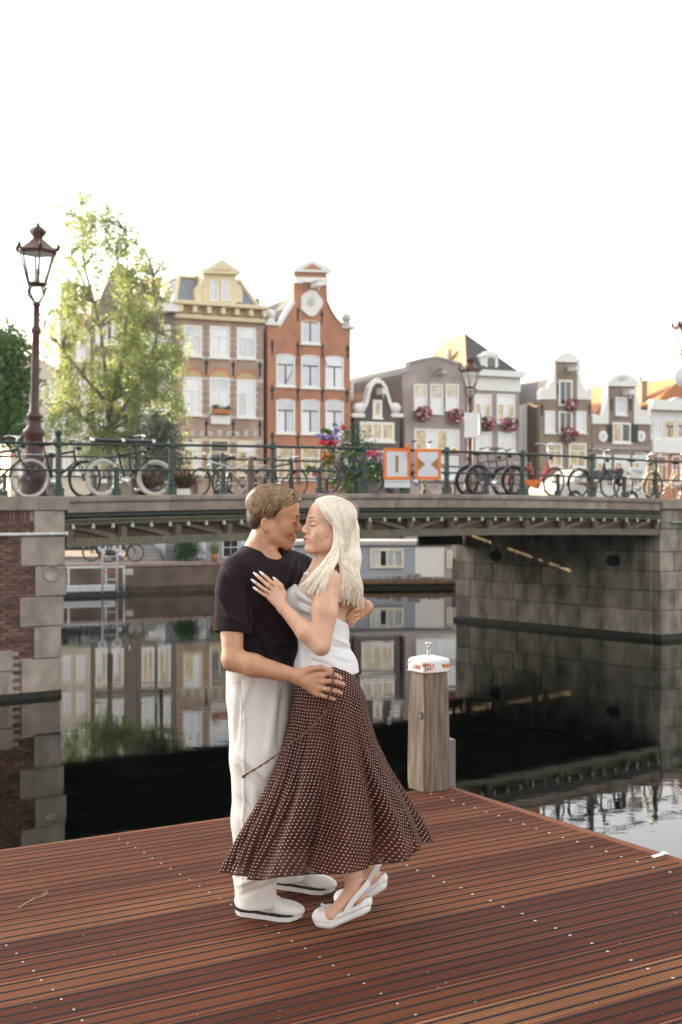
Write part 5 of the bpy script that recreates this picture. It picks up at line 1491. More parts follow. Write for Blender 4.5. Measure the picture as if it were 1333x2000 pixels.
# houseboat at right
HBD = 50.0
p = W(560,1150,HBD); hb = thing("houseboat", "pale blue grey houseboat with cream window and white cabin wall", "houseboat", Vector((p.x,p.y,ZW)), R(6))
k = HBD/F; X = lambda px: (px-560)*k; Z = lambda py: (1150-py)*k
M_sid = brick_mat("blue_siding", (.40,.43,.50), (.43,.46,.53), (.25,.27,.32), .6, 40, .115, .012, .08)
b = MB(); b.cbox(X(560), X(892), -.25, 3.2, -.6, Z(1143)+.02, .06); b.build("hull", mat("hull_black", (.02,.018,.016), .6), hb)
b = MB(); b.cbox(X(556), X(894), -.42, 3.3, Z(1143)+.025, Z(1133), .03); b.build("deck_rim", mat("deck_brown", (.16,.09,.045), .8, var=.4), hb)
b = MB(); b.box(X(575), X(889), .12, 2.9, Z(1133)+.01, Z(1066)); b.build("cabin", M_sid, hb)
b = MB(); b.cbox(X(568), X(893), -.05, 3.1, Z(1066)+.005, Z(1057), .02); b.build("roof", mat("boat_roof", (.42,.42,.42), .7), hb)
b = MB(); b.box(X(815), X(873), .06, .118, Z(1129), Z(1070)); b.build("white_panel", M_white, hb)
def bwin(x0,y0,x1,y1,cols,st):
    b = MB(); f = .10
    b.box(X(x0),X(x1),.03,.118,Z(y1),Z(y1)+f); b.box(X(x0),X(x1),.03,.118,Z(y0)-f,Z(y0)); b.box(X(x0),X(x0)+f,.03,.118,Z(y1)+f,Z(y0)-f); b.box(X(x1)-f,X(x1),.03,.118,Z(y1)+f,Z(y0)-f)
    xs = [X(x0)+f+(X(x1)-X(x0)-2*f)*i/cols for i in range(cols+1)]
    for x in xs[1:-1]: b.box(x-.035,x+.035,.04,.118,Z(y1)+f,Z(y0)-f)
    o = b.build("window", mat("cream_frame", (.74,.70,.58), .5), hb)
    for i in range(cols):
        b = MB(); b.box(xs[i]+.036,xs[i+1]-.036,.09,.117,Z(y1)+f+.002,Z(y0)-f-.002); b.build("pane", PANES[st[i]], o)
bwin(725,1072,792,1111,4,'wdgg'); bwin(878,1076,889,1112,1,'y'); bwin(600,1076,660,1111,3,'gdw')
b = MB()
for i, (px, w_) in enumerate(((735,.5),(770,.3),(800,.45),(838,.5))): b.cbox(X(px), X(px)+w_, -.35, -.05, Z(1133)+.0, Z(1133)+.1+.06*(i % 3), .02)
b.build("deck_clutter", mat("clutter_grey", (.25,.23,.21), .8, var=.5), hb)
dp = MB(); 
# grey cabin boat, hedge, pots and bicycle seen on the far quay under the bridge
p = W(380,1094,50.5); cb_ = thing("quay_cabin", "low grey cabin with white framed windows on the far quay", "cabin", Vector((p.x,p.y,ZQ-.02)), FA)
k = 50.5/F
b = MB(); b.box(-1.2, 2.6, 0, 2.2, 0, .98); b.build("wall", mat("grey_boards", (.30,.31,.33), .7), cb_)
b = MB(); b.cbox(-1.3, 2.7, -.15, 2.3, .985, 1.06, .02); b.build("roof", M_slate, cb_)
for x, w_, st in ((-.05,.5,'d'),(1.15,.7,'d'),(1.95,.4,'w')):
    b = MB(); b.box(x, x+w_, -.05, -.002, .08, .92); o = b.build("window", M_white, cb_)
    for i in range(2):
        for j in range(2):
            b = MB(); ww = (w_-.12)/2; b.box(x+.05+i*(ww+.02), x+.05+i*(ww+.02)+ww, -.058, -.051, .13+j*.38, .48+j*.38); b.build("pane", M_glass if (x < .5 or st == 'w') else M_glassd, o)
for i in range(5):
    b = MB(); b.cbox(-2.5, -1.35, -.1+.24*i, .14+.24*i, .0, .13*(i+1), .01); 
    if i == 0: st_ = thing("stone_steps", "grey stone steps on the far quay left of the grey cabin", "steps", Vector((p.x,p.y,ZQ-.02)), FA)
    b.build("step", mat("step_stone", (.33,.31,.30), .9), st_)
DT = 49.5; sc = DT/F; tp = W(364, 1094, DT); tp.z = ZQ
blobs = [(rel(364,1073,0), (19*sc,.35,20*sc), 1)]; trunk = [([rel(364,1094),rel(364,1060)], .03)]
iv = tree("ivy_bush", "clipped dark green bush beside the grey cabin under the bridge", tp, blobs, trunk, 2600, .045, CN, [0,1], 8)
p = W(419,1092,49.3); r = thing("potted_tree", "small leafy plant in an orange pot by the grey cabin", "plant", Vector((p.x,p.y,ZQ)))
b = MB(); b.lathe([(.09,0),(.13,.2),(.14,.26),(.12,.26)], 12); b.build("pot", mat("orange_pot", (.62,.24,.05), .7), r)
b = MB(); rs = random.Random(3); tuft(b, (0,0,.5), .25, 160, (.8,.7,1.2), [0], .03, .06, rs); b.build("foliage", FL[5], r)
def quay_bike(px, lab, D=48.4):
    p = W(px,1094,D); r = bicycle(lab, 0, 0, 1, M_blk, M_rub, None, 'diamond', 0, group="bicycles on the far quay"); r.location = Vector((p.x,p.y,ZQ)); r.rotation_euler = (R(3),0,FA); return r
quay_bike(238, "black bicycle standing on the far quay under the bridge"); quay_bike(205, "bicycle beside the quay ladder under the bridge", 49.2)
# dark parked car beyond, low in the gap over the quay
def car(label, pos, rz, paint):
    r = thing("parked_car", label, "car", pos, rz)
    prof = [(-2.0,.32),(-2.05,.6),(-1.95,.86),(-1.35,.95),(-.75,1.38),(.55,1.42),(1.35,1.0),(1.95,.88),(2.05,.55),(1.98,.30)]
    b = MB(); vs = []; k = len(prof)
    for y, q in ((-.82,.97),(-.80,1.0),(.80,1.0),(.82,.97)):
        for x, z in prof: vs.append((x*q, y*(1 if z < .97 else .86), z if q == 1 else .3+(z-.3)*.97))
    fs = [tuple(range(k))[::-1], tuple(range(3*k,4*k))]
    for r_ in range(3):
        for i in range(k): fs.append((r_*k+i, r_*k+(i+1) % k, r_*k+k+(i+1) % k, r_*k+k+i))
    b.add(vs, fs, 0, False); b.build("body", paint, r)
    for P in ([(-1.2,.98),(-.72,1.32),(-.1,1.35),(-.1,.98)], [(-.02,.98),(-.02,1.35),(.5,1.36),(1.12,1.0)]):
        for sy in (-1,1):
            b = MB(); b.prism(P, sy*.745-.012, sy*.745+.012); b.build("side_window", M_glassd, r)
    for x in (-1.25,1.28):
        for sy in (-1,1):
            b = MB(); b.tube([(x,sy*.66,.32),(x,sy*.84,.32)], .32, 18); w_ = b.build("wheel", M_rub, r)
            b = MB(); b.tube([(x,sy*.80,.32),(x,sy*.85,.32)], .19, 14); b.build("rim", M_chrome, w_)
    for sy in (-1,1):
        b = MB(); b.cbox(1.90,2.0,sy*.62-.14,sy*.62+.14,.66,.80,.02); b.build("headlight", M_glassw, r)
    return r
p = W(150,1090,53); car("dark parked car on the far quay left of the ladder", Vector((p.x,p.y,ZQ)), FA, M_blk)
p = W(1150,972,46); car("white parked car beyond the bicycles at right", Vector((p.x,p.y,1.55)), R(28), mat("car_white", (.45,.44,.42), .3))
b = MB(); b.box(-1.2,14,-1.2,2,-3.2,0); p = W(1128,972,45); tag(b.build("street_rise", M_deckb, loc=Vector((p.x,p.y,1.54)), rz=R(28)), kind='structure')
# ================================================================ distance-field modelling for the figures
class Vox:
    def __init__(s, lo, hi, h):
        s.lo = np.array(lo, float); s.h = h
        s.n = np.ceil((np.array(hi)-s.lo)/h).astype(int)+1
        s.f = np.full(tuple(s.n), .2, np.float32)
        s.ax = [(s.lo[i]+np.arange(s.n[i])*h).astype(np.float32) for i in range(3)]
    def like(s):
        o = Vox(s.lo, s.lo+s.h, s.h); o.n = s.n.copy(); o.ax = s.ax; o.f = np.full(tuple(s.n), .2, np.float32); return o
    def block(s, lo, hi):
        a = np.clip(np.floor((np.array(lo)-s.lo)/s.h).astype(int), 0, s.n); b = np.clip(np.ceil((np.array(hi)-s.lo)/s.h).astype(int)+1, 0, s.n)
        sl = tuple(slice(a[i], b[i]) for i in range(3))
        X = s.ax[0][sl[0]][:,None,None]; Y = s.ax[1][sl[1]][None,:,None]; Z = s.ax[2][sl[2]][None,None,:]
        return sl, X, Y, Z
    def put(s, d, sl, k, op='add'):
        f = s.f[sl]
        if f.size == 0: return
        if op == 'add':
            if k > 0:
                hh = np.clip(.5+.5*(d-f)/k, 0, 1); s.f[sl] = d+(f-d)*hh-k*hh*(1-hh)
                # mix(d, f, hh)
            else: s.f[sl] = np.minimum(f, d)
        else:
            if k > 0:
                nd = -d; hh = np.clip(.5+.5*(nd-f)/k, 0, 1); s.f[sl] = f+(nd-f)*hh+k*hh*(1-hh)
            else: s.f[sl] = np.maximum(f, -d)
    def cone(s, a, b, ra, rb, k=.02, op='add', m=.05):
        a, b = np.array(a, float), np.array(b, float); r = max(ra, rb)+m
        sl, X, Y, Z = s.block(np.minimum(a,b)-r, np.maximum(a,b)+r)
        ab = b-a; L2 = max(1e-9, ab@ab)
        t = np.clip(((X-a[0])*ab[0]+(Y-a[1])*ab[1]+(Z-a[2])*ab[2])/L2, 0, 1)
        d = np.sqrt((X-a[0]-t*ab[0])**2+(Y-a[1]-t*ab[1])**2+(Z-a[2]-t*ab[2])**2)-(ra+(rb-ra)*t)
        s.put(d.astype(np.float32), sl, k, op)
    def path(s, pts, rs, k=.012, op='add'):
        for i in range(len(pts)-1): s.cone(pts[i], pts[i+1], rs[i], rs[i+1], k, op)
    def ell(s, c, rad, axes=None, k=.02, op='add', m=.05):
        c = np.array(c, float); r = max(rad)+m
        sl, X, Y, Z = s.block(c-r, c+r)
        A = np.eye(3) if axes is None else np.array(axes, float)
        P = [(X-c[0])*A[i][0]+(Y-c[1])*A[i][1]+(Z-c[2])*A[i][2] for i in range(3)]
        k0 = np.sqrt(sum((P[i]/rad[i])**2 for i in range(3))); k1 = np.sqrt(sum((P[i]/rad[i]**2)**2 for i in range(3)))+1e-6
        d = k0*(k0-1)/k1
        s.put(d.astype(np.float32), sl, k, op)
    def cut(s, p, n, k=.0):
        """remove everything on the side n points to"""
        n = np.array(n, float); n /= np.linalg.norm(n); p = np.array(p)
        sl, X, Y, Z = s.block(s.lo-1, s.lo+s.n*s.h+1)
        d = (X-p[0])*n[0]+(Y-p[1])*n[1]+(Z-p[2])*n[2]
        s.f = np.maximum(s.f, d.astype(np.float32))
    def mesh(s):
        f = s.f; S = f < 0
        c = np.zeros(tuple(s.n-1), np.int8)
        offs = [(i,j,k) for i in (0,1) for j in (0,1) for k in (0,1)]
        nx, ny, nz = s.n
        for i,j,k in offs: c += S[i:nx-1+i, j:ny-1+j, k:nz-1+k]
        act = np.argwhere((c > 0) & (c < 8))
        V = {o: f[act[:,0]+o[0], act[:,1]+o[1], act[:,2]+o[2]] for o in offs}
        acc = np.zeros((len(act),3)); cnt = np.zeros(len(act))
        for a in offs:
            for ax in range(3):
                if a[ax] == 1: continue
                b = list(a); b[ax] = 1; b = tuple(b)
                va, vb = V[a], V[b]; m = (va < 0) != (vb < 0)
                t = va[m]/(va[m]-vb[m]); p = np.tile(np.array(a, float), (m.sum(),1)); p[:,ax] += t
                acc[m] += p; cnt[m] += 1
        P = s.lo+(act+acc/cnt[:,None])*s.h
        idx = np.full(tuple(s.n-1), -1, np.int32); idx[act[:,0],act[:,1],act[:,2]] = np.arange(len(act))
        Q = []
        for ax in range(3):
            sh = [slice(None)]*3; sh2 = [slice(None)]*3; sh[ax] = slice(0,-1); sh2[ax] = slice(1,None)
            e = np.argwhere(S[tuple(sh)] != S[tuple(sh2)])
            o1, o2 = (ax+1) % 3, (ax+2) % 3
            ok = (e[:,o1] > 0) & (e[:,o2] > 0) & (e[:,o1] < s.n[o1]-1) & (e[:,o2] < s.n[o2]-1); e = e[ok]
            inside = S[e[:,0],e[:,1],e[:,2]]
            def cell(d1, d2):
                q = e.copy(); q[:,o1] -= d1; q[:,o2] -= d2; return idx[q[:,0],q[:,1],q[:,2]]
            q = np.stack([cell(0,0), cell(1,0), cell(1,1), cell(0,1)], 1)
            q[~inside] = q[~inside][:,::-1]
            # orientation: outward normals
            Q.append(q)
        Q = np.concatenate(Q); Q = Q[(Q >= 0).all(1)]
        return P, Q

def vnormals(P, Q):
    n = np.cross(P[Q[:,2]]-P[Q[:,0]], P[Q[:,3]]-P[Q[:,1]]); N = np.zeros_like(P)
    for i in range(4): np.add.at(N, Q[:,i], n)
    return N/(np.linalg.norm(N, axis=1)[:,None]+1e-12)
def relax(P, Q, it=2, lam=.5):
    for _ in range(it):
        S = np.zeros_like(P); C = np.zeros(len(P))
        for i in range(4):
            for j in ((i+1) % 4, (i+3) % 4):
                np.add.at(S, Q[:,i], P[Q[:,j]]); np.add.at(C, Q[:,i], 1)
        P = P*(1-lam)+lam*S/np.maximum(C,1)[:,None]
    return P
def q_object(name, P, Q, mats, mi=None, parent=None, smooth=True):
    me = bpy.data.meshes.new(name); n = len(Q)
    me.vertices.add(len(P)); me.vertices.foreach_set('co', np.asarray(P, np.float32).ravel())
    me.loops.add(4*n); me.loops.foreach_set('vertex_index', Q.astype(np.int32).ravel())
    me.polygons.add(n); me.polygons.foreach_set('loop_start', np.arange(0,4*n,4, dtype=np.int32))
    for m in (mats if isinstance(mats, list) else [mats]): me.materials.append(m)
    if mi is not None: me.polygons.foreach_set('material_index', mi.astype(np.int32))
    me.polygons.foreach_set('use_smooth', np.full(n, smooth)); me.update(calc_edges=True); me.validate()
    return link(name, me, parent)
def seg_dist(P, a, b):
    a, b = np.array(a, float), np.array(b, float); ab = b-a
    t = np.clip((P-a)@ab/(ab@ab), 0, 1); return np.linalg.norm(P-a-t[:,None]*ab, axis=1), t
def folds(P, N, lines):
    """push vertices along their normals: ridges (amp>0) and creases (amp<0) along short lines"""
    d = np.zeros(len(P))
    for a, b, w, amp in lines:
        r, t = seg_dist(P, a, b); d += amp*np.exp(-(r/w)**2)*(np.sin(np.pi*np.clip(t,.08,.92))**.6)
    return P+N*d[:,None]
def pfolds(P, N, lines):
    """ridges and creases given as photograph pixels, laid on the side of the mesh that faces the camera"""
    d = np.zeros(len(P)); px = P[:,0]/P[:,1]*F+CX; py = -(P[:,2]-CZ)/P[:,1]*F+HY; fr = np.clip(-N[:,1]*3+.6, 0, 1)
    for (x0,y0), (x1,y1), w, amp in lines:
        a = np.array([x0,y0],float); ab = np.array([x1-x0,y1-y0],float); L2 = ab@ab
        t = ((px-a[0])*ab[0]+(py-a[1])*ab[1])/L2; tc = np.clip(t,0,1)
        bow = .06*math.sqrt(L2)*np.sin(np.pi*tc)
        r = np.abs((px-a[0])*ab[1]-(py-a[1])*ab[0])/math.sqrt(L2)+np.abs(t-tc)*math.sqrt(L2)*.7
        d += amp*np.exp(-(r/w)**2)*np.clip(np.sin(np.pi*(tc*.9+.05)),0,1)**.5
    return P+N*(d*fr)[:,None]
def orient(P, Q):
    """make the faces of a closed mesh point outwards"""
    c = P.mean(0); n = np.cross(P[Q[:,2]]-P[Q[:,0]], P[Q[:,3]]-P[Q[:,1]])
    vol = (n*(P[Q].mean(1)-c)).sum()
    return Q if vol > 0 else Q[:,::-1]
def catmull(pts, n):
    p = np.array(pts, float); p = np.vstack([2*p[0]-p[1], p, 2*p[-1]-p[-2]]); k = len(p)-3
    out = []
    for u in np.linspace(0, k-1e-6, n):
        i = int(u); t = u-i; a, b, c, d = p[i:i+4]
        out.append(.5*((2*b)+(-a+c)*t+(2*a-5*b+4*c-d)*t*t+(-a+3*b-3*c+d)*t**3))
    return np.array(out)
class Strands:
    def __init__(s): s.V, s.Q, s.n, s.mi = [], [], 0, []
    def add(s, C, r0, r1, flat=1.0, mi=0, sides=4, mid=None):
        """tapered strand along the points C"""
        k = len(C); T = np.gradient(C, axis=0); T /= np.linalg.norm(T, axis=1)[:,None]+1e-9
        ref = np.array([.3,.9,.2]); A = np.cross(T, ref); A /= np.linalg.norm(A, axis=1)[:,None]+1e-9; B = np.cross(T, A)
        u = np.linspace(0,1,k); rr = (r0+(r1-r0)*u) if mid is None else np.where(u < .5, r0+(mid-r0)*u*2, mid+(r1-mid)*(u*2-1))
        for j in range(sides):
            a = 2*np.pi*j/sides+.4; s.V.append(C+(A*np.cos(a)*flat+B*np.sin(a))*rr[:,None])
        o = s.n; i = np.arange(k-1)
        for j in range(sides):
            j2 = (j+1) % sides; s.Q.append(np.stack([o+j*k+i, o+j2*k+i, o+j2*k+i+1, o+j*k+i+1], 1)); s.mi.append(np.full(k-1, mi))
        s.n += sides*k
    def build(s, name, mats, parent): return q_object(name, np.concatenate(s.V), np.concatenate(s.Q), mats, np.concatenate(s.mi), parent)

class Head:
    """head-local axes: f forward, l left, u up"""
    def __init__(s, o, yaw, pitch, roll=0.0, k=1.0):
        M = Matrix.Rotation(yaw, 3, 'Z') @ Matrix.Rotation(-pitch, 3, 'Y') @ Matrix.Rotation(roll, 3, 'X')
        s.M = np.array(M); s.o = np.array(o); s.k = k
    def __call__(s, f, l, u): return s.o+s.k*(s.M @ np.array([f,l,u]))
    def axes(s, rx=0, ry=0, rz_=0):
        A = np.array(Matrix.Rotation(R(rz_),3,'Z')@Matrix.Rotation(R(ry),3,'Y')@Matrix.Rotation(R(rx),3,'X')); return (s.M@A).T
    def local(s, P): return ((P-s.o)/s.k)@s.M
    def sculpt(s, v, ear=(-.02,-.02), fem=False, smile=0.0):
        k = s.k; A = s.axes()
        E = lambda f,l,u,r,kk,op='add',ax=None: v.ell(s(f,l,u), [q*k for q in r], A if ax is None else ax, kk, op, .03)
        C = lambda a,b,ra,rb,kk,op='add': v.cone(s(*a), s(*b), ra*k, rb*k, kk, op, .03)
        E(-.014,0,.034,(.098,.076,.084),.03)
        E(.018,0,.045,(.070,.068,.068),.03)
        E(.026,0,-.028,(.060,.058,.080),.03)
        for q in (-1,1):
            jw = .047 if fem else .053
            C((-.012,q*jw,-.045),(.005,q*(jw-.004),-.075),.020,.018,.03); C((.005,q*(jw-.004),-.075),(.064,q*.015,-.101),.017,.014 if fem else .017,.025)
            E(.050,q*.040,-.028,(.026,.022,.024),.02)
            C((.074,q*.040,.016),(.085,q*.008,.016),.009,.010,.018)
            E(.094,q*.034,.000,(.016,.017,.011),.014,'sub')
            E(.070,q*.032,-.002,(.0165,.018,.0145),.005)
            E(.096,q*.0125,-.037,(.010,.007,.008),.008)
            if fem: E(.048,q*.036,-.052,(.030,.022,.034),.02)
            if smile > .8: E(.060,q*.036,-.045,(.020,.015,.018),.02)
        C((.084,0,.012),(.100,0,-.020),.0075,.009,.014); C((.100,0,-.020),(.110 if not fem else .106,0,-.032),.009,.0105 if not fem else .0095,.01)
        E(.070,0,-.104,(.018,.020,.016),.02)
        E(.080,0,-.068,(.016,.026,.022),.015)
        for q in (-1,1):
            lp = .0945 if fem else .0945; mc = (.082-.011*smile, q*(.023+.008*smile), -.0675+.006*smile); C(mc,(lp,0,-.0615),.0035,.0060 if fem else .0045,.006); C((mc[0]-.001,mc[1]*.93,mc[2]-.002),(lp-.002,0,-.0750),.004,.0070 if fem else .0055,.006)
            C((mc[0]+.003,mc[1]*1.02,mc[2]),(.1025,0,-.0680),.0022,.0024,.003,'sub')
            C((.100,q*.006,-.0425),(.1015,q*.008,-.0425),.003,.003,.003,'sub')
            # ear
            ax = s.axes(rz_=q*-18, ry=-14); e = ear
            E(e[0],q*.075,e[1],(.019,.008,.031),.010,'add',ax)
            E(e[0]+.002,q*.084,e[1]+.003,(.011,.006,.020),.004,'sub',ax)
    def skull_r(s, d):
        """distance from the skull centre to its surface in head-local direction d"""
        r = np.array([.098,.077,.084]); return 1/np.sqrt(((d/r)**2).sum(-1))
    def on_skull(s, d, off):
        d = np.array(d, float); d /= np.linalg.norm(d); c = np.array([-.010,0,.036])
        return s(*(c+d*(s.skull_r(d)+off)))
# ================================================================ the couple
D0 = 5.27
def C(px, py, d=0.0): return np.array(W(px, py, D0+d))
PXM = F/D0        # photograph pixels per metre at D0
def wave_noise(P, f, seed, amp):
    r_ = np.random.default_rng(seed); o = np.zeros(len(P))
    for i in range(6):
        k = r_.normal(size=3)*f; o += np.sin(P@k+r_.uniform(0,6.28))
    return o/6*amp
M_skm = mat("tanned_skin", (.52,.275,.16), .46, var=.14, scale=22, bump=.12, bscale=160, spec=.4, sss=.12)
M_skw = mat("fair_skin", (.67,.40,.275), .45, var=.09, scale=20, bump=.10, bscale=180, spec=.4, sss=.15)
M_lipm = mat("lip_tan", (.37,.15,.095), .45); M_lipw = mat("lip_rose", (.42,.12,.11), .35)
M_shirt = mat("aubergine_cotton", (.016,.0085,.011), .85, var=.15, scale=30, bump=.3, bscale=420, sheen=.06, spec=.15)
M_trous = mat("off_white_twill", (.66,.62,.58), .85, var=.05, scale=9, bump=.10, bscale=420, spec=.2)
M_top = mat("white_rib_knit", (.78,.77,.77), .8, var=.03, scale=10, bump=.25, bscale=260, spec=.25)
M_hairm = mat("ash_blond_hair", (.235,.145,.075), .40, var=.38, scale=60, island=.45, spec=.5)
M_hairmd = mat("dark_brown_hair", (.065,.038,.022), .5, var=.3, scale=60, island=.3, spec=.4)
M_hairw = mat("platinum_hair", (.86,.76,.62), .40, var=.12, scale=50, island=.16, spec=.45)
M_brow = mat("brow_hair", (.10,.055,.03), .6); M_lash = mat("lash_black", (.012,.009,.008), .5)
M_leath = mat("white_leather", (.72,.70,.69), .45, var=.05, scale=14, bump=.08, bscale=90)
M_rubw = mat("white_rubber", (.78,.76,.74), .5, var=.03); M_sole = mat("black_midsole", (.02,.02,.025), .6)
M_silver = mat("silver_chain", (.75,.74,.72), .25, metal=1.0, var=.05)

# ---------------------------------------------------------------- man
man = thing("person", "man in dark aubergine tee and white trousers bending towards the blonde woman", "person", Vector(C(515,1790,.0)*np.array([1,1,0])))
off_m = np.array(man.location)
def kid(o):                                        # geometry was built in world coordinates: keep it there under its person
    o.location = -Vector(o.parent.location); return o
mh = Head(C(537,1011,.07), R(2), R(-9), R(0), 1.03)
tf = np.array([.78,-.63,0]); tf /= np.linalg.norm(tf); tl = np.array([-tf[1], tf[0], 0]); up = np.array([0,0,1.])
TA = [tf, tl, up]
def torso(v, q=0.0, m=.06):
    v.ell(C(524,1165,.09), (.125+q,.185+q,.19+q), TA, .05)
    v.ell(C(518,1255,.09), (.112+q,.165+q,.17+q), TA, .06)
    v.ell(C(514,1330,.09), (.118+q,.170+q,.13+q), TA, .05)
    v.cone(C(466,1128,-.04), C(585,1120,.22), .062+q, .060+q, .05)
    v.cone(C(496,1088,.07), C(470,1118,-.02), .050+q, .058+q, .05); v.cone(C(512,1088,.09), C(575,1112,.20), .050+q, .055+q, .05)
    v.ell(C(541,1150,.03), (.07+q,.13+q,.09+q), TA, .05)
sh_r, el_r, wr_r = C(459,1132,-.06), C(455,1288,-.17), C(580,1321,-.215)
sh_l, el_l, wr_l = C(588,1122,.22), C(668,1190,.33), C(716,1186,.13)
v = Vox([C(405,0)[0], 4.95, C(0,1390)[2]], [C(738,0)[0], 5.72, C(0,936)[2]], .0034)
torso(v)
v.cone(C(520,1038,.07), C(501,1092,.07), .057, .066, .03)
v.cone(C(512,1050,.03), C(540,1088,.03), .022, .018, .03)      # neck tendon
v.cone(sh_r, C(452,1200,-.10), .060, .052, .03); v.cone(C(452,1200,-.10), el_r, .052, .040, .02)
v.cone(el_r, C(495,1300,-.20), .045, .046, .02); v.cone(C(495,1300,-.20), wr_r, .045, .0285, .015)
v.path([sh_l, el_l, C(700,1190,.26), wr_l], [.058,.044,.038,.028], .02)
mh.sculpt(v, (-.032,-.032), False, .9)
def hand(v, wrist, palm, fingers, thumb, rw, rp, rf, kk=.006):
    """palm: list of knuckle points; fingers: list of joint chains starting at the knuckles"""
    for f_ in fingers:
        v.cone(wrist, f_[0], rw, rp, .010)
    for f_, sc_ in zip(fingers, (1.0,1.03,.98,.86)):
        n = len(f_); v.path(f_, [rf*sc_*(1.08-.28*i/(n-1)) for i in range(n)], .0035)
    n = len(thumb); v.path(thumb, [rw*.8]+[rf*(1.22-.22*i/(n-2)) for i in range(n-1)], .008)
# right hand spread on her hip
d_ = -.235
mf = [[C(628,1320,d_),C(642,1316,d_-.002),C(655,1319,d_+.002),C(664,1323,d_+.010)],
      [C(628,1332,d_),C(644,1331,d_-.006),C(659,1333,d_-.002),C(669,1336,d_+.008)],
      [C(625,1344,d_),C(641,1347,d_-.006),C(655,1350,d_-.002),C(664,1353,d_+.008)],
      [C(620,1354,d_+.006),C(633,1360,d_),C(643,1363,d_+.002),C(650,1365,d_+.008)]]
hand(v, wr_r, None, mf, [C(590,1316,-.225),C(608,1307,d_-.004),C(628,1304,d_-.004),C(646,1309,d_+.004)], .026, .0155, .0105)
# left hand round her back
lf = [[C(702,1180,.045),C(690,1180,.012),C(680,1188,.000),C(675,1194,.000)],
      [C(703,1190,.05),C(691,1192,.012),C(683,1201,.002),C(678,1208,.000)],
      [C(703,1199,.055),C(692,1203,.016),C(685,1212,.006),C(681,1219,.004)],
      [C(704,1205,.06),C(695,1211,.022),C(690,1218,.012),C(687,1224,.010)]]
hand(v, wr_l, None, lf, [C(712,1180,.10),C(706,1171,.05),C(697,1166,.03),C(690,1164,.03)], .024, .014, .0100)
P, Q = v.mesh(); P = relax(P, Q, 1, .35); Q = orient(P, Q)
cen = mh.local(P[Q].mean(1))
mi = np.where((cen[:,0] > .078) & (np.abs(cen[:,1]) < .022) & (cen[:,2] < -.0575) & (cen[:,2] > -.081) & (np.abs(cen[:,2]+.068) < .0125*(1-np.abs(cen[:,1])/.03)), 1, 0)
mb_ = kid(q_object("body", P-0, Q, [M_skm, M_lipm], mi, man))
# shirt
def mesh_v(v, it=2): 
    P, Q = v.mesh(); P = relax(P, Q, it, .5); return P, orient(P, Q)
v = Vox([C(405,0)[0], 5.0, C(0,1320)[2]], [C(625,0)[0], 5.68, C(0,1040)[2]], .0042)
torso(v, .014)
v.cone(C(457,1136,-.06), C(450,1262,-.115), .075, .076, .035)
v.cone(C(590,1124,.22), C(640,1180,.30), .068, .066, .035)
# sleeve hem: cut the sleeve only
sl, X, Y, Z = v.block(v.lo, v.lo+v.n*v.h)
ax_ = (C(453,1262,-.115)-C(460,1136,-.06)); ax_ /= np.linalg.norm(ax_); hp_ = C(455,1237,-.10)
hd = (X-hp_[0])*ax_[0]+(Y-hp_[1])*ax_[1]+(Z-hp_[2])*ax_[2]
rd = np.sqrt(np.maximum(0,(X-hp_[0])**2+(Y-hp_[1])**2+(Z-hp_[2])**2-hd**2))
tors = v.like(); torso(tors, .014)
sl_ = v.like()
sl_.cone(C(458,1136,-.06), C(452,1290,-.128), .074, .079, 0); sl_.cut(hp_, ax_)
far = v.like(); far.cone(C(590,1124,.22), C(650,1186,.31), .068, .066, 0); far.cut(C(640,1180,.30), C(640,1180,.30)-C(590,1124,.22))
def smin(a, b, k): hh = np.clip(.5+.5*(b-a)/k, 0, 1); return b+(a-b)*hh-k*hh*(1-hh)
tors.ell(C(516,1300,.09), (.128,.184,.10), TA, .04)
v.f = smin(smin(tors.f, sl_.f, .012), far.f, .03)
# smooth union must not grow past the hem
v.cone(C(514,1030,.07), C(508,1074,.065), .066, .064, .008, 'sub'); v.cone(C(520,1060,.05), C(531,1078,.03), .050, .046, .010, 'sub')
v.cut(C(515,1306,.09), np.array([-.04,0,-1]))
P, Q = mesh_v(v, 2); N = vnormals(P, Q)
L_ = lambda *a: (C(*a[0]), C(*a[1]), a[2], a[3])
fl = [((572,1094),(542,1195),5,.013),((583,1096),(566,1160),4,.012),((592,1100),(588,1150),4,.011),((562,1098),(530,1160),4,-.008),((577,1096),(556,1170),3,-.010),
      ((463,1090),(482,1140),3,-.006),((481,1140),(487,1225),3.5,-.012),((500,1175),(565,1285),8,.012),((494,1215),(540,1296),7,.012),((500,1240),(525,1300),5,-.010),((505,1130),(550,1200),8,-.010),
      ((424,1150),(452,1215),6,.009),((436,1140),(474,1200),5,-.008),((430,1200),(474,1218),4,.007),((520,1262),(575,1250),5,.010),((515,1280),(575,1274),4,-.008),((432,1105),(452,1140),5,-.006)]
P = pfolds(P, N, fl)+N*wave_noise(P, 26, 3, .0035)[:,None]
kid(q_object("shirt", P, Q, M_shirt, None, man))
# collar rib and hem stitching
def ring_tube(pts, r, name, m, parent, n=6, closed=True):
    b = MB(); b.tube([Vector(p) for p in pts], r, n, closed=closed); return kid(b.build(name, m, parent))
b = MB()
ch = [C(478,1064,.10),C(480,1072,.02),C(492,1081,-.015),C(508,1086,-.02)]
cc = catmull([C(479,1062,.09),C(482,1071,.015),C(494,1080,-.010),C(508,1083,-.015)], 14)
ring_tube(cc, .0022, "necklace", M_silver, man, 6, False)
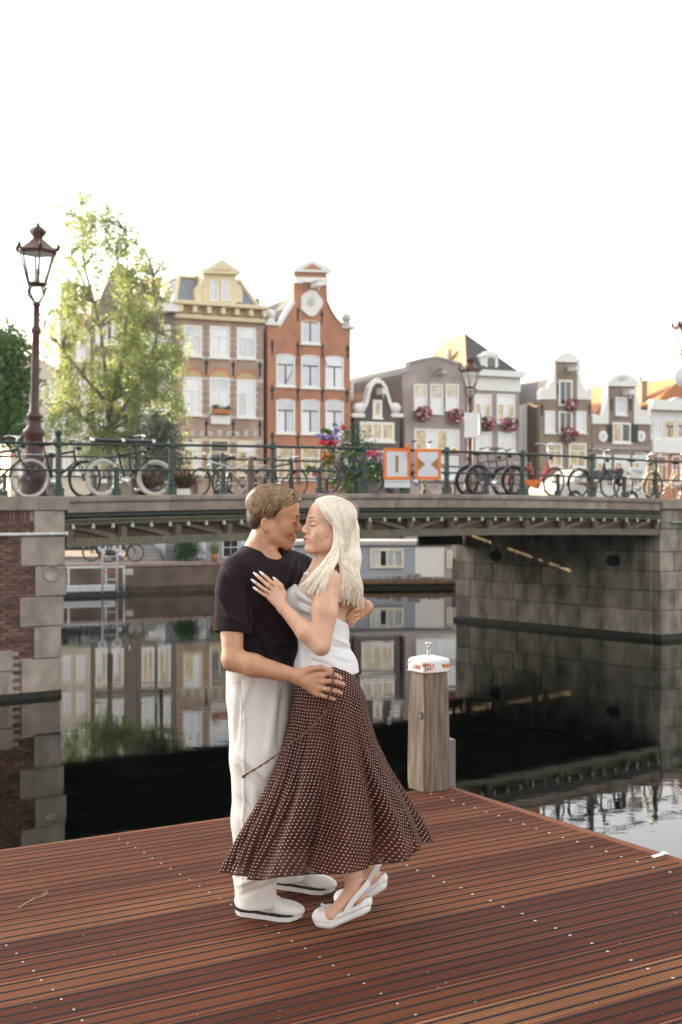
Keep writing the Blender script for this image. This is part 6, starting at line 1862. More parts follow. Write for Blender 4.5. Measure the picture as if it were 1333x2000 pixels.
# trousers
v = Vox([C(425,0)[0], 4.98, .045], [C(612,0)[0], 5.78, C(0,1290)[2]], .0052)
hipc = C(515,1330,.09)
v.ell(C(515,1345,.09), (.132,.176,.15), TA, .03); v.ell(C(515,1310,.09), (.130,.182,.14), TA, .03)
v.path([C(502,1370,.02), C(506,1480,-.02), C(503,1600,-.03), C(500,1700,-.045), C(500,1775,-.05)], [.125,.113,.100,.088,.083], .03)
v.path([C(540,1370,.17), C(548,1480,.22), C(556,1600,.28), C(560,1730,.32)], [.120,.108,.094,.084], .03)
v.cut(C(515,1300,.09), np.array([0,0,1]))
hem = C(500,1764,-.05); v.cut(np.array([0,0,.055]), np.array([0,0,-1]))
P, Q = mesh_v(v, 2); N = vnormals(P, Q)
fl = [((470,1330),(462,1450),5,-.008),((497,1325),(472,1400),3,-.008),((560,1350),(565,1470),8,.012),((540,1350),(522,1480),8,.012),((552,1350),(545,1460),5,-.010),
      ((466,1470),(530,1530),7,.013),((463,1500),(520,1560),6,-.012),((466,1560),(520,1600),7,-.012),((466,1590),(516,1640),6,.010),
      ((466,1690),(535,1655),6,.016),((468,1712),(535,1680),5,-.014),((470,1728),(536,1700),5,.014),((475,1748),(540,1726),5,-.012),((505,1740),(540,1690),5,.014),
      ((500,1520),(495,1680),9,.010),((540,1540),(532,1680),8,-.010),((478,1420),(474,1740),2.5,.004)]
P = pfolds(P, N, fl)+N*wave_noise(P, 18, 5, .005)[:,None]
kid(q_object("trousers", P, Q, M_trous, None, man))
# pocket and side seam lines
def proj(px, py, P, out=.002):
    """point on the visible side of a mesh at photograph pixel (px, py)"""
    d = (P[:,0]-0)/P[:,1]*F+CX; e = -(P[:,2]-CZ)/P[:,1]*F+HY
    m = (np.abs(d-px) < 5) & (np.abs(e-py) < 5)
    if not m.any(): m = np.argsort((d-px)**2+(e-py)**2)[:6]
    return np.array(W(px, py, P[m][:,1].min()-out))
PT = P
def seam(name, pts, r, m, parent, P):
    ring_tube(catmull([proj(x, y, P, .0005) for x, y in pts], max(8, len(pts)*4)), r, name, m, parent, 5, False)
M_seam = mat("seam_thread", (.42,.39,.36), .9)
seam("pocket_seam", [(497,1330),(488,1360),(480,1385),(478,1398)], .0016, M_seam, man, PT)
seam("pocket_seam", [(458,1335),(470,1337),(472,1410),(462,1415)], .0012, M_seam, man, PT)
seam("side_seam", [(482,1400),(480,1480),(479,1560),(476,1640),(474,1720)], .0014, M_seam, man, PT)
# hair
def local_grid(v, hd):
    sl, X, Y, Z = v.block(v.lo-1, v.lo+v.n*v.h+1); o = hd.o; M = hd.M
    return [((X-o[0])*M[0,i]+(Y-o[1])*M[1,i]+(Z-o[2])*M[2,i])/hd.k for i in range(3)]
def man_hair():
    v = Vox(mh.o-.17, mh.o+.17, .0034); A = mh.axes()
    v.ell(mh(-.016,0,.036), (.107,.086,.095), A, 0); v.ell(mh(-.062,0,-.012), (.052,.068,.058), A, .02); v.ell(mh(.030,0,.082), (.068,.066,.046), A, .03)
    f_, l_, u_ = local_grid(v, mh)
    line = np.interp(f_, [-.12,-.085,-.066,-.050,-.034,-.016,-.004,.004,.022,.042,.058,.075,.10], [-.078,-.074,-.058,-.012,.006,.010,.006,.012,.036,.046,.058,.074,.082])
    v.f = np.maximum(v.f, ((line-u_)*.8).astype(np.float32))
    P, Q = v.mesh(); P = relax(P, Q, 3); Q = orient(P, Q); N = vnormals(P, Q)
    P += N*wave_noise(P, 160, 2, .0012)[:,None]
    cu = mh.local(P[Q].mean(1)); kid(q_object("hair", P, Q, [M_hairmd, M_hairm], np.where(cu[:,2]+.35*cu[:,0] > .058, 1, 0), man))
    S = Strands(); r_ = np.random.default_rng(4)
    def sk(f,l,u,off): 
        c = np.array([-.010,0,.036]); d = np.array([f,l,u])-c; return mh.on_skull(d, off)
    for side in (-1, 1):
        for i in range(420 if side < 0 else 140):        # short clipped sides
            f0 = r_.uniform(-.105,.012); hl = np.interp(f0, [-.12,-.085,-.066,-.050,-.034,-.016,-.004,.004,.022], [-.078,-.074,-.058,-.012,.006,.010,.004,.010,.036])
            u0 = hl+r_.random()*.075; q = 1.0
            K = [sk(f0-.002*j, side*.075*(1 if f0 > -.06 else max(.1,1-((-.06-f0)/.05)**2)), u0+.022-.010*j, .0125-.0012*j) for j in range(4)]
            S.add(np.array(K), .0019, .0009, 1.4, 1, 3)
        for i in range(1100 if side < 0 else 300):        # long top, swept back and down
            u = r_.random(); 
            s0 = sk(.075-.150*u, side*(-.012+.030*r_.random()), .125, .013)
            w = r_.random()**.7
            f1 = .060-.150*u; f2 = .034-.150*u-.012*w; f3 = f2-.030-.012*r_.random()
            u3 = np.interp(f3, [-.16,-.10,-.05,0,.03], [-.045,-.024,.010,.024,.040])+r_.normal()*.017+.030*(1-w)
            wav = .0035*math.sin(r_.uniform(0,6.28))
            K = [s0, sk(f1, side*.040, .112, .024+wav), sk(f2, side*.070, .080, .024-wav), sk((f2+f3)/2, side*.078, (u3+.075)/2+.004, .019), sk(f3, side*.076*(1 if f3 > -.07 else max(.25,1-((-.07-f3)/.07)**2)), u3, .0135)]
            S.add(catmull(K, 15), .0013, .0004, 1.8, 0, 4, .0019)
    for i in range(320):                                 # quiff that falls over the temple
        l0 = r_.uniform(-.05,.045); w = r_.random()
        K = [sk(.035, l0*.6, .128, .014), sk(.075, l0-.010, .112, .026+.006*r_.random()), sk(.082, l0*.7-.036, .092, .021), sk(.056-.012*w, -.064, .066, .016), sk(.026-.02*w, -.074, .046-.006*w, .0125)]
        S.add(catmull(K, 14), .0013, .0004, 1.8, 0, 4, .0019)
    for i in range(620):                                 # back of the head
        a = r_.uniform(-1,1); w = r_.random()
        K = [sk(-.045-.02*w, .045*a, .125, .014), sk(-.088, .066*a, .090, .020), sk(-.105, .072*a, .045, .0185), sk(-.106, .070*a, .005-.03*w, .0125)]
        S.add(catmull(K, 12), .0014, .0005, 1.7, 0, 4, .0020)
    kid(S.build("hair_strands", [M_hairm, M_hairmd], man))
man_hair()
def face_bits(hd, parent, skin, brow, side, fem):
    b = MB()
    for q in (-1, 1):
        pts = [hd(.070,q*.054,.020),hd(.085,q*.042,.027 if fem else .024),hd(.0945,q*.026,.026 if fem else .022),hd(.097,q*.013,.021)]
        b.tube([Vector(p) for p in catmull(pts, 9)], [.0010,.0022,.0028,.0030,.0030,.0030,.0028,.0026,.0018] if not fem else [.0006,.0012,.0016,.0018,.0019,.0019,.0019,.0018,.0012], 6, flat=.7)
    kid(b.build("eyebrows", brow, parent))
    b = MB()
    for q in (-1, 1):
        pts = [hd(.071,q*.0495,-.004),hd(.0825,q*.043,-.0075),hd(.0880,q*.033,-.0085),hd(.0850,q*.021,-.0065)]
        b.tube([Vector(p) for p in catmull(pts, 9)], [.0012,.0018,.0018,.0017,.0016,.0015,.0014,.0012,.0008], 5)
        if fem:
            for t in range(7):
                p = catmull(pts, 9)[t]; o = hd(.0,0,0); dv = (p-hd(.07,q*.03,-.004)); dv /= np.linalg.norm(dv); b.tube([Vector(p), Vector(p+dv*.006+hd.M@np.array([0,0,-.003]))], [.0006,.0002], 3)
    kid(b.build("eyelashes", M_lash, parent))
face_bits(mh, man, M_skm, M_brow, -1, False)
b = MB(); b.tube([Vector(p) for p in catmull([mh(.0855,-.019,-.0672),mh(.0945,-.010,-.0680),mh(.0975,0,-.0682),mh(.0945,.010,-.0680)], 8)], .0026, 6)
kid(b.build("teeth", mat("tooth_white", (.75,.72,.66), .3), man))
# ring on the right hand
c_ = (mf[2][1]+mf[2][2])/2; ax3 = (mf[2][2]-mf[2][1]); ax3 /= np.linalg.norm(ax3); o1 = np.cross(ax3,[0,0,1]); o1 /= np.linalg.norm(o1); o2 = np.cross(ax3,o1)
rc = mf[2][0]*.45+mf[2][1]*.55
ring_tube([rc+.0125*(o1*math.cos(a)+o2*math.sin(a)) for a in np.linspace(0,6.28,17)[:-1]], .0018, "ring", M_silver, man)
def nails(parent, chains, r, m, ln=.012):
    for c in chains:
        d = c[-1]-c[-2]; d /= np.linalg.norm(d); p = c[-1]+d*r*.3; n = np.array([0,-1,0.]); n -= d*(n@d); n /= np.linalg.norm(n); s_ = np.cross(d,n)
        b = MB(); vs = []
        for i in range(5):
            a = (i-2)/2*.9
            for t, w_ in ((-.55,1),(.35,1),(.9,.55 if ln > .01 else .8)):
                vs.append(p+d*ln*t+(n*math.cos(a)+s_*math.sin(a)*w_)*(r*1.04)*(1 if t < .5 else .9))
        b.add(vs, [(3*i+j, 3*i+3+j, 3*i+4+j, 3*i+1+j) for i in range(4) for j in range(2)], 0, True)
        kid(b.build("fingernail", m, parent))
nails(man, [f_ for f_ in mf], .0086, mat("nail_pale", (.55,.32,.25), .35), .009)

def sneaker(parent, heel, toe, seed):
    heel, toe = np.array(heel), np.array(toe); fx = toe-heel; L_ = np.linalg.norm(fx); fx /= L_; fy = np.array([-fx[1],fx[0],0]); fz = np.array([0,0,1.])
    T = lambda x,y,z: heel+fx*x*L_+fy*y+fz*z
    out = [(0,.0),(.02,.026),(.10,.034),(.30,.034),(.50,.040),(.70,.047),(.85,.042),(.95,.028),(1.0,.0),(.95,-.028),(.85,-.042),(.70,-.045),(.50,-.036),(.30,-.033),(.10,-.034),(.02,-.026)]
    lift = lambda x: .018*max(0,(x-.75)/.25)**2+.006*max(0,(.12-x)/.12)
    def layer(name, z0, z1, g0, g1, m):
        b = MB(); vs = []
        for z, g in ((z0,g0),(z1,g1)):
            for x, y in out: vs.append(T((x-.5)*(1+g*2/L_)+.5, y*(1+g/.04), z+lift(x)))
        k = len(out); b.add(vs, [tuple(range(k))[::-1], tuple(range(k,2*k))]+[(i,(i+1) % k,k+(i+1) % k,k+i) for i in range(k)], 0, False); return kid(b.build(name, m, parent))
    r = layer("shoe_sole", .001, .020, -.002, .003, M_rubw)
    layer("sole_stripe", .0203, .030, .001, .0015, M_sole)
    v = Vox(np.minimum(heel,toe)-[.09,.09,0], np.maximum(heel,toe)+[.09,.09,.15], .0036); A = [fx,fy,fz]
    v.ell(T(.83,0,.042), (.056,.042,.026), A, .02); v.ell(T(.58,0,.046), (.10,.036,.038), A, .03); v.ell(T(.18,0,.060), (.055,.034,.048), A, .03)
    v.cone(T(.55,0,.07), T(.34,0,.105), .026, .030, .02); v.cone(T(.08,0,.06), T(.12,0,.10), .028, .026, .02)
    v.cut(T(0,0,.028), -fz)
    P, Q = v.mesh(); P = relax(P, Q, 1); Q = orient(P, Q); kid(q_object("shoe_upper", P, Q, M_leath, None, parent))
    b = MB()
    for i in range(5):
        x = .66-.06*i; z = .080+.0075*i; b.tube([Vector(T(x,-.022,z-.010)), Vector(T(x-.015,0,z+.008)), Vector(T(x,.022,z-.010))], .0032, 6)
    b.tube([Vector(T(.42,-.004,.118)), Vector(T(.46,-.028,.112)), Vector(T(.50,-.038,.088))], .003, 6)
    kid(b.build("shoelaces", M_rubw, parent))
    b = MB()
    for x0, x1, z0, z1 in ((.30,.52,.045,.062),(.34,.60,.040,.050)): b.tube([Vector(T(x0,-.037,z1)), Vector(T((x0+x1)/2,-.0405,(z0+z1)/2)), Vector(T(x1,-.041,z0))], .0022, 5)
    kid(b.build("side_stripe", mat("grey_stitch", (.55,.54,.53), .6), parent))
def gp(px, py): 
    v_ = W(px, py, CZ*F/(py-HY)); return np.array((v_.x, v_.y, 0.0))
sneaker(man, gp(463,1786), gp(592,1800), 1)
sneaker(man, gp(537,1733), gp(655,1748), 2)

# ---------------------------------------------------------------- woman
wom = thing("person", "blonde woman in white top and brown polka dot skirt on tiptoe", "person", Vector((gp(660,1800)[0], gp(660,1800)[1], 0)))
wh = Head(C(642,1029,-.01), R(180+20), R(9), R(0), .98)
wf = np.array([-.86,.51,0]); wf /= np.linalg.norm(wf); wl_ = np.array([-wf[1], wf[0], 0]); WA = [wf, wl_, up]
def wtorso(v, q=0.0):
    v.ell(C(634,1165,0), (.098+q,.142+q,.12+q), WA, .04)
    v.ell(C(632,1240,.0), (.088+q,.118+q,.13+q), WA, .05)
    v.ell(C(640,1345,.0), (.110+q,.142+q,.12+q), WA, .05)
    for s_ in (-1,1):
        c = C(628,1172,0)+wf*.078+wl_*s_*.062; v.ell(c, (.055+q,.058+q,.058+q), WA, .03)
sw_l, ew_l, ww_l = C(640,1136,-.135), C(627,1262,-.215), C(554,1188,-.165)
v = Vox([C(488,0)[0], 4.93, -.005], [C(775,0)[0], 5.62, C(0,972)[2]], .0034)
wtorso(v)
v.cone(C(640,1060,.0), C(634,1110,.0), .044, .048, .025)
v.cone(C(632,1118,.0), sw_l, .045, .045, .04); v.cone(C(632,1118,.0), C(618,1134,.14), .045, .045, .04)
v.cone(sw_l, C(634,1195,-.18), .052, .0525, .03); v.cone(C(634,1195,-.18), ew_l, .0525, .037, .012)
v.cone(ew_l, C(598,1235,-.205), .036, .037, .012); v.cone(C(598,1235,-.205), ww_l, .039, .023, .015)
v.path([C(618,1134,.14), C(600,1185,.24), C(575,1130,.30)], [.05,.040,.030], .02)
hd_ = -.152
wfi = [[C(541,1147,hd_),C(531,1138,hd_-.010),C(521,1128,hd_-.006),C(513,1121,hd_)],
       [C(535,1153,hd_),C(523,1143,hd_-.012),C(510,1131,hd_-.008),C(501,1123,hd_)],
       [C(531,1161,hd_),C(518,1152,hd_-.010),C(506,1143,hd_-.006),C(497,1136,hd_)],
       [C(528,1169,hd_),C(517,1162,hd_-.008),C(508,1156,hd_-.004),C(501,1151,hd_)]]
hand(v, ww_l, None, wfi, [C(551,1176,-.16),C(556,1160,hd_-.004),C(549,1144,hd_-.006),C(539,1133,hd_)], .020, .0115, .0078)
# legs
v.path([C(640,1400,-.07), C(655,1540,-.09), C(668,1580,-.10), C(682,1640,-.11), C(693,1735,-.13)], [.085,.062,.052,.050,.033], .03)
v.path([C(660,1400,.07), C(690,1540,.09), C(704,1580,.10), C(718,1640,.11), C(727,1712,.12)], [.085,.062,.052,.048,.032], .03)
v.cone(C(693,1735,-.13), C(700,1758,-.13), .033, .029, .02); v.cone(C(690,1742,-.135), C(646,1788,-.16), .030, .022, .02); v.cone(C(646,1788,-.16), C(630,1797,-.16), .022, .012, .015)
v.cone(C(727,1712,.12), C(738,1728,.12), .032, .027, .02); v.cone(C(724,1716,.12), C(690,1752,.12), .030, .022, .02)
wh.sculpt(v, (-.022,-.018), True, 0.65)
P, Q = v.mesh(); P = relax(P, Q, 1, .35); Q = orient(P, Q)
cen = wh.local(P[Q].mean(1))
mi = np.where((cen[:,0] > .074) & (np.abs(cen[:,1]) < .027) & (np.abs(cen[:,2]+.0685-.0035*(cen[:,1]/.027)**2) < .0125*(1-np.abs(cen[:,1])/.031)), 1, 0)
kid(q_object("body", P, Q, [M_skw, M_lipw], mi, wom)); WB = P
face_bits(wh, wom, M_skw, M_brow, 1, True)
nails(wom, wfi+[[C(549,1144,hd_-.006),C(539,1133,hd_)]], .0062, mat("white_nail", (.80,.76,.76), .25), .016)
# moles
b = MB()
for px, py in ((639,1049),(622,1150),(616,1185),(645,1175),(640,1205),(655,1160)):
    b.ball(tuple(proj(px,py,WB,-.0005)), .0018 if py > 1100 else .0024, 6, 4)
kid(b.build("moles", mat("mole_brown", (.16,.07,.045), .6), wom))
# white top
v = Vox([C(545,0)[0], 5.0, C(0,1325)[2]], [C(715,0)[0], 5.55, C(0,1100)[2]], .004)
wtorso(v, .010)
v.ell(C(637,1305,0), (.124,.156,.11), WA, .04)
pf, pb = C(574,1138,0), C(690,1228,0); e = pb-pf; n = np.cross(e/np.linalg.norm(e), [0,1,0]); n = n if n[2] > 0 else -n
v.cut(pf, n); v.cut(C(640,1315,0), np.array([0,0,-1]))
P, Q = mesh_v(v, 1); N = vnormals(P, Q)
fl = [((580,1160),(612,1178),4,.008),((582,1174),(614,1188),3,-.008),((584,1186),(612,1198),4,.009),((580,1208),(612,1216),4,.009),((578,1222),(606,1236),3,-.007),((655,1248),(684,1262),4,.010),((650,1262),(684,1270),3,-.008),
      ((655,1282),(686,1290),4,.008),((600,1284),(645,1292),4,.009),((588,1255),(590,1306),4,.007),((612,1290),(660,1306),3,-.006)]
P = pfolds(P, N, fl)+N*wave_noise(P, 40, 8, .002)[:,None]
kid(q_object("top", P, Q, M_top, None, wom))
b = MB(); b.tube([Vector(p) for p in catmull([C(583,1150,-.02), C(592,1130,-.03), C(604,1112,-.035), C(618,1098,-.02)], 8)], .008, 6, flat=.5)
b.ball(tuple(C(600,1121,-.05)), .015, 10, 7, sq=(1,.4,.55)); kid(b.build("halter_strap", M_top, wom))

# ---------------------------------------------------------------- skirt
def skirt_mat():
    m = bpy.data.materials.new("polka_chiffon"); m.use_nodes = True
    N, L = m.node_tree.nodes, m.node_tree.links; p = N['Principled BSDF']; p.inputs['Roughness'].default_value = .75
    sock(p, 'Specular IOR Level', 'Specular').default_value = .2
    uv = N.new('ShaderNodeUVMap'); mp = N.new('ShaderNodeMapping'); mp.inputs['Scale'].default_value = (74,74,74); mp.inputs['Rotation'].default_value = (0,0,R(45))
    L.new(uv.outputs[0], mp.inputs['Vector'])
    vo = N.new('ShaderNodeTexVoronoi'); vo.voronoi_dimensions = '2D'; vo.inputs['Scale'].default_value = 1.0; vo.inputs['Randomness'].default_value = .06
    L.new(mp.outputs[0], vo.inputs['Vector'])
    mr = N.new('ShaderNodeMapRange'); mr.inputs[1].default_value = .135; mr.inputs[2].default_value = .175; mr.inputs[3].default_value = 1; mr.inputs[4].default_value = 0
    L.new(vo.outputs['Distance'], mr.inputs[0])
    mx = N.new('ShaderNodeMix'); mx.data_type = 'RGBA'; mx.inputs[6].default_value = (.066,.0215,.015,1); mx.inputs[7].default_value = (.70,.58,.49,1)
    L.new(mr.outputs[0], mx.inputs[0]); L.new(mx.outputs[2], p.inputs['Base Color'])
    t = N.new('ShaderNodeBsdfTranslucent'); L.new(mx.outputs[2], t.inputs['Color']); ms = N.new('ShaderNodeMixShader'); ms.inputs[0].default_value = .18
    L.new(p.outputs[0], ms.inputs[1]); L.new(t.outputs[0], ms.inputs[2])
    tr = N.new('ShaderNodeBsdfTransparent'); tr.inputs['Color'].default_value = (.75,.5,.42,1)
    m2 = N.new('ShaderNodeMixShader'); ma = N.new('ShaderNodeMath'); ma.operation = 'MULTIPLY_ADD'; L.new(mr.outputs[0], ma.inputs[0]); ma.inputs[1].default_value = .20; ma.inputs[2].default_value = .80
    L.new(ma.outputs[0], m2.inputs[0]); L.new(tr.outputs[0], m2.inputs[1]); L.new(ms.outputs[0], m2.inputs[2]); L.new(m2.outputs[0], N['Material Output'].inputs['Surface'])
    return m
YS = [1303,1330,1360,1400,1450,1500,1550,1600,1650,1700,1730]
LX = [584,577,571,566,553,535,513,487,462,440,430]
RX = [682,700,714,721,736,759,787,814,833,836,836]
DP = [.118,.146,.160,.165,.172,.190,.215,.245,.272,.290,.30]
def skirt():
    nt, nv = 360, 90; th = np.linspace(-np.pi, np.pi, nt); tv = np.linspace(0,1,nv)
    T, V_ = np.meshgrid(th, tv, indexing='ij')
    hem = 1665-27*np.cos(T)-31*np.sin(T)+13*np.sin(T)**2+3*np.sin(5*T+.6)+2.5*np.sin(9*T+2)
    Y = 1303+(hem-1303)*V_
    L = np.interp(Y, YS, LX); R_ = np.interp(Y, YS, RX); dp = np.interp(Y, YS, DP)
    cx, hw = (L+R_)/2, (R_-L)/2
    # folds fan out from the hip
    ph = .55*np.sin(T*1.0+.4)
    a = V_**1.25
    cusp = lambda q: 2.2*np.abs(np.sin(q/2))**.55-1.4
    w = .75*cusp(9*T+1.2+2.1*V_+.5*np.sin(3*T))+.42*cusp(13*T+.3+2.4*V_+.8*np.sin(2*T))+.20*np.sin(23*T+2.0+.8*V_)
    w2 = np.sin(5*T+.9)
    rad = 1+a*(.36*w+.05*w2)*(1-.6*np.abs(np.cos(T))**4)+.006*np.sin(31*T+3*V_)*(V_ > .05)
    X = cx+hw*np.cos(T)*(1+(rad-1)*.55); dd = dp*np.sin(T)*rad*1.0
    shear = -.20*np.clip(-np.cos(T),0,1)*V_**1.6
    dd = dd+shear
    D = D0+dd-.02
    Px = (X-CX)/F*D0 + 0*D; Pz = CZ-(Y-HY)/F*D0; 
    # outline columns were read at the skirt's own distance; keep them true for the rim seen edge-on
    Px = (X-CX)/F*(D0+shear-.02); Pz = CZ-(Y-HY)/F*D
    P = np.stack([Px, D, Pz], -1).reshape(-1,3)
    i = np.arange((nt-1)*nv).reshape(nt-1,nv)[:,:-1].ravel(); Q = np.stack([i, i+nv, i+nv+1, i+1], 1)
    b0 = q_object("skirt", P, Q, skirt_mat(), None, wom); me = b0.data
    rho = .33+V_*.86; phi = T*.32
    U = np.stack([rho*np.cos(phi), rho*np.sin(phi)], -1).reshape(-1,2)
    uvl = me.uv_layers.new(name="UVMap"); li = np.empty(len(me.loops), np.int32); me.loops.foreach_get('vertex_index', li)
    uvl.data.foreach_set('uv', U[li].astype(np.float32).ravel()); kid(b0)
    rim = P.reshape(nt,nv,3)[:-1,-1]
    bb = MB(); bb.tube([Vector(p) for p in rim[::2]], .0022, 5, closed=True); kid(bb.build("hem_edge", mat("hem_black", (.012,.008,.008), .8), wom))
    return P.reshape(nt,nv,3)
SK = skirt(); SKP = SK.reshape(-1,3)
M_cord = mat("brown_cord", (.06,.022,.02), .8, col2=(.20,.10,.08), scale=160)
q0_, q1_ = proj(566,1455,SKP,.012), C(480,1514,-.25)
cl = [proj(655,1352,SKP,.03), proj(640,1385,SKP,.014), proj(605,1425,SKP,.012), q0_, (q0_+q1_)/2+np.array([0,0,-.006]), q1_]
b = MB(); cp = catmull(cl, 60)
for s_ in (0,1): b.tube([Vector(p+np.array([math.cos(i*.9+s_*3.14),0,math.sin(i*.9+s_*3.14)])*.0022) for i, p in enumerate(cp)], .0026, 5)
lp = catmull([C(653,1309,-.25),C(651,1325,-.262),C(650,1340,-.266),C(645,1356,-.262),C(640,1366,-.25)], 20)
for s_ in (0,1): b.tube([Vector(p+np.array([math.cos(i*.9+s_*3.14),0,math.sin(i*.9+s_*3.14)])*.0022) for i, p in enumerate(lp)], .0026, 5)
dc = kid(b.build("drawstring", M_cord, wom))
b = MB(); b.ball(tuple(q1_+np.array([-.008,0,-.006])), .0075, 10, 7); b.ball(tuple(q1_+np.array([.0,0,-.001])), .004, 8, 6); kid(b.build("cord_bead", mat("dark_bead", (.05,.03,.02), .25), wom))

# ---------------------------------------------------------------- clogs
def clog(parent, toe, heel, lift, seed, beads=True):
    """toe and heel: world points under the shoe; sole bends up towards the heel"""
    toe, heel = np.array(toe), np.array(heel); fx = toe-heel; fx[2] = 0; L_ = np.linalg.norm(fx); fx /= L_; fy = np.array([-fx[1],fx[0],0]); fz = np.array([0,0,1.])
    def T(x, y, z):                     # x: 0 heel .. 1 toe; bends at the ball of the foot
        k = max(0, .68-x); ang = lift; 
        if x < .68: p = heel+fx*(.68*L_-k*L_*math.cos(ang))+fz*(k*L_*math.sin(ang)+z*math.cos(ang))+fx*z*math.sin(ang)
        else: p = heel+fx*x*L_+fz*z
        return p+fy*y
    out = [(0,.0),(.03,.026),(.12,.037),(.30,.036),(.50,.040),(.70,.052),(.85,.050),(.95,.034),(1.0,.0),(.95,-.036),(.85,-.052),(.70,-.052),(.50,-.040),(.30,-.036),(.12,-.037),(.03,-.026)]
    b = MB(); vs = []; k = len(out)
    for z, g in ((.0,.94),(.012,1.0),(.030,1.0),(.034,.97)):
        for x, y in out: vs.append(T((x-.5)*g+.5, y*g, z))
    b.add(vs, [tuple(range(k))[::-1], tuple(range(3*k,4*k))]+[(r_*k+i, r_*k+(i+1) % k, r_*k+k+(i+1) % k, r_*k+k+i) for r_ in range(3) for i in range(k)], 0, True); kid(b.build("clog_sole", M_rubw, parent))
    lo = np.minimum(toe,heel)-[.1,.1,.02]; hi = np.maximum(toe,heel)+[.1,.1,.26]
    v = Vox(lo, hi, .0036)
    A = [fx,fy,fz]
    v.ell(T(.80,0,.032), (.056,.050,.034), A, .01); v.ell(T(.64,0,.036), (.055,.046,.040), A, .03)
    v.ell(T(.56,0,.085), (.060,.040,.032), A, .02, 'sub')
    for q in (-1,1): v.cone(T(.52,q*.040,.036), T(.12,q*.033,.036), .010, .011, .008)
    v.ell(T(.06,0,.040), (.030,.036,.030), [(T(.1,0,0)-T(0,0,0))/np.linalg.norm(T(.1,0,0)-T(0,0,0)), fy, np.cross((T(.1,0,0)-T(0,0,0))/np.linalg.norm(T(.1,0,0)-T(0,0,0)), fy)], .012)
    v.ell(T(.12,0,.058), (.042,.029,.034), None, .006, 'sub')
    P, Q = v.mesh(); P = relax(P, Q, 2); Q = orient(P, Q); kid(q_object("clog_upper", P, Q, M_rubw, None, parent))
    # heel strap from the side rivet round the ankle
    b = MB(); K = [T(.38,-.046,.042), T(.18,-.043,.075), T(-.03,-.034,.100), T(-.10,0,.105), T(-.03,.034,.100), T(.18,.043,.075), T(.38,.046,.042)]
    cp = catmull(K, 26); vs = []
    for i, p in enumerate(cp):
        t = cp[min(i+1,25)]-cp[max(i-1,0)]; t /= np.linalg.norm(t); c0 = T(.12,0,.08); o = p-c0; o -= t*(o@t); o /= np.linalg.norm(o)+1e-9; w_ = np.cross(t,o)
        for a, c in ((-.010,0),(.010,0),(.010,.005),(-.010,.005)): vs.append(p+w_*a+o*c)
    b.add(vs, [(4*i+q, 4*i+4+q, 4*i+4+(q+1) % 4, 4*i+(q+1) % 4) for i in range(25) for q in range(4)], 0, False); kid(b.build("heel_strap", M_rubw, parent))
    b = MB(); c0 = T(.38,-.051,.043); b.ball(tuple(c0), .012, 12, 8, sq=(1,.45,1)); rb = kid(b.build("strap_rivet", M_rubw, parent))
    b = MB(); c1 = c0+np.array([0,-.0052,0]); b.tube([Vector(c1+np.array([.0075*math.cos(a),0,.0075*math.sin(a)])) for a in np.linspace(0,6.28,15)[:-1]], .0013, 5, closed=True); b.ball(tuple(c1), .004, 8, 5, sq=(1,.5,1)); kid(b.build("rivet_mark", M_silver, parent))
    b = MB()
    for x in (.93,.84,.73): c = T(x, -.046+.012*(x > .9), .022); b.cbox(c[0]-.010,c[0]+.010,c[1]-.012,c[1]+.006,c[2]-.004,c[2]+.004,.002)
    for t in (3,5): p = cp[t]; b.ball(tuple(p+np.array([0,-.006,0])), .003, 6, 4)
    kid(b.build("vent_holes", mat("vent_shadow", (.10,.06,.06), .8), parent))
    if beads:
        r_ = random.Random(seed)
        for i in range(13):
            x, y = r_.uniform(.70,.90), r_.uniform(-.040,.02); z = .034+.042*math.sqrt(max(0,1-((x-.78)*L_/.066)**2-(y/.053)**2)); rr = r_.uniform(.0035,.0065)
            b = MB(); b.ball(tuple(T(x,y,z+rr*.6)), rr, 9, 6); kid(b.build("charm_bead", mat("pearl_charm", (.72,.70,.70), .15, var=.05, coat=.5) if i % 3 else M_silver, parent))
t0_, h0_ = gp(612,1806), gp(716,1808); h0_[1] = t0_[1]-.02
clog(wom, t0_, t0_+np.array([.252,-.015,0]), R(23), 3)
t1_ = np.array([C(655,0,.12)[0], D0+.12, 0]); clog(wom, t1_, t1_+np.array([.25,.0,0]), R(31), 4, False)

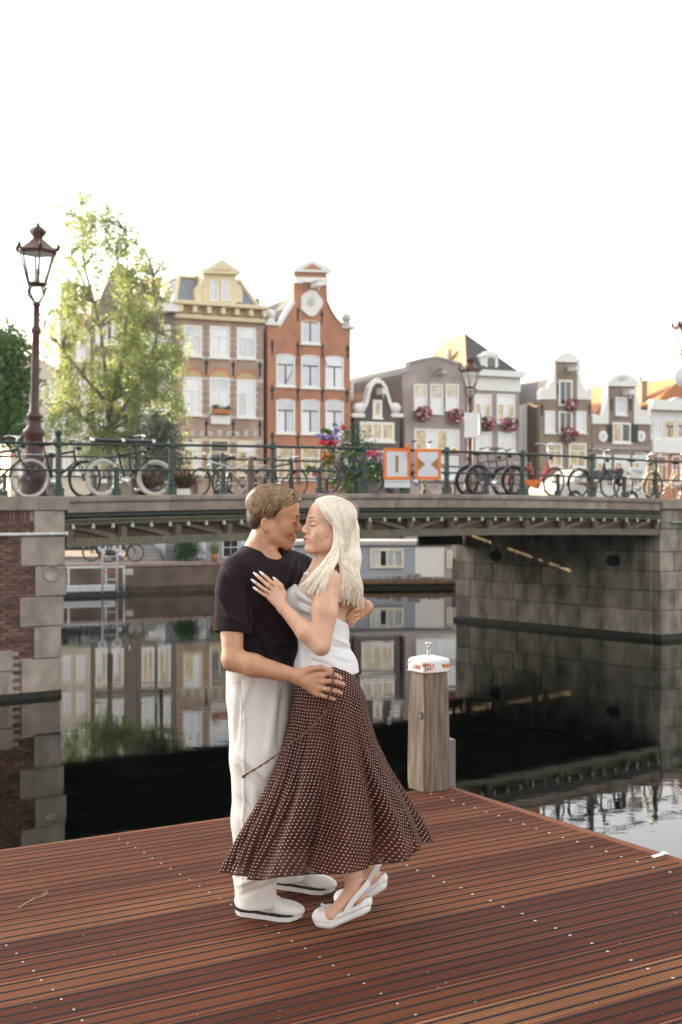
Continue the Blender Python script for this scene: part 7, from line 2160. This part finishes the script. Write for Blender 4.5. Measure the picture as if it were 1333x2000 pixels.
# ---------------------------------------------------------------- her hair
def woman_hair():
    A = wh.axes(); v = Vox([C(565,0)[0], 5.02, C(0,1195)[2]], [C(725,0)[0], 5.52, C(0,962)[2]], .0038)
    v.ell(wh(-.016,0,.036), (.101*.98,.081*.98,.089*.98), A, 0)
    v.path([C(672,1040,-.0), C(682,1090,.0), C(686,1140,.0), C(687,1160,.0)], [.070,.050,.040,.028], .03)
    v.path([wh(-.02,.070,.01), C(662,1060,-.075), C(648,1095,-.105), C(628,1122,-.150)], [.022,.020,.018,.010], .02)
    f_, l_, u_ = local_grid(v, wh)
    line = np.interp(f_, [-.2,.0,.006,.030,.055,.075,.10], [-.5,-.5,-.02,.020,.055,.078,.09])
    v.f = np.maximum(v.f, np.where(u_ > -.12, (line-u_)*.8, -1).astype(np.float32))
    P, Q = v.mesh(); P = relax(P, Q, 2); Q = orient(P, Q); N = vnormals(P, Q); P -= N*.004
    kid(q_object("hair", P, Q, [M_hairw], None, wom))
    S = Strands(); r_ = np.random.default_rng(11); J = lambda s_: r_.normal(size=3)*s_
    def sk(f,l,u,off):
        c = np.array([-.010,0,.036]); return wh.on_skull(np.array([f,l,u])-c, off)
    for i in range(900):                          # near side, tucked behind the ear and down the back
        u = r_.random()**.85; w = r_.random(); lk = int(w*13); y = 5*math.sin(lk*2.7)+r_.uniform(-8,8); we = .6*w+.4*(lk+.5+.5*r_.normal()*.5)/13
        K = [sk(.072-.15*u, -.006, .125, .011), sk(.068-.16*u, .040, .100-.004*u, .018), sk(.040-.13*u, .068, .058, .019+.004*r_.random()), sk(.006-.10*u, .078, .010, .018+.005*r_.random()),
             C(661+27*u+r_.normal()*1.5, 1062, -.092+.06*u)+J(.0015), C(664+30*u+r_.normal()*1.5, 1100, -.098+.085*u)+J(.002), C(662+40*w+6*u, 1140, -.112+.10*w*u)+J(.002), C(657+54*we, 1166+12*w+y, -.112+.11*w*u)+J(.0025)]
        S.add(catmull(K, 30), .0013, .0006, 1.9, 0, 4, .0020)
    for i in range(460):                          # front lock over the shoulder
        u = r_.random(); w = r_.random(); lk = int(w*9); we = .6*w+.4*(lk+.5+.5*r_.normal()*.5)/9
        K = [sk(.074-.05*u, -.006, .122, .011), sk(.072-.05*u, .038, .096, .017), sk(.046-.04*u, .066, .055, .018), sk(.010-.03*u, .079, .008, .019),
             C(654+7*u, 1056, -.100)+J(.0015), C(640+22*w, 1088, -.132+.012*w)+J(.002), C(612+34*w, 1120, -.170-.008*w)+J(.002), C(584+50*we, 1149+8*w+6*math.sin(lk*2.3)+r_.uniform(-5,5), -.176-.030*w)+J(.0025)]
        S.add(catmull(K, 28), .0013, .0006, 1.9, 0, 4, .0020)
    for i in range(300):                          # far side and crown
        u = r_.random()
        K = [sk(.072-.16*u, -.008, .125, .010), sk(.06-.15*u, -.045, .100, .016), sk(.02-.12*u, -.075, .05, .017), C(645+40*u, 1060, .09)+J(.003), C(652+38*u, 1110, .09)+J(.003), C(668+40*u, 1168+r_.uniform(-8,8), .08)+J(.004)]
        S.add(catmull(K, 22), .0014, .0007, 1.8, 0, 4, .0022)
    for i in range(260):                          # swept off the forehead down to the ear
        w = r_.random()
        K = [sk(.066+.010*w, -.008, .118, .010), sk(.082-.012*w, .020+.01*w, .096, .013+.004*w), sk(.066-.016*w, .052, .066, .0125+.005*w), sk(.036-.020*w, .070, .028, .013+.005*w), sk(.002-.012*w, .079, -.004, .016), C(656+4*w, 1062, -.098)+J(.001)]
        S.add(catmull(K, 22), .0013, .0008, 1.8, 0, 4, .0018)
    for i in range(16):                           # flyaways
        u = r_.random(); K = [sk(.06-.14*u, r_.uniform(-.01,.04), .12, .012), sk(.04-.15*u, r_.uniform(0,.05), .10, .022+.008*r_.random()), sk(-.05-.05*u, .06, .05, .022), C(694+5*r_.normal(), 1090, -.03)]
        S.add(catmull(K, 22), .0003, .0002, 1, 0, 3)
    kid(S.build("hair_strands", [M_hairw], wom))
woman_hair()
# ---------------------------------------------------------------- passer-by on the bridge behind the left sign
pb_ = W(763, 975, 33.6); pb_.z = 1.80
pas = thing("person", "dark haired passer-by on the bridge, only the head showing above the sign", "person", pb_)
pas.scale = (.82,)*3
v = Vox([-.35,-.3,0], [.35,.3,1.75], .011)
q = lambda x,y,z: np.array([x,y,z])
v.ell(q(0,0,1.60),(.075,.095,.115),None,.02); v.ell(q(0,-.09,1.58),(.014,.022,.016),None,.02); v.cone(q(0,.01,1.52),q(0,.01,1.40),.055,.06,.03)
for s_ in (-1,1): v.ell(q(s_*.078,.01,1.59),(.012,.02,.032),None,.01); v.cone(q(s_*.19,0,1.38),q(s_*.24,-.02,1.08),.05,.04,.03); v.cone(q(s_*.24,-.02,1.08),q(s_*.23,-.10,.85),.04,.03,.02); v.ell(q(s_*.23,-.11,.79),(.022,.035,.05),None,.02)
v.ell(q(0,0,1.22),(.17,.11,.25),None,.05)
P, Q = v.mesh(); P = relax(P,Q,1); o = q_object("body", P, orient(P,Q), M_skm, None, pas)
v = Vox([-.35,-.3,0], [.35,.3,1.5], .012); v.ell(q(0,0,1.20),(.20,.135,.30),None,.04); v.cone(q(-.19,0,1.39),q(.19,0,1.39),.07,.07,.05)
for s_ in (-1,1): v.cone(q(s_*.20,0,1.37),q(s_*.245,-.02,1.10),.07,.062,.04)
v.cut(q(0,0,.92),q(0,0,-1)); P, Q = v.mesh(); P = relax(P,Q,1); q_object("shirt", P, orient(P,Q), mat("navy_cotton", (.03,.035,.05), .9), None, pas)
v = Vox([-.35,-.3,-.01], [.35,.3,1.1], .012); v.ell(q(0,0,.93),(.175,.12,.12),None,.04)
for s_ in (-1,1): v.cone(q(s_*.09,0,.90),q(s_*.10,0,.08),.095,.065,.04)
P, Q = v.mesh(); P = relax(P,Q,1); q_object("trousers", P, orient(P,Q), mat("grey_denim", (.07,.08,.10), .9), None, pas)
v = Vox([-.14,-.16,1.48], [.14,.16,1.76], .008); v.ell(q(0,.012,1.625),(.085,.105,.105),None,0); v.ell(q(0,-.10,1.55),(.09,.09,.085),None,.01,'sub'); v.cut(q(0,0,1.55),q(0,-.3,-1))
P, Q = v.mesh(); P = relax(P,Q,1); q_object("hair", P, orient(P,Q), mat("black_hair", (.018,.012,.010), .5, bump=.5, bscale=90), None, pas)
for s_ in (-1,1):
    b = MB(); b.ball((s_*.10,-.05,.04), .055, 10, 6, sq=(.8,2.2,.7)); b.build("shoe", M_rub, pas)
# ================================================================ air between the camera and the far houses
b = MB(); b.box(-150, 150, -50, 170, -5, 24)
hz = b.build("haze", None or [])
tag(hz, kind='stuff')
hm = bpy.data.materials.new("haze_air"); hm.use_nodes = True
hm.node_tree.nodes.clear()
ho = hm.node_tree.nodes.new("ShaderNodeOutputMaterial"); pv_ = hm.node_tree.nodes.new("ShaderNodeVolumePrincipled")
pv_.inputs['Color'].default_value = (.95, .95, .95, 1); pv_.inputs['Density'].default_value = .0003; pv_.inputs['Anisotropy'].default_value = .72
hm.node_tree.links.new(pv_.outputs[0], ho.inputs['Volume'])
hz.data.materials.append(hm)
